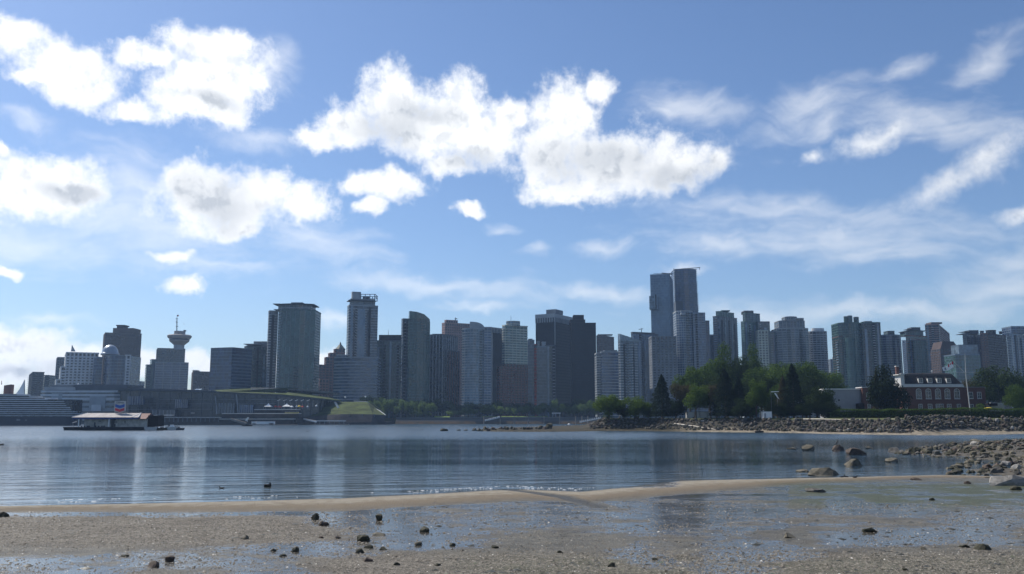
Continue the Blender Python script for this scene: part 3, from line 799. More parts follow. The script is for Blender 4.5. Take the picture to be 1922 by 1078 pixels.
p = diag(1745, 1770, 1790, 1200, 28); z0, z1, fh = mass(t, p, 610, dict(S['res'], glass='g_dark', band='pink', pier='brown')); balcony(t, p[0], p[1], z0, z1, fh, 0, 4, 1.2, 'white'); balcony(t, p[3], p[0], z0, z1, fh, 0, 3, 1.2, 'lgrey'); block(t, 'penthouse', rect(1757, 1778, 1210, 16), 608, 605, 'brown')
t = bld('brown brick block with a chamfered top edge', 1788, 1090, 'mid_rise', 'building')
p = rect(1771, 1806, 1090, 26); mass(t, p, 655, dict(S['rbrown'], band='dbrown', pier='dbrown'), top=0); b = MB(); D = 1090; b.prism([p[0], p[1], p[2], p[3]], Z(655, D) - .04, [Z(655, D)] * 4)
q = [(X(x, D), z) for x, z in ((1771, Z(655, D)), (1776, Z(641, D)), (1797, Z(641, D)), (1806, Z(655, D)))]
b = MB(); b.add([(x, D, z) for x, z in q] + [(x, D + 24, z) for x, z in q], [(0, 3, 2, 1), (4, 5, 6, 7), (0, 1, 5, 4), (1, 2, 6, 5), (2, 3, 7, 6), (3, 0, 4, 7)]); b.build('chamfered_top', M['dbrown'], t)
t = bld('low pale glass block with a glass box on top beyond the flagpole', 1822, 1000, 'glass_block', 'building')
mass(t, rect(1798, 1845, 1000, 26), 667, dict(S['skyg'], glass='g_green', fh=3.6)); mass(t, rect(1806, 1842, 1006, 18), 648, dict(S['skyg'], glass='g_pale', fh=3.6), y0=666, top=.4)
t = bld('greenish grey tower with thin roof wings beside the brown red tower', 1832, 1110, 'apartment_tower')
mass(t, diag(1815, 1822, 1853, 1110, 60), 628, dict(S['resdg'], glass='g_grey', band='dgrey')); block(t, 'roof_slab', rect(1817, 1848, 1112, 20), 626.4, 625.6, 'dgrey'); block(t, 'penthouse', rect(1828, 1846, 1120, 12), 627, 620, 'dgrey'); block(t, 'roof_slab', rect(1818, 1834, 1114, 14), 623, 622.3, 'dgrey')
t = bld('brown red apartment tower with rounded roof turrets', 1876, 1090, 'apartment_tower')
p = diag(1849, 1862, 1897, 1090, 50); mass(t, p, 627, dict(S['rbrown'], glass='g_dark', band='dbrown', pier='dbrown'))
for x0, x1, y in ((1850, 1857, 622), (1864, 1882, 620.5), (1887, 1897, 623)): mass(t, oval(x0, x1, 1098, .8, 12), y, dict(S['rbrown'], band='dbrown', pier=None), y0=627, top=.6, wall='turret')
t = bld('cool blue glass tower at the very edge beside the brown red tower', 1915, 1060, 'apartment_tower')
p = diag(1898, 1903, 1945, 1060, 60); z0, z1, fh = mass(t, p, 628, dict(S['resb'], glass='g_blue')); mass(t, rect(1908, 1935, 1070, 20), 614.5, dict(S['resb'], glass='g_navy'), y0=627); balcony(t, p[3], p[0], z0, z1, fh, 0, 5, 1.2, 'lgrey')

# ---------------------------------------------------------------- numpy helpers for the ground
def vnoise(x, y, seed=0):
    xi, yi = np.floor(x).astype(np.int64), np.floor(y).astype(np.int64)
    xf, yf = x - xi, y - yi
    def h(a, b):
        n = (a * 374761393 + b * 668265263 + seed * 974634777) & 0xFFFFFFFF
        n = ((n ^ (n >> 13)) * 1274126177) & 0xFFFFFFFF
        return ((n ^ (n >> 16)) & 0xFFFF) / 65535.0
    u, v = xf * xf * (3 - 2 * xf), yf * yf * (3 - 2 * yf)
    return (h(xi, yi) * (1 - u) + h(xi + 1, yi) * u) * (1 - v) + (h(xi, yi + 1) * (1 - u) + h(xi + 1, yi + 1) * u) * v


def fbm2(x, y, seed=0, o=4):
    s, a, t = 0, 1.0, 0
    for k in range(o):
        s = s + a * vnoise(x * 2 ** k + 17 * k, y * 2 ** k - 9 * k, seed + k); t += a; a *= .5
    return s / t


def smooth(x, a, b):
    t = np.clip((x - a) / (b - a), 0, 1)
    return t * t * (3 - 2 * t)


def sdist(px, py, poly):                     # signed distance to a polygon, positive inside
    d = np.full(px.shape, 1e9); ins = np.zeros(px.shape, bool)
    n = len(poly)
    for i in range(n):
        ax, ay = poly[i]; bx, by = poly[(i + 1) % n]
        ex, ey = bx - ax, by - ay
        t = np.clip(((px - ax) * ex + (py - ay) * ey) / (ex * ex + ey * ey + 1e-9), 0, 1)
        d = np.minimum(d, np.hypot(px - ax - t * ex, py - ay - t * ey))
        c = ((ay > py) != (by > py)) & (px < (bx - ax) * (py - ay) / (by - ay + 1e-12) + ax)
        ins ^= c
    return np.where(ins, d, -d)


def to_px(x, y, z=0.0):
    f = y * CT + (z - EYE) * ST
    u = -y * ST + (z - EYE) * CT
    return 961 + FPX * x / f, 539 - FPX * u / f


def grid_mesh(name, xs, ys, zfun, m, kind='structure', attrs=None):
    gx, gy = np.meshgrid(xs, ys)
    gz = zfun(gx, gy)
    nx, ny = len(xs), len(ys)
    me = bpy.data.meshes.new(name)
    co = np.stack([gx, gy, gz], -1).reshape(-1, 3)
    i = np.arange((ny - 1) * (nx - 1)); r, c = i // (nx - 1), i % (nx - 1)
    a = r * nx + c
    q = np.stack([a, a + 1, a + nx + 1, a + nx], -1)
    me.vertices.add(len(co)); me.vertices.foreach_set('co', co.ravel())
    me.loops.add(q.size); me.loops.foreach_set('vertex_index', q.ravel())
    me.polygons.add(len(q)); me.polygons.foreach_set('loop_start', np.arange(len(q)) * 4); me.polygons.foreach_set('loop_total', np.full(len(q), 4))
    me.polygons.foreach_set('use_smooth', np.ones(len(q), bool))
    me.update(); me.validate()
    for k, v in (attrs or {}).items():
        at = me.attributes.new(k, 'FLOAT', 'POINT'); at.data.foreach_set('value', v(gx, gy).ravel().astype(np.float32))
    me.materials.append(m)
    return tag(link_mesh(name, me), kind=kind)


# ---------------------------------------------------------------- water
wm = bpy.data.materials.new('sea_water'); wm.use_nodes = True
N = NT(wm.node_tree); b = wm.node_tree.nodes['Principled BSDF']
g = N.n('ShaderNodeNewGeometry'); pos = g.outputs['Position']
sx = N.n('ShaderNodeSeparateXYZ'); N.put(sx.inputs[0], pos)
wv = N.mapping(pos, (0, 0, 0), (0, 0, R(-14)), (1, 1, 1))
n1 = N.noise(N.vm('MULTIPLY', wv, (.22, 1.3, 1)), 1.0, 3, .55)            # ripples with long crests
n2 = N.noise(N.vm('MULTIPLY', wv, (.045, .42, 1)), 1.0, 3, .6, .6)             # low swell towards the beach
n3 = N.noise(N.vm('MULTIPLY', pos, (1.6, 3.4, 1)), 1.0, 3, .6)            # fine chop
pat = N.noise(N.vm('MULTIPLY', pos, (.0045, .020, 1)), 1.0, 3, .55)       # wind patches
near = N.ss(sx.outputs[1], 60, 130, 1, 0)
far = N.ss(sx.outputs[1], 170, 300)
wind = N.m('ADD', N.ss(pat.outputs['Fac'], .40, .62, .35, 1.0), N.m('MULTIPLY', far, 1.5))
hgt = N.m('ADD', N.m('MULTIPLY', n1.outputs['Fac'], .060), N.m('MULTIPLY', n2.outputs['Fac'], N.m('MULTIPLY_ADD', near, .16, .06)))
hgt = N.m('MULTIPLY', N.m('ADD', hgt, N.m('MULTIPLY', n3.outputs['Fac'], .018)), wind)
bp = N.n('ShaderNodeBump'); bp.inputs['Distance'].default_value = 1.0; bp.inputs['Strength'].default_value = 1.0
N.put(bp.inputs['Height'], hgt); N.put(b.inputs['Normal'], bp.outputs[0])
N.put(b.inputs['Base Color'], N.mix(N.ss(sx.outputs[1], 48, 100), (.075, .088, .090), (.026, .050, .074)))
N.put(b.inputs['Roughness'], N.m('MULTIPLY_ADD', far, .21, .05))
b.inputs['IOR'].default_value = 1.33
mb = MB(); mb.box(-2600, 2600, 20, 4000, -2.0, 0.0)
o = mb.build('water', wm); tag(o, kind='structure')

# ---------------------------------------------------------------- beach and mud flat
WL = [(-1400, 1012), (-700, 985), (-300, 968), (0, 951), (300, 946), (640, 937), (800, 929), (960, 919.5), (1090, 924), (1130, 921), (1280, 903), (1500, 899), (1700, 895), (1760, 893), (1850, 896), (1960, 897), (2500, 880), (3400, 868)]
BL = [(-1400, 1030), (-700, 1000), (-300, 979), (0, 963), (300, 963), (640, 961), (800, 951), (1000, 939), (1100, 944), (1280, 928), (1500, 909), (1700, 900), (1760, 898.5), (1850, 899), (1960, 901), (2500, 886), (3400, 875)]
wl = np.array([G(x, y)[:2] for x, y in WL]); bl = np.array([G(x, y)[:2] for x, y in BL])


def bar_of(x, y):
    yw = np.interp(x, wl[:, 0], wl[:, 1]) + .7 * (fbm2(x * .25, x * 0 + 3, 5) - .5)
    yb = np.interp(x, bl[:, 0], bl[:, 1]) + .5 * (fbm2(x * .5, x * 0 + 9, 6) - .5)
    return (yw - y), np.maximum(yw - yb, 1.0)


CH = np.array([G(x, y)[:2] for x, y in [(940, 911), (960, 921), (1010, 929), (1060, 936), (1095, 944), (1130, 953)]])


def ch_dist(x, y):
    d = np.full(x.shape, 1e9)
    for i in range(len(CH) - 1):
        a, e = CH[i], CH[i + 1] - CH[i]
        t = np.clip(((x - a[0]) * e[0] + (y - a[1]) * e[1]) / (e @ e), 0, 1)
        d = np.minimum(d, np.hypot(x - a[0] - t * e[0], y - a[1] - t * e[1]))
    return d


def ell(px, py, cx, cy, rx, ry): return np.clip(1.6 - 1.2 * np.hypot((px - cx) / rx, (py - cy) / ry), 0, 1)


def wet_of(x, y):
    px, py = to_px(x, y)
    s, wb = bar_of(x, y)
    nz = fbm2(x * .35, y * .6, 21, 5) - .5
    yb = np.interp(px, [p[0] for p in BL], [p[1] for p in BL])
    dy = py - yb
    w = np.where((px < 790), smooth(dy, 0, 2) * (1 - smooth(dy, 6, 14)) * np.where(px < 580, .85, 1.0), 0)
    yl = np.interp(px, [-700, 0, 220, 450, 640, 760], [1075, 1044, 1036, 1023, 1008, 996])
    low = 1054 - (px - 560) * .075
    w = np.maximum(w, smooth(py, yl - 2, yl + 7) * np.maximum(1 - smooth(px, 500, 640), 1 - smooth(py, low - 6, low + 6)) * (1 - smooth(px, 840, 960)) * .68)
    for e in ((725, 985, 80, 34), (800, 1003, 115, 26), (640, 978, 70, 16)): w = np.maximum(w, ell(px, py, *e))
    w = np.maximum(w, smooth(px, 700, 800) * smooth(dy, 0, 5) * (1 - smooth(py, 985, 1010)) * np.where(px > 1480, .42, .70))
    for e in ((1200, 975, 150, 30), (1215, 1035, 75, 28), (1395, 1028, 130, 46), (1350, 1068, 110, 22), (1590, 955, 60, 40), (1650, 1012, 190, 24), (1850, 990, 150, 42), (1700, 960, 120, 20), (1230, 1060, 60, 20)):
        w = np.maximum(w, ell(px, py, *e) * .74)
    w = w + nz * np.where(w > .97, .25, 1.5) * (w > .02)
    w = np.where((s > 0) & (s < wb), 0.0, w)
    w = np.maximum(w, 1 - smooth(s, -.2, .5))
    w = np.where(ch_dist(x, y) < .9, np.minimum(w, .30), w)
    up = smooth(px, 900, 960) * (1 - smooth(px, 1230, 1330)) * (1 - smooth(py, 916, 921 + (px - 960) * .012))
    return np.clip(np.maximum(w, up * .8), 0, 1)


def bar_mask(x, y):
    s, wb = bar_of(x, y)
    t = s / wb
    return smooth(t, -.02, .22) * (1 - smooth(t, .72, 1.12)) * smooth(ch_dist(x, y), .3, .9)


def algae_of(x, y):
    px, py = to_px(x, y)
    a = smooth(px, 1380, 1560) * smooth(py, 900, 916) * (1 - smooth(py, 938, 972))
    a = np.maximum(a, .35 * smooth(px, 750, 1000) * smooth(py, 1035, 1060))
    return np.clip(a * (.45 + 1.3 * fbm2(x * .5, y * .9, 33)), 0, 1)


def gravel_of(x, y):
    px, py = to_px(x, y)
    a = (1 - smooth(px, 560, 760)) * smooth(py, 966, 974) * (1 - smooth(py, 1012, 1042))
    a = np.maximum(a, smooth(py, 1030, 1052) * smooth(px, 540, 640))
    return a


def beach_z(x, y):
    s, wb = bar_of(x, y)
    t = s / wb
    z = np.where(s < 0, .05 * s, .05 + .10 * np.sin(np.clip(t, 0, 1) * math.pi) ** 1.2)
    z = np.where(s < 0, np.maximum(z, -.6), z)
    lump = (fbm2(x * .55, y * .55, 41) - .5) * .07 + (fbm2(x * 2.3, y * 2.3, 44, 3) - .5) * .035
    z = z + lump * smooth(s, .2, 1.0) * (1 - .93 * wet_of(x, y)) * np.where(t < 1, .35, 1)
    z = z - .10 * (1 - smooth(ch_dist(x, y), .15, .9)) * (s > 0)
    z = np.where(s > 0, np.maximum(z, .012), z)
    return z + smooth(24 - y, 0, 22) * 3.1


gm = bpy.data.materials.new('tidal_sand'); gm.use_nodes = True
N = NT(gm.node_tree); b = gm.node_tree.nodes['Principled BSDF']
def at(nm): a = N.n('ShaderNodeAttribute', attribute_name=nm); return a.outputs['Fac']
pos = N.n('ShaderNodeNewGeometry').outputs['Position']
fine = N.noise(pos, 9.0, 6, .65); mid = N.noise(pos, 1.3, 5, .6); spk = N.noise(pos, 22.0, 2, .5)
wet0 = at('wet')
wet = N.ss(N.m('MULTIPLY_ADD', N.m('SUBTRACT', mid.outputs['Fac'], .5), 1.3, N.m('MULTIPLY_ADD', N.m('SUBTRACT', fine.outputs['Fac'], .5), .70, wet0)), .34, .68)
mud = N.mix(N.ss(mid.outputs['Fac'], .35, .65), (.138, .128, .104), (.082, .080, .068))
mud = N.mix(at('gravel'), mud, N.mix(N.ss(fine.outputs['Fac'], .4, .62), (.200, .180, .150), (.088, .082, .072)))
bigp = N.noise(N.vm('MULTIPLY', pos, (.35, .8, 1)), 1.0, 5, .62)
mud = N.mix(N.ss(bigp.outputs['Fac'], .42, .66), mud, N.mix(.55, mud, (.055, .047, .038)))
mud = N.mix(N.ss(spk.outputs['Fac'], .60, .72), mud, (.30, .27, .22))
mud = N.mix(N.ss(spk.outputs['Fac'], .40, .30), mud, (.045, .042, .036))
sand = N.mix(N.ss(fine.outputs['Fac'], .35, .7), (.285, .258, .21), (.222, .20, .16))
sand = N.mix(N.ss(mid.outputs['Fac'], .40, .70), sand, (.215, .183, .140))
sand = N.mix(N.ss(N.m('MULTIPLY_ADD', N.m('SUBTRACT', mid.outputs['Fac'], .5), .6, at('barlow')), .35, .75), sand, (.165, .135, .100))
c = N.mix(at('bar'), mud, sand)
c = N.mix(N.m('MULTIPLY', at('algae'), .75), c, N.mix(N.ss(fine.outputs['Fac'], .4, .6), (.075, .085, .045), (.040, .055, .028)))
c = N.mix(N.m('MULTIPLY', at('chan'), .85), c, (.050, .050, .048))
c = N.mix(N.m('MULTIPLY', wet, .55), c, (.035, .033, .032))
N.put(b.inputs['Base Color'], c)
damp = N.m('SUBTRACT', 1.0, N.m('MAXIMUM', at('bar'), N.m('MULTIPLY', at('gravel'), .6)))
rdry = N.m('MULTIPLY_ADD', damp, -.40, .85)
wrough = N.ss(wet0, .72, .95, .16, .04)
N.put(b.inputs['Roughness'], N.m('ADD', N.m('MULTIPLY', wet, wrough), N.m('MULTIPLY', N.m('SUBTRACT', 1.0, wet), rdry)))
b.inputs['IOR'].default_value = 1.36
N.put(b.inputs['Specular IOR Level'], N.m('MULTIPLY_ADD', wet, .38, .12))
bp = N.n('ShaderNodeBump')
N.put(bp.inputs['Strength'], N.m('MULTIPLY_ADD', wet, -.93, 1.0))
bp.inputs['Distance'].default_value = .06
N.put(bp.inputs['Height'], N.m('ADD', fine.outputs['Fac'], N.m('MULTIPLY', spk.outputs['Fac'], .5)))
N.put(b.inputs['Normal'], bp.outputs[0])
ys = [-14.0]
while ys[-1] < 88: ys.append(ys[-1] + (1.0 if ys[-1] < 22 else .11 + .0030 * max(0, ys[-1] - 28)))
xs = np.concatenate([np.arange(-95, -34, 1.2), np.arange(-34, 42, .15), np.arange(42, 110, 1.2)])
grid_mesh('beach', xs, np.array(ys), beach_z, gm, attrs=dict(barlow=lambda x, y: np.clip(bar_of(x, y)[0] / bar_of(x, y)[1], 0, 1.2), chan=lambda x, y: 1 - smooth(ch_dist(x, y), .25, .8), wet=wet_of, bar=bar_mask, algae=algae_of, gravel=gravel_of))

# ---------------------------------------------------------------- rubble bank running into the water
RB = [G(x, y)[:2] for x, y in [(1697, 853), (1760, 838), (1830, 832), (1922, 830), (2150, 826), (2600, 835), (2600, 925), (2100, 912), (1940, 906), (1868, 899), (1815, 895), (1800, 884), (1835, 872), (1850, 866), (1795, 860), (1740, 856)]]
rm = mat('bank_gravel', (.095, .086, .072), .85, .45, 1.2, .10)
def rubble_z(x, y):
    d = sdist(x, y, RB) + (fbm2(x * .15, y * .10, 61) - .5) * 7
    return -.25 + .85 * smooth(d, -2, 12) + (fbm2(x * .6, y * .4, 62) - .5) * .35 * smooth(d, -1, 4)
grid_mesh('gravel_bank', np.arange(26, 190, 1.0), np.arange(58, 225, 1.1), rubble_z, rm)

# ---------------------------------------------------------------- wooded island with its spit
IS = [tuple(G(x, y)[:2]) for x, y in [(882, 808.5), (920, 810.5), (1000, 811), (1070, 810.5), (1130, 809.5), (1200, 809.5), (1300, 811), (1420, 812.3), (1480, 813), (1560, 815), (1640, 816.5), (1750, 817.5), (1850, 817), (1922, 815), (2250, 815)]]
IS += [(X(2250, 900), 900), (X(1180, 830), 800), tuple(G(1138, 797.5)[:2]), tuple(G(1060, 800)[:2]), tuple(G(960, 804)[:2]), tuple(G(895, 807)[:2])]
def island_z(x, y):
    px, py = to_px(x, y)
    d = sdist(x, y, IS) + (fbm2(x * .06, y * .06, 71) - .5) * 3
    top = .75 + 4.6 * smooth(px, 1085, 1150)
    z = -.4 + .9 * smooth(d, -2, 5) + (top - .5) * smooth(d, 6 + 6 * smooth(px, 1560, 1840), 20 + 4 * smooth(px, 1560, 1840))
    return z + (fbm2(x * .4, y * .3, 72) - .5) * .3 * smooth(d, 0, 4)
im = bpy.data.materials.new('island_ground'); im.use_nodes = True
N = NT(im.node_tree); b = im.node_tree.nodes['Principled BSDF']
pos = N.n('ShaderNodeNewGeometry').outputs['Position']; sz = N.n('ShaderNodeSeparateXYZ'); N.put(sz.inputs[0], pos)
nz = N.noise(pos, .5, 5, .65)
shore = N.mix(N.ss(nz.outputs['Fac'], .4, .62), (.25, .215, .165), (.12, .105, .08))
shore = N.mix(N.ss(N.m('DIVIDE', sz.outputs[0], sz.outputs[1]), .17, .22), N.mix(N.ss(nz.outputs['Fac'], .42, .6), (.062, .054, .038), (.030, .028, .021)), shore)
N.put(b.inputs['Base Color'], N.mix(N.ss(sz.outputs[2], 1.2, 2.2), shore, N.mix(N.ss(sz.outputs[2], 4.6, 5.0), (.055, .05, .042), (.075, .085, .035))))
b.inputs['Roughness'].default_value = .9
b.inputs['Specular IOR Level'].default_value = .08
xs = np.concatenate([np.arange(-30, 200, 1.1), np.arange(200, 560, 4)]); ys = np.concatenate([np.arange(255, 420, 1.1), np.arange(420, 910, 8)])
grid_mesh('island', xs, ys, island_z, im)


def first_D(x, f=.86):                        # distance at which the island reaches its level top along the bearing of pixel x
    D = np.arange(272.0, 470, 1.0); z = island_z(D * (x - 961) / (FPX * CT), D)
    tp = .75 + 4.6 * float(smooth(np.array([float(x)]), 1085, 1150)[0])
    k = np.nonzero(z > tp * f)[0]
    return float(D[k[0]]) if len(k) else 400.0


def hit(x, y, lift=0.0):                      # where the line of sight through x, y meets the island
    for D in np.arange(272.0, 470, .5):
        q = P(x, y, D)
        if q.z <= float(island_z(np.array([q.x]), np.array([q.y]))[0]): return q + Vector((0, 0, lift))
    return P(x, y, 360)


# ---------------------------------------------------------------- city shore
lm = mat('city_land', (.09, .10, .06), .95, .4, .05)
mb = MB(); mb.prism([(-2500, 1022), (X(225, 1022), 1022), (X(742, 1012), 1012), (X(742, 945), 945), (X(1150, 945), 945), (2500, 945), (2500, 3900), (-2500, 3900)], -1, GROUND)
tag(mb.build('city_ground', lm), kind='structure')
sw = bpy.data.materials.new('seawall_stone'); sw.use_nodes = True
N = NT(sw.node_tree); b = sw.node_tree.nodes['Principled BSDF']
pos = N.n('ShaderNodeNewGeometry').outputs['Position']; sz = N.n('ShaderNodeSeparateXYZ'); N.put(sz.inputs[0], pos); nz = N.noise(pos, .25, 5, .65)
cwet = N.mix(N.ss(nz.outputs['Fac'], .35, .65), (.11, .075, .045), (.06, .05, .035))
N.put(b.inputs['Base Color'], N.mix(N.ss(N.m('MULTIPLY_ADD', nz.outputs['Fac'], 1.0, sz.outputs[2]), 2.6, 3.6), cwet, (.085, .085, .08)))
b.inputs['Roughness'].default_value = .9
b.inputs['Specular IOR Level'].default_value = .08
t = thing('seawall', 'long low stone seawall with a tide-stained brown foot below the park trees', 'seawall', (0, 935, 0))
mb = MB(); pts = [(X(742, 935), 939), (X(860, 935), 935), (X(1000, 935), 936), (X(1180, 935), 938)]
for a, c in zip(pts, pts[1:]):
    mb.add([(a[0], a[1], -.5), (c[0], c[1], -.5), (c[0], c[1] + 5, 4.6), (a[0], a[1] + 5, 4.6), (c[0], c[1] + 6, GROUND + .25), (a[0], a[1] + 6, GROUND + .25), (c[0], c[1] + 9, GROUND + .25), (a[0], a[1] + 9, GROUND + .25)], [(0, 1, 2, 3), (3, 2, 4, 5), (5, 4, 6, 7)])
mb.build('wall_face', sw, t)
mb = MB()
for a, c in zip(pts, pts[1:]): mb.prism([(a[0], a[1] + 5.8), (c[0], c[1] + 5.8), (c[0], c[1] + 8), (a[0], a[1] + 8)], GROUND + .2, GROUND + .5)
mb.build('coping', M['grey'], t)
M['lawn'] = mat('mown_grass', (.115, .165, .035), .95, .3, .12)
M['lawn_d'] = mat('meadow_grass', (.056, .074, .024), .95, .55, .09)
for x0, x1 in ((905, 1028), (815, 845)):
    mb = MB(); mb.add([(X(x0, 946), 946, GROUND + .3), (X(x1, 946), 946, GROUND + .3), (X(x1, 954), 954, GROUND + 1.7), (X(x0, 954), 954, GROUND + 1.7)], [(0, 1, 2, 3)])
    tag(mb.build('lawn', M['lawn']), kind='structure')

# --- pier with pilings in front of the park, gangways
M['wood'] = mat('weathered_wood', (.24, .21, .18), .85, .3, .8)
M['wood_d'] = mat('dark_wet_wood', (.05, .042, .035), .8, .3, .8)
M['wpaint'] = mat('white_paint', (.78, .78, .77), .5, .06, .5)
M['alu'] = mat('bare_aluminium', (.55, .57, .58), .4, .1, .5, metal=.4)
t = thing('pier', 'thin timber pier deck on tall pilings below the park lawn', 'pier', (X(960, 922), 922, 0))
D = 922
mb = MB(); mb.box(X(908, D), X(1052, D), D, D + 4, Z(783.8, D), Z(782.8, D)); mb.build('deck', M['wood'], t)
for x in (908.5, 939, 965, 991, 1021, 1050):
    mb = MB(); mb.tube((X(x, D), D + 1, -1), (X(x, D), D + 1, Z(781.5, D)), .55); mb.build('piling', M['wood'], t)
t = thing('gangway', 'sloping white railed gangway leading down from the pier deck', 'gangway', (X(925, D), D - 6, 0))
mb = MB(); mb.tube(P(910, 790.5, D - 4), P(938, 784.2, D - 4), .45); mb.build('ramp', M['alu'], t)
mb = MB()
for k in range(9): mb.tube(P(911 + 3.2 * k, 790.2 - .72 * k, D - 4), P(911 + 3.2 * k, 787.8 - .72 * k, D - 4), .3)
mb.tube(P(910, 788.4, D - 4), P(938, 782, D - 4), .22); mb.build('railing', M['wpaint'], t)
D = 800
t = thing('gangway', 'white railed gangway climbing to the rocks beside the dark boulder spit', 'gangway', (X(1105, D), D, 0))
mb = MB(); mb.tube(P(1088, 793, D), P(1128, 785.3, D), .4); mb.build('ramp', M['alu'], t)
mb = MB()
for k in range(12): mb.tube(P(1089 + 3.4 * k, 792.6 - .66 * k, D), P(1089 + 3.4 * k, 789.8 - .66 * k, D), .28)
mb.build('railing', M['wpaint'], t)
for x in (1092, 1103, 1080):
    tt = thing('piling', {1092: 'bare piling at the foot of the white gangway', 1103: 'bare piling halfway along the white gangway', 1080: 'lone piling standing in water short of the gangway'}[x], 'piling', (X(x, 830), 830, 0), 'pilings by the gangway')
    mb = MB(); mb.tube((X(x, 830), 830, -1), (X(x, 830), 830, Z(781, 830)), .45); mb.build('post', M['wood'], tt)
t = thing('shelter', 'small white roofed shelter among the park trees', 'shelter', (X(1046, 950), 950, GROUND)); D = 950
mb = MB(); mb.box(X(1036, D), X(1052, D), D, D + 6, Z(776.4, D), Z(775, D)); mb.build('roof', M['wpaint'], t)
for x in (1037.5, 1043, 1050.5):
    mb = MB(); mb.box(X(x, D) - .3, X(x, D) + .3, D + 1, D + 1.6, GROUND, Z(776.3, D)); mb.build('post', M['lgrey'], t)
t = thing('white_marker', 'small white float bobbing near the gangway foot', 'float', (X(1068, 760), 760, 0))
mb = MB(); c = P(1068, 791.5, 760); mb.lathe(c.x, 760, [(.5, -.2), (1.1, .2), (1.1, .8), (.4, 1.3)], 10); mb.build('body', M['wpaint'], t)

# --- grassy mound over the dark quay
M['quay'] = mat('dark_quay', (.060, .055, .055), .85, .35, .15)
M['asph'] = mat('terrace_paving', (.11, .11, .11), .9, .2, .2)
D = 830
mb = MB(); mb.prism([(X(235, 772), 772), (X(560, 785), 785), (X(600, 815), 815), (X(700, 830), 830), (X(726, 845), 845), (X(742, 1012), 1012), (X(235, 1022), 1022)], -1, 2.6)
tag(mb.build('quay_ground', M['quay']), kind='structure')
t = thing('grass_mound', 'grassy mound with a flat top and sloping dark quay wall beneath it', 'mound', (X(645, 830), 830, 2.6))
pts0 = [(562, 796, 822), (700, 794, 834), (728, 791, 845)]
mb = MB()
A = [P(575, 782.5, 828), P(616, 779, 824), P(640, 777.5, 826), P(700, 778, 836), P(724, 779.5, 850)]
B_ = [P(612, 757.5, 872), P(625, 754.2, 880), P(650, 754.5, 886), P(690, 754.8, 888), P(702, 764, 890)]
mb.add(A + B_ + [P(612, 757.5, 960), P(700, 757, 960), P(724, 775, 960)], [(0, 1, 6, 5), (1, 2, 7, 6), (2, 3, 8, 7), (3, 4, 9, 8), (5, 6, 7, 8, 11, 10), (8, 9, 12, 11)])
mb.build('grass', M['lawn_d'], t)
mb = MB()
Q = [(p.x, p.y) for p in A]
for i in range(4):
    a, c = A[i], A[i + 1]
    mb.add([(a.x, a.y - 8, 2.0), (c.x, c.y - 8, 2.0), c, a], [(0, 1, 2, 3)])
    mb.add([(a.x, a.y - 9, -1), (c.x, c.y - 9, -1), (c.x, c.y - 8, 2.0), (a.x, a.y - 8, 2.0)], [(0, 1, 2, 3)])
mb.build('retaining_wall', M['quay'], t)
mb = MB(); mb.tube(P(689, 754.4, 887), P(701, 766, 888), .55); mb.tube(P(701, 766, 888), P(712, 771, 870), .5); mb.tube(P(712, 771, 870), P(724, 780, 850), .5); mb.tube(P(664, 753.5, 890), P(690, 754.6, 888), .45)
mb.build('path_rail', M['lgrey'], t)
for x in (656, 680, 703):
    mb = MB(); a = P(x, 778, 828); mb.box(a.x - .35, a.x + .35, a.y - 1, a.y, Z(783, 828), Z(777.5, 828)); mb.build('wall_rib', M['grey'], t)
t = thing('stair', 'short white stair on the face of the grassy mound', 'stair', (X(632, 860), 860, 10))
mb = MB()
for k in range(6):
    a = P(629 + k * 1.1, 755.5 + k * 2.0, 876 - k * 4.0); mb.box(a.x - .9, a.x + 1.0, a.y - 1.2, a.y + 1.2, a.z - .8, a.z + .55)
mb.build('step_flight', M['wpaint'], t)

M['trimw'] = mat('pale_concrete_edge', (.52, .52, .50), .7, .1, .3)
# --- convention hall under the grass roof
t = thing('convention_hall', 'long low dark glass hall under a sloping grass roof with terraces below', 'hall', (X(400, 800), 800, 2.6))
D = 800
fp = [(X(226, 812), 812), (X(300, 806), 806), (X(400, 800), 800), (X(520, 802), 802), (X(600, 838), 838), (X(622, 900), 900), (X(622, 960), 960), (X(226, 960), 960)]
top = [Z(732, 812), Z(733, 806), Z(735.5, 800), Z(742, 802), Z(750, 838), Z(753, 900), Z(745, 960), Z(735, 960)]
mb = MB(); mb.prism(fp, 2.6, top); mb.build('glass_wall', M['g_conv'], t)
for i in range(4):
    a, c = Vector(fp[i]), Vector(fp[i + 1]); L = (c - a).length; k = max(2, int(L / 9)); mb = MB()
    for j in range(k + 1):
        f = j / k; zt = top[i] * (1 - f) + top[i + 1] * f
        mb.ebox(a, c, max(0, L * f - .25), min(L, L * f + .25), 0, .35, 2.6, zt - .3)
    for z in (7.0, 11.5, 16.0, 20.5):
        if z < min(top[i], top[i + 1]) - 1: mb.ebox(a, c, .3, L - .3, .02, .2, z, z + .35)
    mb.build('mullion_grid', M['dgrey'], t, 'stuff')
for z, y0_, y1_ in ((758, 0, 3), (768.5, 0, 2), (750, 1, 3)):
    mb = MB()
    for i in range(y0_, y1_): mb.ebox(fp[i], fp[i + 1], .1, (Vector(fp[i + 1]) - Vector(fp[i])).length - .1, .36, 1.1, Z(z + .5, 803), Z(z - .4, 803))
    mb.build('floor_edge', M['grey'], t)
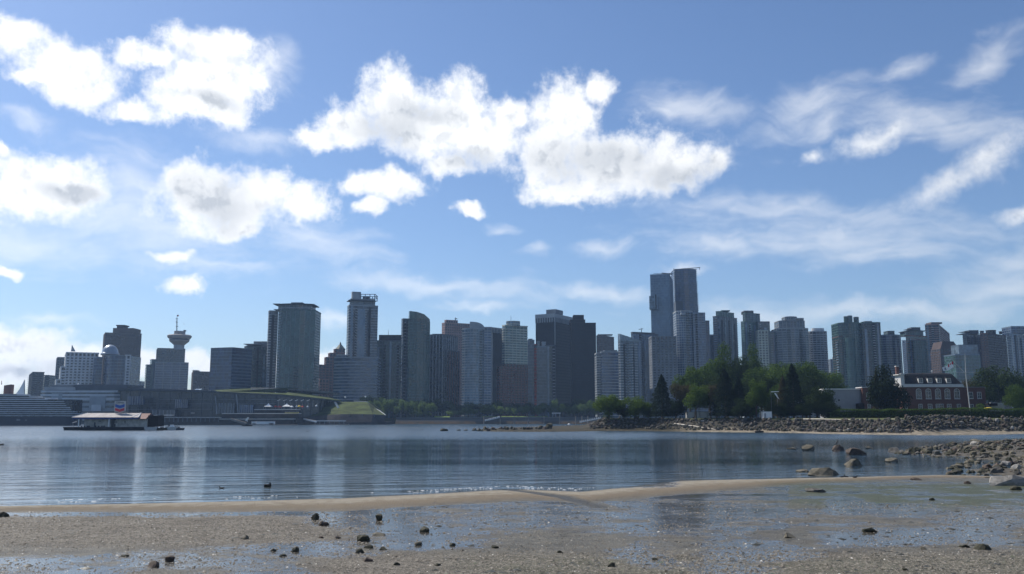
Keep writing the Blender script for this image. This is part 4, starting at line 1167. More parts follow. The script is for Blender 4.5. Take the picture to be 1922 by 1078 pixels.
for x0, x1, y0, y1, m in ((408, 441, 777, 757, 'g_grey'), (288, 329, 782, 770, 'g_grey'), (452, 476, 775, 760, 'g_blue'), (330, 352, 766, 750, 'g_navy'), (240, 268, 760, 744, 'g_navy')):
    mb = MB(); mb.box(X(x0, 797), X(x1, 797), 797.4 if x0 < 400 else 796, 801.5, Z(y0, 797), Z(y1, 797)); mb.build('glass_bay', M[m], t)
    mb = MB(); n_ = 6
    for k in range(n_ + 1): xx = X(x0, 797) + (X(x1, 797) - X(x0, 797)) * k / n_; mb.box(xx - .15, xx + .15, 795.8 if x0 >= 400 else 797.2, 796.1 if x0 >= 400 else 797.5, Z(y0, 797), Z(y1, 797))
    mb.build('glazing_bar', M['lgrey'], t)
out_ = outset(fp, 2.2)
mb = MB(); mb.prism(out_, [z - .5 for z in top], [z + .5 for z in top]); mb.build('roof_edge', M['dgrey'], t)
g1 = [P(390, 737.5, 806), P(470, 740, 808), P(530, 742.5, 812), P(596, 749, 842), P(640, 753.5, 880), P(612, 747, 900), P(570, 740, 880), P(541, 738, 862), P(536, 740, 836), P(470, 738, 830), P(400, 735.5, 830)]
mb = MB(); k = len(g1); mb.add([p + Vector((0, 0, .9)) for p in g1] + list(g1), [tuple(range(k))] + [(i, k + i, k + (i + 1) % k, (i + 1) % k) for i in range(k)])
mb.build('grass_roof', M['lawn_d'], t)
g2 = [P(392, 737.2, 835), P(470, 733.5, 850), P(541, 729, 862), P(560, 730.5, 905), P(480, 729.5, 905), P(400, 733.5, 900)]
mb = MB(); k = len(g2); mb.add([p + Vector((0, 0, .6)) for p in g2] + [Vector((p.x, p.y, p.z - 2)) for p in g2], [tuple(range(k))] + [(i, k + i, k + (i + 1) % k, (i + 1) % k) for i in range(k)])
mb.build('grass_roof', M['lawn_d'], t)
fp2 = [(X(470, 852), 852), (X(541, 864), 864), (X(620, 906), 906), (X(640, 960), 960), (X(470, 960), 960)]
mb = MB(); mb.prism(fp2, [Z(734.5, 852), Z(732, 864), Z(739, 906), Z(742, 960), Z(730, 960)], [Z(732, 852), Z(729.4, 864), Z(735, 906), Z(738, 960), Z(727, 960)]); mb.build('upper_roof', M['g_conv'], t)
mb = MB(); mb.prism([(X(226, 814), 814), (X(405, 806), 806), (X(405, 830), 830), (X(226, 850), 850)], [Z(733, 812), Z(735, 805), Z(735, 830), Z(733, 850)], [Z(728, 812), Z(733, 805), Z(733, 830), Z(728.5, 850)]); mb.build('roof_deck', M['dgrey'], t)
for x0, x1, y0, y1 in ((362, 374, 733.5, 729.5), (384, 396, 734.5, 732)):
    mb = MB(); a, c_ = P(x0, y0, 830), P(x1, y0, 830); zt = Z(y1, 830); mb.add([a, c_, (c_.x, 838, zt), (a.x, 838, zt), (a.x, 838, a.z), (c_.x, 838, a.z)], [(0, 1, 2, 3), (0, 4, 5, 1), (0, 3, 4), (1, 5, 2), (3, 2, 5, 4)]); mb.build('roof_light', M['g_pale'], t)
for x0, x1, y, d, dp in ((418, 560, 776.2, 788, 14), (478, 556, 768.8, 794, 18), (414, 552, 786.5, 782, 10), (232, 415, 783.5, 784, 10)):
    mb = MB(); mb.box(X(x0, d), X(x1, d), d, d + dp, Z(y + 1.0, d), Z(y - .4, d)); mb.build('terrace', M['trimw'], t)
    mb = MB(); mb.box(X(x0, d), X(x1, d), d + 1.0, d + dp, Z(y + 1.0, d) - 3.6, Z(y + 1.0, d) + .02); mb.build('terrace_wall', M['quay'], t)
for i in range(22):
    x = 236 + i * 8.4; mb = MB(); mb.box(X(x, 783) - .3, X(x, 783) + .3, 783.2, 783.9, 2.6, Z(784, 783)); mb.build('column', M['grey'], t)
for k, (x, y) in enumerate(((441, 741), (401, 744))):
    mb = MB(); mb.tube(P(x + 3, y, 798), P(x + 6, 778, 790), .3); mb.build('stay', M['lgrey'], t)
for x0, x1, y in ((288, 296, 779.5), (310, 327, 779), (360, 366, 775)):
    mb = MB(); mb.box(X(x0, 786), X(x1, 786), 786, 788, Z(y + .9, 786), Z(y, 786)); mb.build('door_canopy', M['wpaint'], t)
# tents, light poles and street furniture on the terrace
M['tent'] = mat('white_canvas', (.80, .79, .76), .8, .05, .5)
M['redcl'] = mat('red_canvas', (.45, .07, .05), .7, .15, .5); M['yel'] = mat('yellow_canvas', (.70, .52, .08), .7, .1, .5)
for x0, x1, lab in ((496, 510, 'white peaked tent standing alone at the end of the terrace'), (530, 545, 'white peaked tent standing amid red and orange parasols on the terrace')):
    d = 792; t = thing('tent', lab, 'tent', (X((x0 + x1) / 2, d), d, Z(763.5, d)), 'terrace tents'); b0 = rect(x0, x1, d, 6); c = Vector(((X(x0, d) + X(x1, d)) / 2, d + 3))
    mb = MB(); z0, z1 = Z(763.2, d), Z(757, d); cur = [(1, z0), (.55, z0 + (z1 - z0) * .3), (.22, z0 + (z1 - z0) * .65), (.05, z1)]
    for (s0, za), (s1, zb) in zip(cur, cur[1:]): mb.frustum([tuple(c + (Vector(q) - c) * s0) for q in b0], [tuple(c + (Vector(q) - c) * s1) for q in b0], za, zb)
    mb.build('canopy', M['tent'], t)
    for q in b0:
        mb = MB(); mb.tube((q[0], q[1], Z(769, d)), (q[0], q[1], z0 + .1), .12); mb.build('pole', M['lgrey'], t)
for k, (x0, x1, y, m) in enumerate(((514, 522, 762.5, 'redcl'), (521, 530, 762.8, 'redcl'), (545, 552, 762.8, 'tent'), (555, 560, 762, 'tent'), (559, 566, 761.8, 'yel'), (566, 572, 762.8, 'redcl'), (576, 580, 762.5, 'tent'), (592, 597, 761, 'tent'))):
    d = 796 if x0 < 555 else 806
    lab = ['red parasol between the two white tents, next to the lone tent', 'red parasol touching the second white tent', 'white parasol just past the second tent', 'small white parasol beside the yellow one', 'yellow parasol on the terrace', 'orange red parasol beside the yellow parasol', 'white parasol beside the orange red one', 'white parasol farthest along the terrace towards the mound'][k]
    t = thing('parasol', lab, 'parasol', (X((x0 + x1) / 2, d), d, Z(767, d)), 'terrace parasols'); w = (X(x1, d) - X(x0, d)) / 2; cx = (X(x0, d) + X(x1, d)) / 2
    mb = MB(); mb.lathe(cx, d, [(w, Z(y + 1.8, d)), (w * .95, Z(y + 1.3, d)), (w * .1, Z(y - 1.2, d))], 8); mb.build('canopy', M[m], t)
    mb = MB(); mb.tube((cx, d, Z(768.5, d)), (cx, d, Z(y + 1, d)), .1); mb.build('pole', M['lgrey'], t)
pole0 = None
for k, x in enumerate((522, 533.5, 545, 555.5, 566.5, 577.5)):
    d = 800 + k * 2; a = P(x + 1.2, 766, d); h = Z(751, d) - a.z
    if pole0 is None:
        t = thing('light_pole', 'x', 'light pole', a, 'terrace light poles')
        mb = MB(); mb.tube((a.x, a.y, a.z - 1), (a.x - .6, a.y, a.z + h), .16, .1); mb.build('post', M['lgrey'], t)
        mb = MB(); mb.add([(a.x - 1.6, a.y - .5, a.z + h - .55), (a.x + .9, a.y - .5, a.z + h + .5), (a.x + .9, a.y + .5, a.z + h + .5), (a.x - 1.6, a.y + .5, a.z + h - .55), (a.x - 1.6, a.y - .5, a.z + h - .95), (a.x + .9, a.y - .5, a.z + h + .1), (a.x + .9, a.y + .5, a.z + h + .1), (a.x - 1.6, a.y + .5, a.z + h - .95)], [(0, 1, 2, 3), (7, 6, 5, 4), (0, 4, 5, 1), (1, 5, 6, 2), (2, 6, 7, 3), (3, 7, 4, 0)]); mb.build('lamp_head', M['wpaint'], t)
        pole0 = t
    else:
        t = pole0.copy(); col.objects.link(t); t.location = a
        for ch in list(pole0.children): q = ch.copy(); col.objects.link(q); q.parent = t
    t['label'] = ['light pole with a tilted white head nearest the lone white tent', 'light pole rising over the red parasols', 'light pole with tilted white head just past the second tent', 'light pole with tilted white head beside the small white parasol', 'light pole with tilted white head over the yellow parasol', 'light pole with tilted white head closest to the grassy mound'][k]
for k, x in enumerate((586, 595, 604)):
    d = 815 + 4 * k; t = thing('flag_mast', ['bare leaning mast next to the last lamp head', 'bare leaning mast in the middle of three', 'bare leaning mast closest to the grassy mound'][k], 'mast', P(x, 762, d), 'bare terrace masts')
    mb = MB(); mb.tube(P(x, 764, d), P(x + 2.5, 750.5, d), .14, .09); mb.build('post', M['lgrey'], t)
for x, y, lab in ((648, 746, 'lamp post with a white globe behind the mound, above the stair'), (686, 745, 'lamp post with a white globe behind the mound near the trees')):
    d = 900; t = thing('lamp_post', lab, 'lamp post', P(x, 758, d), 'globe lamps behind the mound'); mb = MB(); mb.tube(P(x, 757, d), P(x, y + 2, d), .12); mb.build('post', M['grey'], t)
    mb = MB(); c = P(x, y, d); mb.lathe(c.x, d, [(.2, c.z - .9), (.8, c.z - .4), (.9, c.z + .2), (.4, c.z + .8)], 8); mb.build('globe', M['wpaint'], t)
# floats, gangways and little boats along the quay
d = 776
t = thing('bus', 'small white and yellow bus standing on the terrace road', 'bus', (X(548, 784), 784, 6)); mb = MB(); mb.box(X(536, 783), X(561, 783), 783, 786, Z(776, 783), Z(773.9, 783)); mb.build('body', M['yel'], t); mb = MB(); mb.box(X(536.3, 783), X(560.6, 783), 782.9, 786.1, Z(774.9, 783), Z(774.2, 783)); mb.build('window_band', M['g_dark'], t); mb = MB(); mb.box(X(536, 783), X(561, 783), 783, 786, Z(773.9, 783), Z(773.5, 783)); mb.build('roof', M['wpaint'], t)
t = thing('gangway', 'white covered gangway sloping down to the float below the mound', 'gangway', (X(580, 790), 790, 0)); mb = MB(); a, c = P(570, 786.5, 800), P(594, 792, 790)
mb.add([a + Vector((0, -1, -.7)), c + Vector((0, -1, -.7)), c + Vector((0, -1, .6)), a + Vector((0, -1, .6)), a + Vector((0, 1, -.7)), c + Vector((0, 1, -.7)), c + Vector((0, 1, .6)), a + Vector((0, 1, .6))], [(0, 1, 2, 3), (7, 6, 5, 4), (3, 2, 6, 7), (0, 4, 5, 1), (0, 3, 7, 4), (1, 5, 6, 2)]); mb.build('ramp', M['wpaint'], t)
t = thing('float_shed', 'long low white roofed float shed moored below the mound', 'float shed', (X(620, 800), 800, 0)); mb = MB(); mb.box(X(590, 800), X(648, 800), 800, 806, Z(791, 800), Z(789.6, 800)); mb.build('roof', M['wpaint'], t)
for x in range(592, 648, 9):
    mb = MB(); mb.box(X(x, 800), X(x, 800) + .4, 801, 801.4, .5, Z(790.8, 800)); mb.build('post', M['lgrey'], t)
mb = MB(); mb.box(X(585, 800), X(656, 800), 799, 807, -.3, .7); mb.build('float', M['wood'], t)
t = thing('float_dock', 'pale floating dock with low white sheds in front of the terraces', 'dock', (X(495, 764), 764, 0)); mb = MB(); mb.box(X(470, 764), X(560, 764), 763, 768, -.3, .6); mb.build('float', M['wood'], t)
for x0, x1, y0, y1 in ((475, 483, 793, 791.5), (484, 518, 792.8, 791.4), (477, 482, 796, 794.5), (508, 516, 796, 794.2)):
    mb = MB(); mb.box(X(x0, 765), X(x1, 765), 764, 766, .55, Z(y1, 765)); mb.build('shed', M['wpaint'], t)
t = thing('gangway', 'long grey sloping gangway at the quay in front of the dark hall', 'gangway', (X(448, 764), 764, 0)); mb = MB(); a, c = P(434, 787, 776), P(462, 795, 764)
mb.add([a + Vector((0, -1, -1.0)), c + Vector((0, -1, -1.0)), c + Vector((0, -1, .8)), a + Vector((0, -1, .8)), a + Vector((0, 1, -1.0)), c + Vector((0, 1, -1.0)), c + Vector((0, 1, .8)), a + Vector((0, 1, .8))], [(0, 1, 2, 3), (7, 6, 5, 4), (3, 2, 6, 7), (0, 4, 5, 1), (0, 3, 7, 4), (1, 5, 6, 2)]); mb.build('ramp', M['wood'], t)
t = thing('waterfront_sculpture', 'white blocky sculpture standing on the quay by the grey gangway', 'sculpture', (X(467, 780), 780, 2.6)); mb = MB()
for x0, x1, y0, y1 in ((464, 468, 788, 785.5), (466, 469, 785.6, 783.5), (463, 466, 790, 788)): mb.box(X(x0, 780), X(x1, 780), 779, 780.5, Z(y0, 780), Z(y1, 780))
mb.box(X(466, 780), X(466.8, 780), 779.2, 780.2, 2.6, Z(787, 780)); mb.build('figure', M['tent'], t)
def boat_hull(mb, x0, x1, y, z0, z1, w, bow_=.25):
    L = x1 - x0; prof_ = [(0, .8), (.1, .95), (.5, 1.0), (1 - bow_, .8), (1 - bow_ * .4, .42), (1, .03)]
    top_ = [(x0 + L * f, y - w / 2 * k) for f, k in prof_] + [(x0 + L * f, y + w / 2 * k) for f, k in prof_[::-1]]
    c = Vector((x0 + L * .47, y)); bot = [tuple(c + (Vector(q) - c) * .82) for q in top_]
    mb.frustum(bot, top_, z0, z1)
t = thing('speedboat', 'dark speedboat moving on open water with a low windscreen', 'boat', (X(466, 640), 640, 0)); mb = MB(); boat_hull(mb, X(456.5, 640), X(477, 640), 640, -.3, .75, 2.4); mb.build('hull', M['black'], t)
mb = MB(); mb.box(X(463, 640), X(468, 640), 639.2, 640.8, .72, 1.5); mb.build('windscreen', M['g_dark'], t); mb = MB(); mb.box(X(458, 640), X(459.5, 640), 639.6, 640.4, .7, 1.3); mb.build('outboard_motor', M['dgrey'], t)

# --- white terminal with the fabric sail, and the moored liner
t = thing('ferry_terminal', 'white banded cruise terminal with dark window strips and a curved prow', 'terminal', (X(150, 900), 900, 0)); D = 900
prow = [(X(72, D), D + 8), (X(76, D), D + 2), (X(86, D), D - 1), (X(128, D), D), (X(215, D), D), (X(226, D), D + 4), (X(226, D), D + 60), (X(72, D), D + 60)]
mb = MB(); mb.prism(prow, 0, Z(733, D)); mb.build('core_wall', M['g_grey'], t)
for y0, y1, o_, m in ((737, 733.5, .8, 'white'), (744, 740, .8, 'white'), (752, 746.5, .8, 'white'), (762, 756.5, .6, 'lgrey'), (772, 766, .5, 'lgrey'), (790, 778, .5, 'lgrey')):
    mb = MB(); mb.prism(outset(prow, o_), Z(y0, D), Z(y1, D)); mb.build('floor_band', M[m], t)
mb = MB(); mb.box(X(98, D), X(118, D), D - 1.2, D + 6, Z(756, D), Z(738, D)); mb.build('wall_panel', M['lgrey'], t)
mb = MB(); mb.box(X(170, D), X(200, D), D - 1.3, D + 6, Z(767, D), Z(744, D)); mb.build('wall_panel', M['lgrey'], t)
mb = MB(); mb.box(X(175, D), X(193, D), D - 2.0, D + 6, Z(772, D), Z(760, D)); mb.build('wall_panel', M['white'], t)
mb = MB(); mb.prism(rect(82, 140, D + 6, 40), Z(733, D + 6) - .05, Z(727, D + 6)); mb.build('roof_block', M['lgrey'], t)
mb = MB(); mb.prism(rect(94, 138, D + 10, 36), Z(727, D + 10) - .05, Z(722.5, D + 10)); mb.build('roof_block', M['grey'], t)
mb = MB(); mb.prism(rect(137, 238, D + 8, 40), Z(733, D + 8) - .05, Z(722, D + 8)); mb.build('roof_block', M['dgrey'], t)
mb = MB(); c = P(147, 721.5, D + 12); mb.lathe(c.x, c.y, [(1.1, c.z - .4), (.9, c.z + .4), (.3, c.z + 1.1)], 10); mb.build('radar_dome', M['wpaint'], t)
mb = MB(); mb.box(X(72, D), X(226, D), D + 1, D + 58, Z(733, D) - .03, Z(732.3, D)); mb.build('roof', M['grey'], t)
t = thing('fabric_sail_roof', 'white fabric sail roof with a steep pointed peak', 'sail roof', (X(36, 1000), 1000, 0)); D = 1000
pk = P(45, 715, D); ba = [P(24, 742, D - 8), P(46, 742, D - 8), P(46.5, 742, D + 8), P(24, 742, D + 8)]
mb = MB(); n = 8; rows = []
for i in range(n + 1):
    f = i / n; g_ = f ** 1.7
    rows.append([Vector((q.x + (pk.x - q.x) * f, q.y + (pk.y - q.y) * f, q.z + (pk.z - q.z) * g_)) for q in ba])
vs = [v for r_ in rows for v in r_]; mb.add(vs, [(4 * i + j, 4 * i + (j + 1) % 4, 4 * i + 4 + (j + 1) % 4, 4 * i + 4 + j) for i in range(n) for j in range(4)]); mb.build('sail', M['tent'], t)
mb = MB(); mb.tube(P(46, 742, D), P(46, 713.5, D), .5); mb.build('mast', M['lgrey'], t)
mb = MB(); mb.box(X(8, D), X(50, D), D - 10, D + 30, 0, Z(742, D)); mb.build('hall_base', M['lgrey'], t)
t = thing('cruise_liner', 'long cruise liner with a dark blue hull and rows of white cabin decks', 'ship', (X(60, 705), 705, 0)); D = 705
def shipfoot(xe, y0, y1, w=24): return [(X(-160, D), D + y0), (X(xe - 8, D), D + y0), (X(xe - 2, D), D + y0 + 3), (X(xe, D), D + w / 2), (X(xe - 2, D), D + w - 3), (X(xe - 8, D), D + w), (X(-160, D), D + w)]
M['hull'] = mat('navy_hull', (.020, .025, .045), .45, .2, .2)
mb = MB(); mb.frustum(shipfoot(133, 0, 0), shipfoot(137, 0, 0), -1, Z(783, D)); mb.build('hull', M['hull'], t)
mb = MB(); mb.box(X(35, D), X(42, D), D - .06, D + .5, Z(790, D), Z(786.5, D)); mb.box(X(51, D), X(54.5, D), D - .06, D + .5, Z(790.5, D), Z(787.5, D)); mb.build('hull_emblem', M['grey'], t)
mb = MB(); mb.prism(shipfoot(134, 1.2, 0), Z(783, D) - .05, Z(750, D)); mb.build('cabin_wall', M['g_dark'], t)
for i, (y, xe) in enumerate(((781.5, 135), (777.5, 135), (773.7, 134), (770, 133), (766.2, 132), (762.4, 130), (758.6, 128), (754.8, 126), (751, 94))):
    mb = MB(); mb.prism(shipfoot(xe, 0, 0), Z(y, D), Z(y - 1.5, D)); mb.build('deck', M['white'], t)
    if i in (0, 1):
        mb = MB()
        for k in range(9): mb.box(X(4 + 14 * k, D), X(12 + 14 * k, D), D - .3, D + 1, Z(y, D), Z(y - 2.2, D))
        mb.build('lifeboat' if i == 1 else 'hull_panel', M['lgrey'], t, 'stuff')
for xe, y0, y1, m in ((90, 750, 746.5, 'white'), (60, 746.5, 742.5, 'lgrey'), (36, 742.6, 739.5, 'white')):
    mb = MB(); mb.prism(shipfoot(xe, 3, 0, 21), Z(y0, D) - .06, Z(y1, D)); mb.build('upper_deck', M[m], t)
    mb = MB(); mb.prism(shipfoot(xe - 1.2, 2.9, 0, 21.1), Z(y0 - 1.1, D), Z(y1 + 1.0, D)); mb.build('window_strip', M['g_dark'], t)
mb = MB(); mb.prism([(X(-6, D), D + 9), (X(6.5, D), D + 9), (X(5.5, D), D + 15), (X(-6, D), D + 15)], Z(742, D), [Z(723, D), Z(721, D), Z(721, D), Z(723, D)]); mb.build('funnel', M['rbrown'], t)
mast(t, 3, D + 12, 722, 715, .35, 'grey')

# ---------------------------------------------------------------- trees
LF = {
    'bright': leaf('leaf_bright', (.098, .150, .030), (.054, .092, .022), .43),
    'mid': leaf('leaf_mid', (.076, .122, .028), (.042, .072, .020), .40),
    'deep': leaf('leaf_deep', (.036, .056, .020), (.022, .036, .015), .3),
    'dark': leaf('leaf_conifer', (.022, .034, .018), (.014, .022, .013), .15),
    'pale': leaf('leaf_pale', (.128, .190, .058), (.090, .138, .042), .55),
    'brown': leaf('leaf_copper', (.074, .062, .030), (.048, .044, .022), .35),
}
bark = mat('bark', (.085, .068, .052), .95, .35, 2.0)


def crown_mesh(name, kind, n, ls, asp, seed):
    r = np.random.default_rng(seed)
    if kind == 'conifer':
        z = .04 + .96 * r.random(n) ** 1.35
        lay = .72 + .28 * np.abs(np.sin(z * 26 + r.normal(0, .25, n)))
        rad = .5 * np.clip(1 - z, 0, 1) ** .72 * lay * (.35 + .65 * r.random(n) ** .35)
        a = r.random(n) * 2 * np.pi
        rad *= 1 + .22 * np.sin(a * 3 + seed) * np.sin(z * 9 + seed)
        c = np.stack([rad * np.cos(a), rad * np.sin(a), z + .012], -1)
        out = np.stack([np.cos(a), np.sin(a), np.full(n, .2)], -1)
    else:
        cz, rz, nl, lr = {'broad': (.60, .34, 19, (.13, .22)), 'slim': (.58, .38, 9, (.17, .27)), 'bush': (.46, .42, 16, (.14, .24)), 'tall': (.58, .40, 20, (.14, .22))}[kind]
        L = []
        for k in range(nl):
            v = r.normal(size=3); v /= np.linalg.norm(v)
            q = r.random() ** .5
            rr = r.uniform(*lr)
            wid = .5 - rr * .9
            hz = v[2] * q * (rz - rr * .6)
            taper = 1 - .25 * max(0, hz / rz)
            L.append((v[0] * q * wid * 1.15 * taper, v[1] * q * wid * 1.15 * taper, cz + hz, rr))
        L = np.array(L)
        k = r.choice(nl, n, p=L[:, 3] ** 2 / (L[:, 3] ** 2).sum())
        v = r.normal(size=(n, 3)); v /= np.linalg.norm(v, axis=1)[:, None]
        q = r.random(n) ** .28
        bump = 1 + .22 * np.sin(v[:, 0] * 7 + k) * np.sin(v[:, 1] * 6 + 2 * k) * np.sin(v[:, 2] * 7)
        c = L[k, :3] + v * (L[k, 3] * q * bump)[:, None] * np.array([1, 1, .85])
        c[:, 2] = np.clip(c[:, 2], .02, 1.0)
        c[:, :2] *= .5 / np.percentile(np.abs(c[:, :2]), 99.0); c[:, 2] = c[:, 2].min() + (c[:, 2] - c[:, 2].min()) * (.985 - c[:, 2].min()) / (np.percentile(c[:, 2], 99.7) - c[:, 2].min())
        out = v
    nn = out + r.normal(0, .55, (n, 3)); nn /= np.linalg.norm(nn, axis=1)[:, None]
    h = r.normal(size=(n, 3)); u = np.cross(nn, h); u /= np.linalg.norm(u, axis=1)[:, None]
    w = np.cross(nn, u)
    s = (ls * r.uniform(.6, 1.3, n))[:, None]
    sc_ = np.array([1, 1, asp])
    vs = np.stack([c + (-u * 1.0) * s * sc_, c + (-w * .62) * s * sc_, c + u * s * sc_, c + w * .62 * s * sc_], 1).reshape(-1, 3)
    me = bpy.data.meshes.new(name)
    me.vertices.add(4 * n); me.vertices.foreach_set('co', vs.ravel())
    me.loops.add(4 * n); me.loops.foreach_set('vertex_index', np.arange(4 * n))
    me.polygons.add(n); me.polygons.foreach_set('loop_start', np.arange(n) * 4); me.polygons.foreach_set('loop_total', np.full(n, 4))
    me.update(); me.validate()
    me.materials.append(None)
    return me


def trunk_mesh(kind, seed):
    r = random.Random(seed)
    mb = MB()
    h = .95 if kind == 'conifer' else .55
    mb.tube((0, 0, -.06), (0, 0, .25), .035, .026, 7); mb.tube((0, 0, .25), (r.uniform(-.03, .03), r.uniform(-.03, .03), h), .026, .008, 7)
    if kind != 'conifer':
        for k in range(5):
            a = r.random() * 6.28; z = r.uniform(.2, .42)
            mb.tube((0, 0, z), (.26 * math.cos(a), .26 * math.sin(a), z + r.uniform(.15, .32)), .015, .005, 5)
    me = bpy.data.meshes.new('trunk'); me.from_pydata(mb.v, [], mb.f); me.materials.append(bark); return me


CR, TK = {}, {}
def crown(kind, mname, var):
    k = (kind, mname, var)
    if k not in CR:
        n, ls, asp = {'broad': (9000, .021, .9), 'tall': (11000, .024, .62), 'conifer': (11000, .021, .5), 'slim': (2600, .036, .6), 'bush': (8500, .023, 1.0)}[kind]
        base = ('base', kind, var)
        if base not in CR: CR[base] = crown_mesh('crown', kind, n, ls, asp, 100 + var * 7 + len(kind))
        me = CR[base].copy() if any(q[:1] != ('base',) and q[0] == kind and q[2] == var for q in CR) else CR[base]
        me.materials[0] = LF[mname]
        CR[k] = me
    return CR[k]
def trunk(kind, var):
    k = (kind, var)
    if k not in TK: TK[k] = trunk_mesh(kind, var)
    return TK[k]


def tree(label, x, yt, w, D, kind, mname, group=None, zb=None, var=None, name='tree'):
    var = random.randrange(4) if var is None else var
    if zb is None: D = max(D, first_D(x) + 2 + .35 * max(0, D - 345))
    q = P(x, 780, D)
    if zb is None: zb = float(island_z(np.array([q.x]), np.array([D]))[0])
    h = Z(yt, D) - zb; wm_ = w * D / FPX
    t = thing(name, label, 'tree', (q.x, D, zb), group)
    t.scale = (wm_, wm_, h); t.rotation_euler = (0, 0, random.random() * 6.28)
    link_mesh('crown', crown(kind, mname, var), t)
    link_mesh('trunk', trunk('conifer' if kind == 'conifer' else 'broad', var), t)
    return t


for a in [
    ('round bright green bush tree closest to the white gangway, at the end of the island', 1143, 741, 54, 345, 'bush', 'bright'),
    ('dark low bush squeezed between the two bright bush trees', 1170, 752, 30, 352, 'bush', 'deep'),
    ('rounded bright green tree just short of the dark fir at the island point', 1192, 744, 50, 344, 'bush', 'bright'),
    ('small olive bush leaning against the dark pointed fir', 1217, 757, 26, 346, 'bush', 'mid'),
    ('tall dark broad fir standing alone near the island point', 1243, 704, 56, 350, 'conifer', 'dark'),
    ('dark bush at the foot of the dark fir on the island point', 1268, 750, 36, 356, 'bush', 'deep'),
    ('copper-leaved tree rising behind the bright green maple', 1288, 720, 52, 385, 'broad', 'brown'),
    ('bright green maple standing in front of the white sheds', 1306, 722, 56, 348, 'tall', 'bright'),
    ('copper brown tree between the bright maple and the dark cedar', 1334, 722, 48, 380, 'broad', 'brown'),
    ('large dark cedar in the middle of the island shore', 1362, 694, 66, 358, 'conifer', 'dark'),
    ('dark cedar next to the largest one, slightly shorter', 1388, 708, 44, 364, 'conifer', 'dark'),
    ('deep green bush below the dark cedars', 1388, 748, 50, 350, 'bush', 'deep'),
    ('narrow bright green tree with a leaning trunk past the cedars', 1420, 714, 46, 352, 'tall', 'bright'),
    ('dark green undergrowth tree behind the white shed', 1446, 736, 44, 372, 'bush', 'deep'),
    ('dark tall cedar beside the white awning', 1490, 684, 58, 358, 'conifer', 'dark'),
    ('reddish dark cedar standing against the white awning', 1472, 706, 40, 366, 'conifer', 'brown'),
    ('dark green bushy tree covering the end of the pale hall', 1534, 728, 70, 362, 'bush', 'deep'),
    ('small deep green shrub tree below the tall cedar by the pale hall', 1506, 756, 40, 352, 'bush', 'deep'),
    ('dark shrub filling the corner between the hedge and the pale hall', 1554, 754, 42, 354, 'bush', 'deep'),
    ('brownish dark cypress against the brick wing', 1649, 690, 22, 372, 'conifer', 'brown'),
    ('massive dark evergreen hiding the joint of the brick house', 1671, 686, 74, 366, 'bush', 'dark'),
    ('tallest leafy tree of the island grove, below the green-capped tower', 1366, 645, 66, 470, 'tall', 'mid'),
    ('tall leafy tree of the grove in front of the cream gridded wing', 1412, 646, 52, 476, 'tall', 'mid'),
    ('leafy tree low between the two tallest grove trees', 1392, 668, 50, 465, 'broad', 'deep'),
    ('rounded green tree at the near edge of the grove, over the copper tree', 1296, 688, 66, 440, 'broad', 'mid'),
    ('green grove tree in front of the stepped blue tower', 1332, 684, 60, 450, 'broad', 'mid'),
    ('grove tree over the narrow bright tree', 1430, 690, 74, 445, 'broad', 'mid'),
    ('yellowish green grove tree under the cream gridded wing', 1452, 684, 60, 460, 'broad', 'bright'),
    ('green grove tree below the gap between towers', 1478, 680, 62, 465, 'broad', 'mid'),
    ('broad green grove tree below the rounded tiered tower', 1514, 678, 74, 455, 'broad', 'mid'),
    ('deep green grove tree behind the tall cedar', 1520, 704, 60, 430, 'broad', 'deep'),
    ('outer green grove tree over the pale hall roof', 1566, 695, 60, 480, 'broad', 'mid'),
    ('deep grove tree in shade behind the dark cedar of the shore', 1400, 712, 80, 420, 'broad', 'deep'),
    ('dark filler tree of the grove behind the white awning', 1460, 712, 70, 425, 'broad', 'deep'),
    ('shaded grove tree behind the copper brown tree', 1345, 706, 66, 425, 'broad', 'deep'),
    ('leafy filler tree of the grove just behind the small white shed', 1436, 706, 58, 388, 'broad', 'deep'),
    ('green tree between the white awning and the tall cedar', 1464, 722, 44, 380, 'broad', 'mid'),
    ('green bush filling the ground between the cedars and the white shed', 1408, 752, 40, 362, 'bush', 'mid'),
    ('low bush between the white shed and the tall cedar', 1466, 756, 36, 356, 'bush', 'deep'),
    ('big dull dark green tree beyond the brick house', 1873, 687, 82, 470, 'broad', 'deep'),
    ('dull brown green tree behind the flagpole', 1838, 712, 50, 480, 'broad', 'brown'),
    ('tree with dense dark crown joining the dull brown tree from the edge side', 1905, 706, 50, 475, 'broad', 'deep'),
    ('rounded olive bush at the outer end of the hedge', 1912, 722, 46, 380, 'bush', 'mid'),
    ('low light green bush beside the brick house corner', 1838, 758, 36, 372, 'bush', 'bright'),
    ('olive bush just past the outer end bush', 1952, 716, 60, 384, 'bush', 'mid'),
]:
    tree(*a, group='island trees')

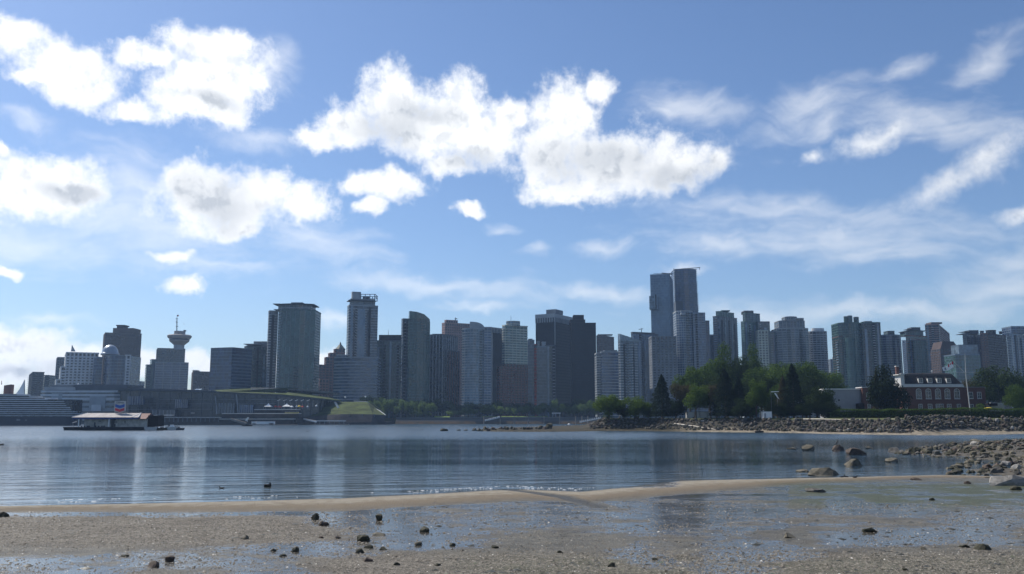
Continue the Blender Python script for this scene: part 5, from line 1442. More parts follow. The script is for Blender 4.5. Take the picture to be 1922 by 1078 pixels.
AN = [(714, 'beside the grassy mound'), (745, 'before the broad dark slab tower'), (806, 'before the dark green curved-crest tower'), (864, 'before the fin-striped dark tower'), (908, 'before the pale bowed tower'), (943, 'before the black pale-topped tower'), (990, 'before the cream tower'), (1044, 'before the red-striped building'), (1140, 'before the huge near-black tower')]
def near_of(x):
    for k, s in AN:
        if x <= k: return s
    return AN[-1][1]
for x, yt, w in ((696, 752, 14), (704, 751, 14), (711, 752, 13), (723, 749, 15), (732, 749, 14), (744, 762, 12), (754, 749, 16), (763, 754, 14), (773, 752, 15), (781, 753, 13), (790, 753, 17), (800, 757, 16), (811, 756, 19), (773, 770, 18), (787, 773, 16), (802, 774, 14), (846, 771, 18), (860, 770, 20), (872, 764, 14), (883, 766, 13), (893, 768, 14), (905, 766, 17), (914, 761, 16), (927, 760, 19), (941, 762, 16), (955, 763, 16), (966, 765, 15), (978, 763, 15), (990, 761, 16), (1009, 761, 20), (1019, 757, 17), (1032, 759, 20), (1041, 749, 16), (1056, 758, 17), (1066, 762, 16), (1078, 759, 20), (1096, 758, 26), (1113, 751, 20), (1122, 756, 22)):
    kind = 'short' if yt > 765 else 'tall' if yt < 755 else 'middling'
    tree(f'{kind} pale green tree of the waterfront park {near_of(x)}', x, yt, w, 955 + random.random() * 14, 'slim', random.choice(('pale', 'pale', 'bright')), 'pale waterfront park trees', GROUND, name='park_tree')
for i, x in enumerate((684, 699, 718, 738, 758, 776, 795, 818, 831, 846, 862, 880, 897, 915, 932, 950, 968, 986, 1004, 1022, 1046, 1062, 1086, 1104, 1124)):
    yt = [742, 744, 746, 748, 750, 752, 750, 748, 756, 752, 760, 755, 758, 757, 752, 758, 756, 754, 760, 756, 752, 756, 748, 754, 748][i]
    tree(f'dark green tree at the back of the park {near_of(x)}', x, yt, random.uniform(22, 32), 982 + random.random() * 6, 'slim', random.choice(('deep', 'deep', 'mid')), 'dark trees at the back of the park', GROUND, name='park_tree')

# hedge along the top of the rubble bank
t = thing('hedge', 'long clipped green hedge running along the top of the rubble bank before the brick house', 'hedge', (X(1740, 352), 352, 5))
n = 26000
hx = rng.random(n)
x0, x1 = X(1552, 350), X(2080, 350)
px_ = x0 + (x1 - x0) * hx
ztop = np.interp(hx, [0, .04, .12, .35, .48, .62, 1], [7.4, 8.8, 8.6, 8.9, 9.1, 9.0, 9.4]) + .9 * (fbm2(px_ * .25, px_ * 0, 81) - .5)
side = rng.random(n)
f = rng.random(n)
yy = np.where(side < .5, 348 + .9 * (fbm2(px_ * .3, f * 4, 82) - .5) + (1 - f) * -.5, 348 + 5 * f)
zz = np.where(side < .5, 4.6 + (ztop - 4.6) * f, ztop - .2 * rng.random(n))
cc = np.stack([px_, yy, zz], -1) + rng.normal(0, .10, (n, 3))
nn = rng.normal(size=(n, 3)); nn /= np.linalg.norm(nn, axis=1)[:, None]
uu = np.cross(nn, rng.normal(size=(n, 3))); uu /= np.linalg.norm(uu, axis=1)[:, None]; ww = np.cross(nn, uu)
s = rng.uniform(.14, .30, n)[:, None]
vs = np.stack([cc - uu * s, cc - ww * s * .6, cc + uu * s, cc + ww * s * .6], 1).reshape(-1, 3) - np.array(t.location)
me = bpy.data.meshes.new('foliage'); me.from_pydata(vs.tolist(), [], np.arange(4 * n).reshape(-1, 4).tolist()); me.materials.append(LF['mid']); link_mesh('foliage', me, t)
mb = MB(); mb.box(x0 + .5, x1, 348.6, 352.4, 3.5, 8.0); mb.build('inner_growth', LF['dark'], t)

# ---------------------------------------------------------------- brick house and its neighbours on the island
brick = bpy.data.materials.new('red_brick'); brick.use_nodes = True
N = NT(brick.node_tree); b = brick.node_tree.nodes['Principled BSDF']
pos = N.n('ShaderNodeNewGeometry').outputs['Position']
bt = N.n('ShaderNodeTexBrick'); N.put(bt.inputs['Vector'], N.mapping(pos, rot=(R(90), 0, 0))); bt.inputs['Scale'].default_value = 1.6
bt.inputs['Color1'].default_value = (.135, .050, .038, 1); bt.inputs['Color2'].default_value = (.095, .038, .030, 1); bt.inputs['Mortar'].default_value = (.14, .10, .085, 1)
nz = N.noise(pos, .4, 4, .6); N.put(b.inputs['Base Color'], N.mix(N.m('MULTIPLY', nz.outputs['Fac'], .5), bt.outputs[0], (.06, .028, .025))); b.inputs['Roughness'].default_value = .9
M['slate'] = mat('dark_slate', (.035, .036, .040), .75, .3, 1.5, .05)
M['trim'] = mat('white_trim', (.50, .50, .49), .6, .08, .8)
M['pane'] = glass('window_pane', (.05, .06, .07), cell=(.7, .7, .9))
HD = 400.0; HZ = 5.0
t = thing('brick_house', 'long red brick house with a dark mansard roof, four dormers and arched windows', 'house', (X(1770, HD), HD, HZ))
hx0, hx1, hx2 = X(1693, HD), X(1808, HD), X(1851, HD)
hz = lambda y: Z(y, HD)
mb = MB(); mb.box(hx0, hx1, HD, HD + 9, HZ - .5, hz(727)); mb.build('wall', brick, t)
mb = MB(); mb.box(hx1, hx2, HD + .6, HD + 8, HZ - .5, hz(727.5)); mb.build('wing_wall', brick, t)
mb = MB(); mb.box(hx1 - .1, hx2 + .3, HD + .3, HD + 8.3, hz(727.5), hz(726.4)); mb.build('coping', M['grey'], t)
mb = MB(); mb.box(hx0 - .4, hx1 + .4, HD - .5, HD + 9.5, hz(727), hz(724)); mb.box(hx0 - .2, hx1 + .2, HD - .25, HD + 9.2, hz(724), hz(721.2)); mb.build('cornice', M['trim'], t)
r0 = [(hx0 + 1.6, HD + .3), (hx1 - .1, HD + .3), (hx1 - .1, HD + 8.7), (hx0 + 1.6, HD + 8.7)]
r1 = [(hx0 + 4.4, HD + 3.6), (hx1 - 2.6, HD + 3.6), (hx1 - 2.6, HD + 6.2), (hx0 + 4.4, HD + 6.2)]
mb = MB(); mb.frustum(r0, r1, hz(721.25), hz(702)); mb.frustum(r1, outset(r1, -1.2), hz(702), hz(699.5)); mb.build('mansard_roof', M['slate'], t)
mb = MB(); mb.prism([(hx0, HD + .4), (hx0 + 1.7, HD + .4), (hx0 + 1.7, HD + 6.5), (hx0, HD + 6.5)], hz(721.2), [hz(704), hz(703), hz(703), hz(704)]); mb.build('gable_parapet', M['trim'], t)
mb = MB(); mb.box(hx0 - 1.0, hx0 + 1.9, HD + .1, HD + 7.2, hz(704), hz(702.4)); mb.box(hx0 + 2.2, hx0 + 5.2, HD + 4, HD + 8, hz(701.6), hz(700.4)); mb.build('gable_coping', M['trim'], t)
mb = MB(); mb.box(X(1692.5, HD), X(1697.5, HD), HD + 4, HD + 5.4, hz(704), hz(687.4)); ch_ = mb.build('chimney', brick, t)
mb = MB(); mb.box(X(1692, HD), X(1698, HD), HD + 3.8, HD + 5.6, hz(687.4), hz(685.8)); mb.build('chimney_cap', M['trim'], ch_)


def window(th, xc, y0, y1, w, Y, arch=False, m='trim'):
    """recessed dark pane with a proud white frame and glazing bars"""
    x0_, x1_ = X(xc - w / 2, Y), X(xc + w / 2, Y); za, zb = Z(y1, Y), Z(y0, Y); xm = (x0_ + x1_) / 2; r = (x1_ - x0_) / 2
    mb = MB(); fr = .17
    if arch:
        zs = zb - r; n = 10
        o_ = [(xm + r * math.cos(math.pi * k / n), zs + r * math.sin(math.pi * k / n)) for k in range(n + 1)]
        i_ = [(xm + (r - fr) * math.cos(math.pi * k / n), zs + (r - fr) * math.sin(math.pi * k / n)) for k in range(n + 1)]
        ring_o = [(x1_, za)] + o_ + [(x0_, za)]; ring_i = [(x1_ - fr, za + fr)] + i_ + [(x0_ + fr, za + fr)]
    else:
        zs = zb - .25
        ring_o = [(x1_, za), (x1_, zb), (x0_, zb), (x0_, za)]; ring_i = [(x1_ - fr, za + fr), (x1_ - fr, zb - fr), (x0_ + fr, zb - fr), (x0_ + fr, za + fr)]
    k = len(ring_o); yf, yb = Y - .14, Y - .002
    mb.add([(a, yf, z) for a, z in ring_o] + [(a, yf, z) for a, z in ring_i] + [(a, yb, z) for a, z in ring_o] + [(a, yb, z) for a, z in ring_i],
           [(i, (i + 1) % k, k + (i + 1) % k, k + i) for i in range(k)] + [((i + 1) % k, i, 2 * k + i, 2 * k + (i + 1) % k) for i in range(k)] + [(k + i, k + (i + 1) % k, 3 * k + (i + 1) % k, 3 * k + i) for i in range(k)])
    mb.box(x0_ - .12, x1_ + .12, Y - .24, Y, za - .14, za)
    f = mb.build('window', M[m], th)
    mb = MB(); mb.add([(a, Y - .03, z) for a, z in ring_i], [tuple(range(k))]); mb.build('pane', M['pane'], f)
    mb = MB(); mb.box(xm - .045, xm + .045, Y - .12, Y - .035, za + fr, zb - fr); mb.box(x0_ + fr, x1_ - fr, Y - .115, Y - .036, (za + zs) / 2 - .04, (za + zs) / 2 + .04)
    if arch: mb.box(x0_ + fr, x1_ - fr, Y - .115, Y - .036, zs - .05, zs + .05)
    mb.build('glazing_bar', M[m], f)
    return f


for x in (1724.5, 1742.5, 1760.5, 1778, 1796): window(t, x, 729.5, 749, 10.5, HD, True)
for x, w in ((1697.5, 8), (1697.8, 8)): window(t, x, 736 if x == 1697.5 else 758, 749 if x == 1697.5 else 768, w, HD)
for x, w in ((1726, 7), (1744, 8), (1762, 14.5), (1780, 8), (1798, 7)): window(t, x, 758.5, 768, w, HD)
for x in (1822, 1838): window(t, x, 736, 748.5, 8, HD + .6)
for x in (1822, 1838): window(t, x, 759, 768, 7, HD + .6)
for x in (1731, 1748.5, 1766, 1784):
    x0_, x1_ = X(x - 4.2, HD), X(x + 4.2, HD); za, zb = hz(719.5), hz(709.5); y0_, y1_ = HD + .55, HD + 3.4
    mb = MB(); mb.box(x0_, x1_, y0_, y1_, za, zb); d_ = mb.build('dormer', M['trim'], t)
    mb = MB(); mb.box(x0_ - .25, x1_ + .25, y0_ - .25, y1_ + .6, zb, zb + .22); mb.box(x0_ - .1, x1_ + .1, y0_ + .3, y1_ + .9, zb + .22, zb + .5); mb.build('dormer_roof', M['slate'], d_)
    mb = MB(); mb.box(x0_ + .28, x1_ - .28, y0_ - .05, y0_ + .1, za + .3, zb - .25); mb.build('dormer_pane', M['pane'], d_)
    mb = MB(); mb.box((x0_ + x1_) / 2 - .05, (x0_ + x1_) / 2 + .05, y0_ - .08, y0_ - .04, za + .3, zb - .25); mb.build('glazing_bar', M['trim'], d_)
    mb = MB(); mb.box(X(x - 6.5, HD), X(x - 2.5, HD), HD + 5.2, HD + 6, hz(706), hz(702)); mb.build('roof_hatch', M['grey'], t)
mb = MB(); q = P(1749, 697.5, HD + 8); mb.lathe(q.x, q.y, [(.1, q.z - 1.4), (.15, q.z - .5), (.42, q.z), (.3, q.z + .4), (.02, q.z + .5)], 8); mb.build('roof_vent', M['trim'], t)

t = thing('brick_annex', 'small red brick wing with white framed windows beside the pale hall', 'annex', (X(1630, 396), 396, HZ)); AD = 396
mb = MB(); mb.box(X(1619, AD), X(1647, AD), AD, AD + 7, HZ - .5, Z(728, AD)); mb.build('wall', brick, t)
mb = MB(); mb.box(X(1618, AD), X(1648, AD), AD - .3, AD + 7.3, Z(728, AD), Z(726.6, AD)); mb.build('coping', M['trim'], t)
for x, w in ((1628.5, 5.5), (1636.5, 4)): window(t, x, 737, 751, w, AD)
window(t, 1630, 758.5, 771, 6, AD)
t = thing('pale_hall', 'long low windowless pale grey hall with a thin white roof edge', 'hall', (X(1580, 398), 398, HZ)); AD = 398
M['pgrey'] = mat('pale_render', (.30, .30, .325), .85, .10, .3)
mb = MB(); mb.box(X(1546, AD), X(1618.6, AD), AD, AD + 6, HZ - .5, Z(731.4, AD)); mb.build('wall', M['pgrey'], t)
mb = MB(); mb.box(X(1545.5, AD), X(1619, AD), AD - .4, AD + 6.2, Z(731.4, AD), Z(729.8, AD)); mb.build('roof_edge', M['wpaint'], t)
mb = MB(); mb.box(X(1605, AD), X(1617.5, AD), AD - 2.2, AD + .1, HZ, Z(757.5, AD)); mb.build('dark_opening', M['black'], t)  # solid black block, its colour stands in for the dark inside an opening
for x, y in ((1574, 751.5), (1574.5, 766.5)):
    mb = MB(); mb.box(X(x - 1.4, AD), X(x + 1.4, AD), AD - .06, AD + .05, Z(y + 1.6, AD), Z(y - 1.6, AD)); mb.build('vent', M['black'], t)
mb = MB(); mb.box(X(1613, AD), X(1613.6, AD), AD - .3, AD - .05, Z(757, AD), Z(731.5, AD)); mb.build('drainpipe', M['lgrey'], t)
t = thing('boat_shed', 'long white low shed showing behind the trunks of the bright maple', 'shed', (X(1312, 392), 392, HZ)); AD = first_D(1312) + 14
for x0, x1 in ((1291, 1302), (1303, 1312), (1313, 1326), (1327, 1340)):
    mb = MB(); mb.box(X(x0, AD), X(x1, AD), AD, AD + 6, HZ - .3, Z(773.5, AD)); mb.build('wall_panel', M['trim'], t)
mb = MB(); mb.box(X(1290, AD), X(1341, AD), AD + .2, AD + 6.2, Z(773.5, AD), Z(772.8, AD)); mb.build('roof', M['grey'], t)
t = thing('shed', 'small square white shed in sunlight among the island trees', 'shed', (X(1439, 366), 366, HZ)); AD = first_D(1439) + 2.5
mb = MB(); mb.box(X(1431.5, AD), X(1447, AD), AD, AD + 3.5, HZ - .3, Z(773, AD)); mb.build('wall', M['wpaint'], t)
mb = MB(); mb.box(X(1431, AD), X(1447.5, AD), AD - .1, AD + 3.6, Z(773, AD), Z(772.2, AD)); mb.build('roof', M['lgrey'], t)
mb = MB(); mb.box(X(1433, AD), X(1436, AD), AD - .05, AD + .02, HZ, Z(776, AD)); mb.build('door', M['lgrey'], t)
t = thing('awning', 'white slanting awning caught by the sun between dark trees', 'awning', (X(1455, 372), 372, HZ)); AD = first_D(1455) + 8
mb = MB(); mb.add([P(1447, 735, AD), P(1462, 734.5, AD), P(1462, 735.8, AD), P(1447, 736.5, AD), P(1447, 735, AD + 3), P(1462, 734.5, AD + 3), P(1462, 735.8, AD + 3), P(1447, 736.5, AD + 3)], [(0, 3, 2, 1), (4, 5, 6, 7), (0, 1, 5, 4), (3, 7, 6, 2), (0, 4, 7, 3), (1, 2, 6, 5)])
mb.add([P(1453, 738, AD), P(1456.5, 738.5, AD), P(1463, 750, AD), P(1459, 747, AD), P(1453, 738, AD + .4), P(1456.5, 738.5, AD + .4), P(1463, 750, AD + .4), P(1459, 747, AD + .4)], [(0, 3, 2, 1), (4, 5, 6, 7), (0, 1, 5, 4), (1, 2, 6, 5), (2, 3, 7, 6), (3, 0, 4, 7)])
mb.build('cover', M['wpaint'], t)
for x in (1449, 1461):
    mb = MB(); mb.tube((X(x, AD), AD + 1.5, HZ - .5), (X(x, AD), AD + 1.5, Z(735.6, AD)), .08); mb.build('post', M['grey'], t)
t = thing('kayak', 'yellow upturned kayak lying behind the hedge by the brick house corner', 'kayak', (X(1856, 372), 372, HZ)); mb = MB(); q = P(1856, 767.5, 358); 
prof_ = [(-2.3, .02), (-1.6, .3), (-.6, .5), (.6, .5), (1.6, .3), (2.3, .02)]; vs, fs = [], []
for a, r in prof_:
    for k in range(8): vs.append((q.x + a, 358 + r * math.cos(k * math.pi / 4), q.z + 1.1 * r * math.sin(k * math.pi / 4)))
for i in range(5):
    for k in range(8): fs.append((8 * i + k, 8 * i + (k + 1) % 8, 8 * i + 8 + (k + 1) % 8, 8 * i + 8 + k))
mb.add(vs, fs); mb.build('hull', M['yel'], t, smooth=True)
t = thing('picnic_shelter', 'dark low shelter with a white wall beyond the hedge', 'shelter', (X(1865, 392), 392, HZ)); AD = 392
mb = MB(); mb.box(X(1853, AD), X(1871, AD), AD, AD + 5, Z(762, AD), Z(757, AD)); mb.build('roof', M['black'], t); mb = MB(); mb.box(X(1865, AD), X(1890, AD), AD + 3, AD + 4, HZ, Z(756, AD)); mb.build('wall', M['trim'], t)

# flagpole with gaff, yard and the blowing ensign
FD = 372.0
t = thing('flagpole', 'tall white flagpole with a slanting gaff and a thin yard', 'flagpole', (X(1819.5, FD), FD, HZ))
mb = MB(); mb.tube((X(1819.5, FD), FD, HZ - .5), P(1812.6, 702, FD), .24, .17, 8); mb.build('lower_mast', M['trim'], t)
mb = MB(); mb.tube(P(1812.8, 703.5, FD - .3), P(1811.2, 664, FD - .3), .15, .08, 8); mb.build('topmast', M['trim'], t)
mb = MB(); mb.tube(P(1813.5, 703, FD - .5), P(1788, 676.5, FD - .5), .17, .09, 8); mb.build('gaff', M['trim'], t)
mb = MB(); mb.tube(P(1795, 699.5, FD - .7), P(1832, 699.5, FD - .7), .07); mb.build('yard', M['lgrey'], t)
t = thing('ensign', 'white ensign with a red and white corner blowing from the gaff of the flagpole', 'flag', P(1789.5, 680, FD - .6))
M['fred'] = mat('flag_red', (.52, .02, .03), .7, .08, 2); M['fwhite'] = mat('flag_white', (.80, .80, .80), .7, .05, 2); M['fblue'] = mat('flag_blue', (.03, .05, .14), .7, .1, 2)
A0, A1, B0, B1 = P(1788.6, 678.5, FD - .6), P(1790.3, 690.5, FD - .6), P(1768.5, 691, FD + 1.2), P(1770.5, 698, FD + 1.2)
nx_, ny_ = 24, 14; mb = MB(); gv = []
for j in range(ny_ + 1):
    for i in range(nx_ + 1):
        u_, v_ = i / nx_, j / ny_
        q = (A0 * (1 - v_) + A1 * v_) * (1 - u_) + (B0 * (1 - v_) + B1 * v_) * u_
        gv.append(q + Vector((0, .35 * math.sin(u_ * 9 + v_) * u_, .22 * math.sin(u_ * 7.5 + v_ * .8))))
k = nx_ + 1
for j in range(ny_):
    for i in range(nx_):
        u_, v_ = (i + .5) / nx_, (j + .5) / ny_; mi = 0
        if u_ < .5 and v_ < .5:
            if u_ < .125 or u_ > .375: mi = 1
            elif abs(u_ - .25) / .07 + abs(v_ - .25) / .13 < 1: mi = 1
        elif abs(u_ - .75) < .05 and abs(v_ - .5) < .28 or abs(u_ - .75) < .12 and abs(v_ - .70) < .05: mi = 2
        mb.cur = mi; mb.add([gv[j * k + i], gv[j * k + i + 1], gv[(j + 1) * k + i + 1], gv[(j + 1) * k + i]], [(0, 1, 2, 3)])
fl = mb.build('cloth', [M['fwhite'], M['fred'], M['fblue']], t)

# ---------------------------------------------------------------- fuel barge
BD = 406.0
M['bwall'] = mat('barge_wall', (.46, .45, .42), .8, .28, .5); M['broof'] = mat('barge_roof', (.40, .37, .35), .8, .15, .4, vscale=(1, .3, 1)); M['fascia'] = mat('blue_fascia', (.02, .05, .22), .5, .1, .5)
M['barge'] = mat('barge_hull', (.030, .032, .040), .6, .4, .5); M['sred'] = mat('sign_red', (.50, .03, .05), .5, .03, 2); M['sblue'] = mat('sign_blue', (.015, .09, .36), .5, .03, 2)
bx = lambda x: X(x, BD, 795); bz = lambda y: Z(y, BD)
t = thing('fuel_barge', 'moored fuel barge with a low pale house, grey hipped roof and blue fascia', 'barge', (bx(200), BD, 0))
mb = MB(); boat = [(bx(119), BD), (bx(276), BD), (bx(278), BD + 6), (bx(276), BD + 13), (bx(119), BD + 13), (bx(117.5), BD + 6)]; mb.frustum(outset(boat, -.4), boat, -.6, bz(801.8)); mb.build('hull', M['barge'], t)
mb = MB(); mb.prism(outset(boat, .12), bz(802.6), bz(801.6)); mb.build('deck_edge', M['dgrey'], t)
mb = MB(); mb.box(bx(153), bx(203), BD + 2.5, BD + 11, bz(801.7), bz(786)); mb.build('wall', M['bwall'], t)
mb = MB(); mb.box(bx(213), bx(272), BD + 2.2, BD + 11.2, bz(801.7), bz(786)); mb.build('wall', M['bwall'], t)
mb = MB(); mb.box(bx(203), bx(213), BD + 3.4, BD + 11, bz(801.7), bz(786)); mb.build('recess_wall', M['dgrey'], t)
e = [(bx(137), BD - .6), (bx(259), BD - .6), (bx(259), BD + 13.4), (bx(137), BD + 13.4)]
mb = MB(); mb.prism(e, bz(786.6), bz(783.6)); mb.build('fascia', M['fascia'], t)
rd = [(bx(151), BD + 6.2), (bx(253), BD + 6.2), (bx(253), BD + 6.8), (bx(151), BD + 6.8)]
mb = MB(); mb.frustum(outset(e, .3), rd, bz(783.6), bz(775.4)); mb.build('hipped_roof', M['broof'], t)
mb = MB(); mb.frustum([(bx(256), BD - .2), (bx(273.5), BD - .2), (bx(273.5), BD + 13), (bx(256), BD + 13)], [(bx(252.4), BD + 6.1), (bx(272), BD + 6.1), (bx(272), BD + 6.9), (bx(252.4), BD + 6.9)], bz(786.5), bz(776)); mb.build('lean_to_roof', M['rbrown'], t)
for a, c in (((bx(137) - .3, BD - .9, bz(783.5)), (bx(151), BD + 6.2, bz(775.3))), ((bx(259) + .3, BD - .9, bz(783.5)), (bx(253), BD + 6.2, bz(775.3))), ((bx(248.5), BD - .8, bz(783.2)), (bx(252.6), BD + 6.1, bz(775.2)))):
    mb = MB(); mb.tube(a, c, .13); mb.build('roof_hip', M['wpaint'], t)
for x in (147, 204):
    mb = MB(); mb.box(bx(x) - .22, bx(x) + .22, BD + .1, BD + .5, bz(801.7), bz(786.4)); mb.build('post', M['wpaint'], t)
for x in (221.5, 238): window(t, x, 789.5, 795.5, 4.6, BD + 2.2, False, 'bwall')
for x, w, y in ((173.5, 2.4, 793), (212.0, 2.6, 790)):
    mb = MB(); mb.box(bx(x - w / 2), bx(x + w / 2), BD + 2.1, BD + 2.45, bz(801.6), bz(y)); mb.build('door', M['dgrey'], t)
mb = MB(); mb.box(bx(180), bx(185), BD + 2.4, BD + 2.6, bz(791.5), bz(790)); mb.build('notice', M['dgrey'], t)
mb = MB(); mb.box(bx(272.3), bx(291.5), BD + 3, BD + 10, bz(801), bz(780)); mb.build('screen_box', M['black'], t)
mb = MB()
for x in (152, 157, 163, 166, 178, 184, 190, 194): mb.lathe(bx(x), BD + .9, [(.3, bz(801.7)), (.35, bz(799.6)), (.1, bz(799.2))], 7)
mb.build('fuel_drum', M['barge'], t, 'stuff')
mb = MB(); mb.tube((bx(131), BD + 3, bz(801.7)), (bx(131), BD + 3, bz(794)), .13); mb.tube((bx(130.5), BD + 3, bz(794.4)), (bx(138.5), BD + 3, bz(791.8)), .3); mb.build('davit', M['lgrey'], t)
t = thing('barge_sign', 'shield sign with blue and red chevrons standing above the barge roof', 'sign', (bx(214), BD + 6, bz(776)))
sx0, sx1 = bx(202.3), bx(223.4); sc_x = (sx0 + sx1) / 2; hw = (sx1 - sx0) / 2; SY = BD + 5.6
def shield(yt, yb, k=1.0, dip=3.2): return [(sc_x - hw * k, bz(yt)), (sc_x - hw * k, bz(yb)), (sc_x, bz(yb + dip)), (sc_x + hw * k, bz(yb)), (sc_x + hw * k, bz(yt))]
def flat(pts, y0, y1):
    mb = MB(); k = len(pts); mb.add([(x, y0, z) for x, z in pts] + [(x, y1, z) for x, z in pts], [tuple(range(k)), tuple(range(2 * k - 1, k - 1, -1))] + [(i, k + i, k + (i + 1) % k, (i + 1) % k) for i in range(k)]); return mb
flat(shield(752.5, 771.5), SY, SY + .5).build('board', M['trim'], t)
def chev(y0, y1, dip): return [(sc_x - hw * .84, bz(y0)), (sc_x - hw * .84, bz(y1)), (sc_x, bz(y1 + dip)), (sc_x + hw * .84, bz(y1)), (sc_x + hw * .84, bz(y0)), (sc_x, bz(y0 + dip))]
flat(chev(758.2, 763.8, 2.9), SY - .08, SY - .002).build('blue_stripe', M['sblue'], t)
flat(chev(765.6, 770.6, 2.9), SY - .08, SY - .002).build('red_stripe', M['sred'], t)
cu = bpy.data.curves.new('lettering', 'FONT'); cu.body = 'Chevron'; cu.align_x = 'CENTER'; cu.align_y = 'CENTER'; cu.size = 1.02; cu.extrude = .03; cu.offset = .012; cu.materials.append(M['dgrey'])
tmp = bpy.data.objects.new('text', cu); col.objects.link(tmp); lme = bpy.data.meshes.new_from_object(tmp.evaluated_get(bpy.context.evaluated_depsgraph_get())); bpy.data.objects.remove(tmp)
lo = bpy.data.objects.new('lettering', lme); col.objects.link(lo); lo.parent = t; lo.rotation_euler = (R(90), 0, 0); lo.location = Vector((sc_x, SY - .035, bz(755.6))) - t.location
mb = MB()
for x in (203, 222.5): mb.tube((bx(x), SY + .6, bz(783)), (bx(x), SY + .6, bz(752.5)), .12)
for x in (224.5, 226.5): mb.tube((bx(x), SY + 1.2, bz(783)), (bx(x), SY + 1.2, bz(737)), .07)
mb.build('frame', M['lgrey'], t)
t = thing('barge_float', 'low wooden float tied to the end of the fuel barge', 'float', (bx(306), BD, 0))
mb = MB(); mb.box(bx(277.5), bx(331), BD + 1, BD + 8, -.3, bz(803.6)); mb.build('deck', M['wood_d'], t)
mb = MB(); mb.frustum([(bx(330.8), BD + 1), (bx(336), BD + 3), (bx(336), BD + 6), (bx(330.8), BD + 8)], [(bx(330.8), BD + 1), (bx(338.5), BD + 3), (bx(338.5), BD + 6), (bx(330.8), BD + 8)], -.3, bz(803.8)); mb.build('end_float', M['dgrey'], t)
for k, (x0, x1, y0, y1, lab) in enumerate(((272.5, 297, 803.5, 801.2, 'low white skiff lying against the barge float, nearest the dark screen'), (298, 312, 803, 799.5, 'small grey runabout with a canopy in the middle of the barge float'), (316, 333, 803, 799.8, 'white cabin boat with a rounded cabin at the tip of the barge float'))):
    tb = thing('small_boat', lab, 'boat', (bx((x0 + x1) / 2), BD + .3, 0), 'boats at the barge float'); mb = MB(); boat_hull(mb, bx(x0), bx(x1), BD - .6 if k != 1 else BD + 8.8, -.2, bz(y0) + .35, 1.7 if k else 1.3); mb.build('hull', M['alu' if k == 1 else 'trim'], tb)
    mb = MB(); yb_ = BD - .6 if k != 1 else BD + 8.8
    if k: mb.frustum([(bx(x0 + 4), yb_ - .6), (bx(x1 - 5), yb_ - .6), (bx(x1 - 5), yb_ + .6), (bx(x0 + 4), yb_ + .6)], [(bx(x0 + 5.5), yb_ - .5), (bx(x1 - 7), yb_ - .5), (bx(x1 - 7), yb_ + .5), (bx(x0 + 5.5), yb_ + .5)], bz(y0) + .3, bz(y1 - 2.5)); mb.build('cabin', M['wpaint' if k == 2 else 'dgrey'], tb)
t = thing('deck_gear', 'jumble of rails, pumps and hose frames standing on the barge float', 'deck gear', (bx(310), BD + 4, bz(803.6)))
rr = random.Random(5)
for k in range(18):
    mb = MB(); x = bx(296 + rr.random() * 33); y = BD + 2 + rr.random() * 5; z0_ = bz(803.6); h = .5 + rr.random() * 1.6
    if k % 3: mb.tube((x, y, z0_), (x + rr.uniform(-.5, .5), y, z0_ + h), .07)
    else: mb.box(x, x + .5 + rr.random() * .9, y, y + .6, z0_, z0_ + h * .5)
    mb.build('rail_post' if k % 3 else 'pump_box', M[rr.choice(('lgrey', 'trim', 'dgrey', 'wood'))], t)

# ---------------------------------------------------------------- rocks
def rock_mat(name, c, c2, wetdark=True):
    m = bpy.data.materials.new(name); m.use_nodes = True
    N = NT(m.node_tree); b = m.node_tree.nodes['Principled BSDF']
    g = N.n('ShaderNodeNewGeometry'); oc = N.n('ShaderNodeTexCoord'); oi = N.n('ShaderNodeObjectInfo')
    nz = N.noise(g.outputs['Position'], 2.2, 6, .68); n2_ = N.noise(g.outputs['Position'], 9, 3, .6)
    cc_ = N.mix(N.ss(nz.outputs['Fac'], .35, .65), c, c2)
    cc_ = N.mix(N.ss(n2_.outputs['Fac'], .62, .74), cc_, tuple(min(1, k * 2.0) for k in c))
    cc_ = N.mix(N.m('MULTIPLY', N.m('SUBTRACT', oi.outputs['Random'], .5), .5, clamp=True), cc_, tuple(k * .5 for k in c2))
    N.put(b.inputs['Base Color'], cc_); b.inputs['Roughness'].default_value = .8; b.inputs['Specular IOR Level'].default_value = .15
    bp = N.n('ShaderNodeBump'); bp.inputs['Distance'].default_value = .05; N.put(bp.inputs['Height'], nz.outputs['Fac']); N.put(b.inputs['Normal'], bp.outputs[0])
    return m


RM = {'grey': rock_mat('grey_rock', (.125, .117, .105), (.060, .057, .052)), 'dark': rock_mat('dark_weedy_rock', (.070, .066, .048), (.032, .034, .024)), 'tan': rock_mat('barnacled_tan_rock', (.155, .138, .105), (.075, .068, .052)), 'pale': rock_mat('pale_rock', (.30, .285, .26), (.17, .16, .145)), 'brown': rock_mat('brown_rock', (.12, .092, .075), (.060, .048, .040))}


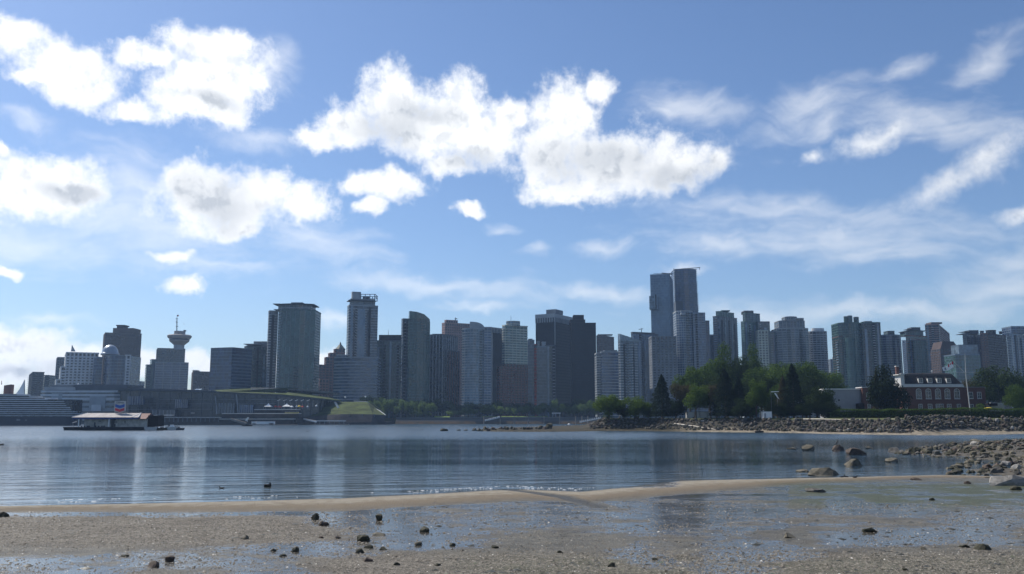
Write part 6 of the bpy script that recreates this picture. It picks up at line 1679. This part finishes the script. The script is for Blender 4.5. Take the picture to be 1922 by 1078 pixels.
def rock_geo(seed, sub=2, kind='boulder'):
    r = np.random.default_rng(seed)
    bm = bmesh.new(); bmesh.ops.create_icosphere(bm, subdivisions=sub, radius=1)
    v = np.array([q.co[:] for q in bm.verts]); f = [[q.index for q in fc.verts] for fc in bm.faces]; bm.free()
    v *= (1 + .16 * np.sin(v @ r.normal(size=(3,)) * 2.5 + r.random() * 6) + .10 * np.sin(v @ r.normal(size=(3,)) * 5))[:, None]
    for k in range(15 if kind == 'boulder' else 9):
        n = r.normal(size=3); n /= np.linalg.norm(n); d = r.uniform(.42, .82)
        over = v @ n - d; v = v - np.where(over > 0, over, 0)[:, None] * n * .92
    if kind == 'mound': v[:, :2] *= (1 + .5 * np.clip(-v[:, 2], 0, 1))[:, None]
    v += r.normal(0, .03, v.shape)
    v -= (v.max(0) + v.min(0)) / 2
    v /= (v.max(0) - v.min(0))
    v[:, 2] = v[:, 2] * 1.45 + .275                 # a third of it sits in the ground
    return v, f


RG = {}
def rock_mesh(kind, var, mname):
    k = (kind, var, mname)
    if k not in RG:
        v, f = rock_geo(300 + var * 13 + len(kind), 2 if kind != 'small' else 1, 'boulder' if kind == 'small' else kind)
        me = bpy.data.meshes.new('rock'); me.from_pydata(v.tolist(), [], f); me.materials.append(RM[mname]); RG[k] = me
    return RG[k]


def rock(label, loc, w, h, mname='grey', kind='boulder', name='rock', group=None, dep=None, var=None, rot=None):
    o = bpy.data.objects.new(name, rock_mesh(kind, random.randrange(8) if var is None else var, mname)); col.objects.link(o)
    o.location = loc; o.scale = (w, dep or w * random.uniform(.75, 1.05), h); o.rotation_euler = (0, 0, random.uniform(-.4, .4) + random.choice((0, math.pi)) if rot is None else rot)
    return tag(o, label, 'rock', group)


def beach_rock(x, yb, w, h, label, mname='grey', kind='boulder', group=None, z=None):
    q = G(x, yb, .03); k = q.y / FPX
    z = float(beach_z(np.array([q.x]), np.array([q.y]))[0]) if z is None else z
    return rock(label, (q.x, q.y + w * k * .35, z - .12 * h * k), w * k, h * k, mname, kind, 'rock', group)


for a in [
    (680, 1018, 23, 13, 'dark squarish rock lying in the shallow film of water, largest on the mud', 'dark'),
    (711, 978, 16, 13, 'dark upright rock standing in the bright pool behind the sand bar', 'dark'),
    (590, 977, 14, 14, 'dark green pointed rock standing in the pool behind the sand bar', 'dark'),
    (606, 988, 20, 9, 'brown dome-shaped rock on pebbly sand near the pointed rock', 'brown', 'mound'),
    (796, 1000, 18, 11, 'dark green rock with a flat side on the damp mud', 'dark'),
    (316, 1056, 20, 12, 'brown blocky rock in the wet film close to a lower lumpy rock', 'brown'),
    (283, 1067, 29, 13, 'lumpy low brown rock beside the blocky brown rock', 'brown', 'mound'),
    (674, 1040, 17, 10, 'pointed dark rock below the largest dark rock', 'dark', 'mound'),
    (690, 1031, 18, 7, 'low dark ragged rock just behind the pointed dark rock', 'dark', 'mound'),
    (718, 1034, 16, 6, 'low dark rock with a tail of weed beside the ragged one', 'dark', 'mound'),
    (711, 1007, 26, 6, 'flat weed-covered rock patch behind the largest dark rock', 'tan', 'mound'),
    (784, 1025, 16, 7, 'pale-topped small rock on mud below the flat-sided rock', 'tan'),
    (849, 1026, 11, 6, 'small dark green stone alone on the mud', 'dark'),
    (690, 1056, 17, 8, 'brown lump of rock on the sand close to the bottom edge', 'brown', 'mound'),
    (4, 972, 19, 11, 'dark rock cut by the frame beside the sand bar', 'dark'),
    (459, 1013, 15, 8, 'small tan rock on the pebbly sand', 'tan'),
    (633, 1013, 12, 5, 'flat brown stone at the edge of the wet film', 'brown'),
    (602, 1012, 9, 4, 'tiny brown stone near the flat brown stone', 'brown'),
    (530, 1046, 15, 5, 'flat dark stone in the wet film by its twin', 'dark', 'mound'),
    (553, 1037, 14, 9, 'dark stone with a peaked top in the wet film', 'dark'),
    (512, 1036, 11, 6, 'olive stone in the wet film', 'tan'),
    (231, 1047, 17, 4, 'long flat dark stone in the wet film', 'dark', 'mound'),
    (1483, 1012, 24, 10, 'olive weed-capped rock on brown mud', 'tan', 'mound'),
    (1635, 1000, 24, 9, 'small dark peaked rock on brown mud', 'dark', 'mound'),
    (1850, 1034, 32, 12, 'ragged dark rock with a peaked end by the wide wet patch', 'dark', 'mound'),
    (1812, 1030, 16, 6, 'low weed lump next to the ragged dark rock', 'dark', 'mound'),
    (1537, 925, 36, 8, 'long flat grey rock half sunk in green weed', 'grey', 'mound'),
    (1735, 1033, 14, 5, 'small pale ragged stone on brown mud', 'tan'),
    (930, 1031, 14, 6, 'small weedy lump on open mud', 'dark', 'mound'),
    (1052, 1040, 12, 5, 'dark weedy lump farther along the mud', 'dark', 'mound'),
    (1148, 1066, 14, 9, 'weedy dark stone near the bottom edge', 'dark'),
    (1230, 1053, 12, 5, 'small dark scrap of rock by the wet patch', 'dark'),
    (744, 1064, 14, 6, 'dark weedy stone at the bottom of the mud', 'dark', 'mound'),
    (822, 1063, 11, 5, 'flat dark stone near the bottom edge past the weedy one', 'dark', 'mound'),
    (1752, 940, 12, 5, 'dark stone on the green weed', 'dark'),
    (1723, 902, 20, 5, 'flat brown stone at the tip of the sand bar', 'brown', 'mound'),
    (1819, 909, 14, 6, 'brown stone at the edge of the green weed', 'brown'),
    (1911, 921, 20, 9, 'dark pointed stone below the big pale slab', 'dark'),
    (1700, 1073, 10, 5, 'tiny dark stone near the bottom edge on green sand', 'dark'),
]: beach_rock(*a, **({} if len(a) > 6 else {}), group='stones on the mud flat')
q = G(1895, 914); k = q.y / FPX
rock('big pale-topped slab of rock at the edge of the weed, largest on the beach', (q.x + .4, q.y + 1.0, .03), 78 * k, 20 * k, 'pale', 'boulder', 'rock', 'stones on the mud flat', 1.6, 3, .05)
for a in [
    (1518, 846.5, 26, 13, 'tan cone-shaped rock standing in the water, farthest from the beach', 'tan', 'mound'),
    (1576, 846.5, 25, 13, 'brown rock in the water with a black bird on top', 'brown', 'mound'),
    (1612, 854, 38, 15, 'long reddish rock in the water beside the bird rock', 'brown', 'mound'),
    (1606, 876, 34, 17, 'pale-crested pointed rock in the water near the broad flat rock', 'tan', 'mound'),
    (1551, 893, 72, 17, 'broad flat barnacled rock in the shallows', 'tan', 'mound'),
    (1508, 886, 24, 6, 'low tan rock touching the broad flat rock', 'tan', 'mound'),
    (1682, 849, 28, 10, 'grey rocks just breaking the water before the rubble bank', 'grey', 'mound'),
    (1676, 868, 24, 10, 'tan jagged rock in the water before the rubble bank', 'tan', 'mound'),
    (1488, 843.5, 19, 4, 'barely showing flat rock beside the cone-shaped rock', 'tan', 'mound'),
    (1634, 842.5, 14, 5, 'small pale rock behind the long reddish rock', 'tan', 'mound'),
    (1598, 845, 9, 5, 'little brown rock between bird rock and reddish rock', 'brown'),
    (1718, 852, 20, 13, 'dark rounded boulder at the tip of the rubble bank', 'dark'),
    (833, 809.5, 15, 6, 'lone dark rock in the channel off the spit', 'dark', 'mound'),
    (861, 808.6, 9, 3, 'tiny dark rock awash off the spit tip', 'dark', 'mound'),
    (874, 808.8, 8, 3, 'tiny dark rock awash closest to the spit tip', 'dark', 'mound'),
]:
    x, yb, w, h, lab, mn, *kd = a; q = G(x, yb); k = q.y / FPX
    rock(lab, (q.x, q.y + w * k * .3, -.05), w * k, h * k * .92, mn, kd[0] if kd else 'boulder', 'rock', 'rocks standing in the water')
q = P(1031, 803, 425); rock('big dark block of rock standing on the spit', (q.x, 425, .3), 14 * 425 / FPX, 11 * 425 / FPX, 'dark', 'boulder', 'rock', 'rocks of the spit', None, 2)
rs = random.Random(11)
for k in range(26):
    x = 888 + 150 * (k + rs.random()) / 26; D = rs.uniform(372, 400); q = P(x, 806, D); z = float(island_z(np.array([q.x]), np.array([D]))[0])
    w = rs.uniform(.9, 2.2)
    seg = ['near the spit tip', 'along the thin part of the spit', 'before the big dark block'][min(2, int((x - 888) / 50))]; mn = rs.choice(('dark', 'tan', 'brown'))
    rock(f'{ {"dark": "dark weedy", "tan": "olive tan", "brown": "brown"}[mn] } rock on the spit {seg}', (q.x, D, max(z, -.1)), w, w * rs.uniform(.5, .9), mn, 'boulder', 'rock', 'rocks of the spit')

# rubble bank below the hedge and the trees
front = np.array([(x, G(x, y).y) for x, y in [(1100, 810), (1130, 809.5), (1200, 809.5), (1300, 811), (1420, 812.3), (1480, 813), (1560, 815), (1640, 816.5), (1750, 817.5), (1850, 817), (1960, 815)]])
cand = []
rx, rD = rng.uniform(1108, 1975, 14000), rng.random(14000)
rD = np.interp(rx, front[:, 0], front[:, 1]) + 4 + 52 * rD
rX = rD * (rx - 961) / (FPX * CT) * 1.0
rz = island_z(rX, rD)
ok = (rz > np.where(rx > 1650, .75, .95)) & (rz < 5.25) & ~((rx > 1250) & (rx < 1430) & (rng.random(14000) < .3))
for x, D, z in zip(rx[ok], rD[ok], rz[ok]):
    w = .42 + 1.25 * rs.random() ** 2.8
    cand.append((w / D, x, D, w, (z - .6) / 4.7))
cand.sort(reverse=True)
ANI = [(1175, 'under the bright bush trees'), (1262, 'under the dark fir'), (1345, 'under the copper trees and bright maple'), (1425, 'under the dark cedars'), (1475, 'near the white shed'), (1545, 'under the tall cedar'), (1620, 'below the pale hall'), (1695, 'below the massive evergreen'), (1770, 'below the arched windows nearest the chimney'), (1830, 'below the flagpole'), (2000, 'below the end of the hedge')]
sv, sf = [], []; base = [rock_geo(900 + k, 1) for k in range(6)]
for i, (_, x, D, w, f) in enumerate(cand):
    q = P(x, 800, D); z = float(island_z(np.array([q.x]), np.array([D]))[0]) + .1
    if i < 145:
        mn = rs.choices(('grey', 'dark', 'pale', 'brown'), (5, 5, 1, 2))[0]
        lab = f'{"big" if i < 40 else "mid-sized" if i < 95 else "smaller"} {mn} boulder {"at the foot" if f < .33 else "halfway up" if f < .66 else "at the top"} on the bank {next(s for kx, s in ANI if x <= kx)}'
        rock(lab, (q.x, D, z), w, w * rs.uniform(.5, .8), mn, 'boulder', 'boulder', 'boulders of the island bank')
    else:
        v, f_ = base[i % 6]; a = rs.random() * 6.28; R3 = np.array([[math.cos(a), -math.sin(a), 0], [math.sin(a), math.cos(a), 0], [0, 0, 1]])
        k0 = len(sv) ; sv.append((v * np.array([w, w * .9, w * rs.uniform(.5, .85)])) @ R3.T + np.array([q.x, D, z])); sf.append((i, f_))
def joined(name, vs_list, fs_list, m, kind='stuff'):
    off = 0; F_ = []
    for v, f_ in zip(vs_list, fs_list): F_ += [tuple(k + off for k in q) for q in f_]; off += len(v)
    me = bpy.data.meshes.new(name); me.from_pydata(np.concatenate(vs_list).tolist(), [], F_)
    for k in (m if isinstance(m, list) else [m]): me.materials.append(k)
    if isinstance(m, list): me.polygons.foreach_set('material_index', np.repeat(np.array([random.choice(range(len(m))) for _ in fs_list]), [len(f_) for f_ in fs_list]))
    return tag(link_mesh(name, me), kind=kind)
joined('riprap', sv, [f for _, f in sf], [RM['grey'], RM['dark'], RM['grey'], RM['dark'], RM['brown']])

# stones of the bank running into the water
cand = []
xs_ = [p[0] for p in RB]; ysb = [p[1] for p in RB]
while len(cand) < 1700:
    x, y = rs.uniform(min(xs_), 110), rs.uniform(min(ysb), max(ysb))
    d = float(sdist(np.array([x]), np.array([y]), RB)[0])
    if d < -1.5: continue
    px = float(to_px(np.array([x]), np.array([y]))[0][0])
    if px > 2050: continue
    edge = math.exp(-d / 5)
    w = .18 + 1.15 * rs.random() ** 4.2 + .55 * edge * rs.random()
    w *= .75 + (y - 70) / 220
    cand.append((w / y, x, y, w, d, px))
cand.sort(reverse=True)
sv, sf = [], []
for i, (_, x, y, w, d, px) in enumerate(cand):
    z = max(float(rubble_z(np.array([x]), np.array([y]))[0]), -.1); h = w * rs.uniform(.4, .75)
    if i < 82:
        mn = rs.choices(('grey', 'dark', 'tan', 'pale', 'brown'), (3, 4, 4, 1, 2))[0]
        pos_ = 'on the far water side' if y > 150 else 'in the middle' if y > 105 else 'on the near side'
        lab = f'{"big" if i < 22 else "mid-sized" if i < 52 else "smaller"} {mn} stone {pos_} of the rubble bank, {"close to its tip" if px < 1790 else "halfway along" if px < 1860 else "at its landward end"}'
        rock(lab, (x, y, z - .06), w * .95, h * .78, mn, rs.choice(('boulder', 'mound')), 'stone', 'stones of the rubble bank')
    else:
        v, f_ = base[i % 6]; a = rs.random() * 6.28; R3 = np.array([[math.cos(a), -math.sin(a), 0], [math.sin(a), math.cos(a), 0], [0, 0, 1]])
        w *= .82; h *= .72; sv.append((v * np.array([w, w * .9, h])) @ R3.T + np.array([x, y, z])); sf.append(f_)
joined('rubble', sv, sf, [RM['grey'], RM['tan'], RM['dark'], RM['tan'], RM['brown'], RM['dark']])

# driftwood
M['drift'] = mat('bleached_driftwood', (.52, .47, .40), .85, .2, 1.0)
for a0, a1, r, lab in (((1266, 797, 336), (1343, 808, 316), .32, 'long bleached log sloping down the bank to the beach'), ((1316, 791.5, 340), (1366, 789.6, 342), .22, 'straight bleached log lying along the top of the bank below the copper trees'), ((1508, 788.5, 338), (1580, 789.5, 336), .26, 'white log on top of the bank below the pale hall'), ((1582, 789.6, 337), (1694, 788, 338), .18, 'long thin white log on top of the bank below the brick annex')):
    p0, p1 = hit(a0[0], a0[1], r), hit(a1[0], a1[1], r); t = thing('driftwood_log', lab, 'log', p0, 'driftwood logs'); mb = MB(); m_ = (p0 + p1) / 2 + Vector((0, .3, .12)); mb.tube(p0, m_, r, r * .85, 8); mb.tube(m_, p1, r * .84, r * .5, 8); mb.build('wood', M['drift'], t)
p0 = P(1560, 786, 346)
for x, y, D, lab in ((1420, 812.5, 327, 'dark log stub lying on the island beach'),):
    t = thing('driftwood_log', lab, 'log', G(x, y), 'driftwood logs'); q = G(x + 9, y); mb = MB(); mb.tube(G(x - 0, y) + Vector((0, 2, .3)), q + Vector((1.5, 2.5, .4)), .4, .3, 8); mb.build('wood', M['wood_d'], t)
q = G(501, 914); t = thing('driftwood_stump', 'dark stump with one upright prong floating in the shallows', 'stump', (q.x, q.y, 0)); mb = MB()
s = q.y / FPX; mb.prism([(q.x - 5.5 * s, q.y), (q.x + 6 * s, q.y), (q.x + 6 * s, q.y + .3), (q.x - 5.5 * s, q.y + .3)], -.1, [4 * s, 4.6 * s, 4.4 * s, 4.2 * s]); mb.frustum([(q.x + 3.4 * s, q.y + .02), (q.x + 6 * s, q.y + .02), (q.x + 6 * s, q.y + .25), (q.x + 3.4 * s, q.y + .25)], [(q.x + 4.2 * s, q.y + .1), (q.x + 5 * s, q.y + .1), (q.x + 5 * s, q.y + .16), (q.x + 4.2 * s, q.y + .16)], 4.2 * s, 8.4 * s); mb.build('wood', M['wood_d'], t)
q = G(3, 836); t = thing('floating_stick', 'dark floating stick with a raised end far out on the water', 'stick', (q.x, q.y, 0)); s = q.y / FPX; mb = MB(); mb.tube((q.x - 6 * s, q.y, .1), (q.x + 4 * s, q.y, .18), .14, .12); mb.tube((q.x - 6 * s, q.y, .1), (q.x - 8 * s, q.y, .5), .1, .05); mb.build('wood', M['wood_d'], t)

# ---------------------------------------------------------------- birds
M['bird'] = mat('black_feathers', (.018, .018, .02), .5, .2, 8)
def chain(mb, pts, rad, n=8):
    vs, fs = [], []; k = len(pts)
    for i, (p_, r) in enumerate(zip(pts, rad)):
        d = (Vector(pts[min(i + 1, k - 1)]) - Vector(pts[max(i - 1, 0)])).normalized(); u = Vector((0, 1, 0)); w_ = d.cross(u).normalized(); u = w_.cross(d)
        for j in range(n): a = 2 * math.pi * j / n; vs.append(Vector(p_) + (u * math.cos(a) + w_ * math.sin(a)) * r)
    for i in range(k - 1):
        for j in range(n): fs.append((i * n + j, i * n + (j + 1) % n, (i + 1) * n + (j + 1) % n, (i + 1) * n + j))
    fs += [tuple(range(n - 1, -1, -1)), tuple((k - 1) * n + j for j in range(n))]; mb.add(vs, fs)
q = G(1571.5, 846.5); D = q.y + .75; b0 = P(1571.5, 834.0, D)
t = thing('cormorant', 'black bird standing upright on the brown rock in the water', 'bird', b0); s = 1.0; mb = MB()
chain(mb, [b0 + Vector(v) * s for v in ((-.30, 0, .02), (-.18, 0, .10), (-.08, 0, .24), (.02, 0, .40), (.05, 0, .54), (.03, 0, .64), (.06, 0, .72), (.12, 0, .745), (.22, 0, .75))], [.02 * s, .06 * s, .12 * s, .12 * s, .065 * s, .04 * s, .05 * s, .045 * s, .008 * s]); mb.build('body', M['bird'], t, smooth=True)
for dy in (-.05, .05):
    mb = MB(); mb.tube(b0 + Vector((-.05, dy, .2)) * s, b0 + Vector((-.02, dy, -.12)) * s, .02); mb.build('leg', M['bird'], t)
for x, yb, sz, dr, lab in ((1581.5, 898.5, .42, 1, 'black duck at the edge of the sand bar, first of a close pair'), (1588.5, 898, .40, -1, 'black duck facing its neighbour at the edge of the sand bar'), (1605.5, 900, .46, 1, 'black duck on its own at the edge of the sand bar'), (415.5, 916.5, .40, -1, 'dark duck swimming near the stump in the shallows'), (577, 810.5, 1.0, 1, 'dark water bird swimming far out past the speedboat'), (793, 806.5, .9, 1, 'dark water bird swimming in the channel near the lone rock')):
    q = G(x, yb, .02); q.z = max(float(beach_z(np.array([q.x]), np.array([q.y]))[0]), -.02) if yb > 850 else 0.0; t = thing('duck', lab, 'bird', q, 'ducks'); mb = MB(); S_ = sz
    chain(mb, [q + Vector((v[0] * dr, 0, v[1])) * S_ for v in ((-.55, .22), (-.4, .14), (-.15, .12), (.12, .12), (.28, .18), (.33, .32), (.35, .44), (.42, .47), (.58, .44))], [k_ * S_ for k_ in (.02, .10, .16, .16, .10, .065, .085, .07, .015)]); mb.build('body', M['bird'], t, smooth=True)
c = P(345, 609, 700); t = thing('gull', 'tiny dark gull in flight beside the lookout mast', 'bird', c); mb = MB()
chain(mb, [c + Vector(v) for v in ((-.5, 0, 0), (-.2, 0, 0), (.2, 0, .02), (.5, 0, 0))], [.03, .14, .14, .03]); mb.add([c + Vector(v) for v in ((-.15, 0, .05), (.2, 0, .05), (-.1, -1.1, .35), (-.1, 1.1, .35))], [(0, 1, 2), (1, 0, 3)]); mb.build('body', M['dgrey'], t)

# ---------------------------------------------------------------- pebbles, shells and weed on the flat
def scatter(name, n, size, m, dens, flatk=.6, seed=1):
    r = np.random.default_rng(seed)
    y = 28.5 + 27 * r.random(n * 3) ** 1.1; x = (r.random(n * 3) * 2 - 1) * (y * .60 + 2)
    keep = r.random(n * 3) < dens(x, y)
    x, y = x[keep][:n], y[keep][:n]; n = len(x)
    z = beach_z(x, y)
    s = size[0] * np.exp(r.normal(0, size[1], n)); s = np.clip(s, .008, size[2])
    a = r.random(n) * 6.28
    oc_ = np.array([(1, 0, .15), (0, 1, .1), (-1, 0, .15), (0, -1, .1), (.15, .1, 1)], float)
    v = oc_[None] * np.stack([s * r.uniform(.7, 1.3, n), s * r.uniform(.5, 1, n), s * flatk * r.uniform(.5, 1.2, n)], -1)[:, None]
    v = v * r.uniform(.75, 1.25, v.shape)
    vx = v[..., 0] * np.cos(a)[:, None] - v[..., 1] * np.sin(a)[:, None]; vy = v[..., 0] * np.sin(a)[:, None] + v[..., 1] * np.cos(a)[:, None]
    V = np.stack([vx + x[:, None], vy + y[:, None], v[..., 2] + z[:, None] - .002], -1).reshape(-1, 3)
    f0 = np.array([(0, 1, 4), (1, 2, 4), (2, 3, 4), (3, 0, 4)])
    Fc = (f0[None] + 5 * np.arange(n)[:, None, None]).reshape(-1, 3)
    me = bpy.data.meshes.new(name)
    me.vertices.add(len(V)); me.vertices.foreach_set('co', V.ravel()); me.loops.add(Fc.size); me.loops.foreach_set('vertex_index', Fc.ravel())
    me.polygons.add(len(Fc)); me.polygons.foreach_set('loop_start', np.arange(len(Fc)) * 3); me.polygons.foreach_set('loop_total', np.full(len(Fc), 3)); me.update(); me.validate()
    me.materials.append(m); return tag(link_mesh(name, me), kind='stuff')
offbar = lambda x, y: np.where((bar_mask(x, y) > .3) | (bar_of(x, y)[0] < .3), .02, 1.0)
patch = lambda x, y, sd_: smooth(fbm2(x * .5, y * .7, sd_), .35, .65)
scatter('gravel', 70000, (.026, .5, .10), mat('mixed_gravel', (.20, .182, .155), .8, .6, 9, c2=(.035, .032, .028)), lambda x, y: offbar(x, y) * np.clip(.10 + .85 * gravel_of(x, y) + .3 * patch(x, y, 91), 0, 1), .6, 1)
scatter('shell_fragments', 2400, (.019, .5, .06), mat('white_shell', (.66, .63, .57), .6, .15, 8), lambda x, y: offbar(x, y) * (.3 + .7 * patch(x, y, 92)), .5, 2)
scatter('weed_scraps', 4200, (.050, .55, .20), mat('dark_seaweed', (.028, .027, .016), .5, .4, 5), lambda x, y: offbar(x, y) * (.12 + .88 * patch(x, y, 93) ** 2), .28, 3)
scatter('green_weed', 900, (.06, .5, .2), mat('sea_lettuce', (.060, .085, .020), .5, .4, 5), lambda x, y: np.clip(algae_of(x, y) * 1.2, 0, 1) * offbar(x, y), .15, 4)
# narrow foam where ripples run out on the beach
fv = []
rf = np.random.default_rng(3)
n = 420
x = rf.uniform(-36, 6, n); s_ = np.where(rf.random(n) < .65, 3.6, 2.0) + .8 * fbm2(x * .2, x * 0, 95) + .12 * rf.normal(size=n)
s_ = s_ * np.interp(x, [-36, -10, 5, 20], [1, 1, .8, .5]); keep = fbm2(x * .35, x * 0 + 5, 96) > .46; x, s_ = x[keep], s_[keep]
y = np.interp(x, wl[:, 0], wl[:, 1]) + s_
L_ = rf.uniform(.03, .16, len(x)); W_ = rf.uniform(.012, .03, len(x)); hgt_ = rf.uniform(.008, .02, len(x))
V = np.stack([np.stack([x - L_, y, x * 0 + .004], -1), np.stack([x, y - W_, x * 0 + .004], -1), np.stack([x + L_, y + .27 * L_, x * 0 + .004], -1), np.stack([x, y + W_, hgt_], -1)], 1).reshape(-1, 3)
me = bpy.data.meshes.new('foam'); me.from_pydata(V.tolist(), [], [q for k in range(len(x)) for q in ((4 * k, 4 * k + 1, 4 * k + 3), (4 * k + 1, 4 * k + 2, 4 * k + 3))]); me.materials.append(mat('sea_foam', (.75, .76, .76), .6, .05, 5)); tag(link_mesh('foam', me), kind='stuff')

# ---------------------------------------------------------------- haze
hm = bpy.data.materials.new('haze_air'); hm.use_nodes = True; hm.node_tree.nodes.clear()
N = NT(hm.node_tree); v = N.n('ShaderNodeVolumePrincipled'); v.inputs['Color'].default_value = (.42, .64, 1, 1); v.inputs['Density'].default_value = HAZE; v.inputs['Anisotropy'].default_value = .2
o = N.n('ShaderNodeOutputMaterial'); hm.node_tree.links.new(v.outputs[0], o.inputs['Volume'])
hm.cycles.homogeneous_volume = True
if HAZE > 0:
    mb = MB(); mb.box(-2650, 2650, -60, 4060, -4, 262); tag(mb.build('haze', hm), kind='stuff')
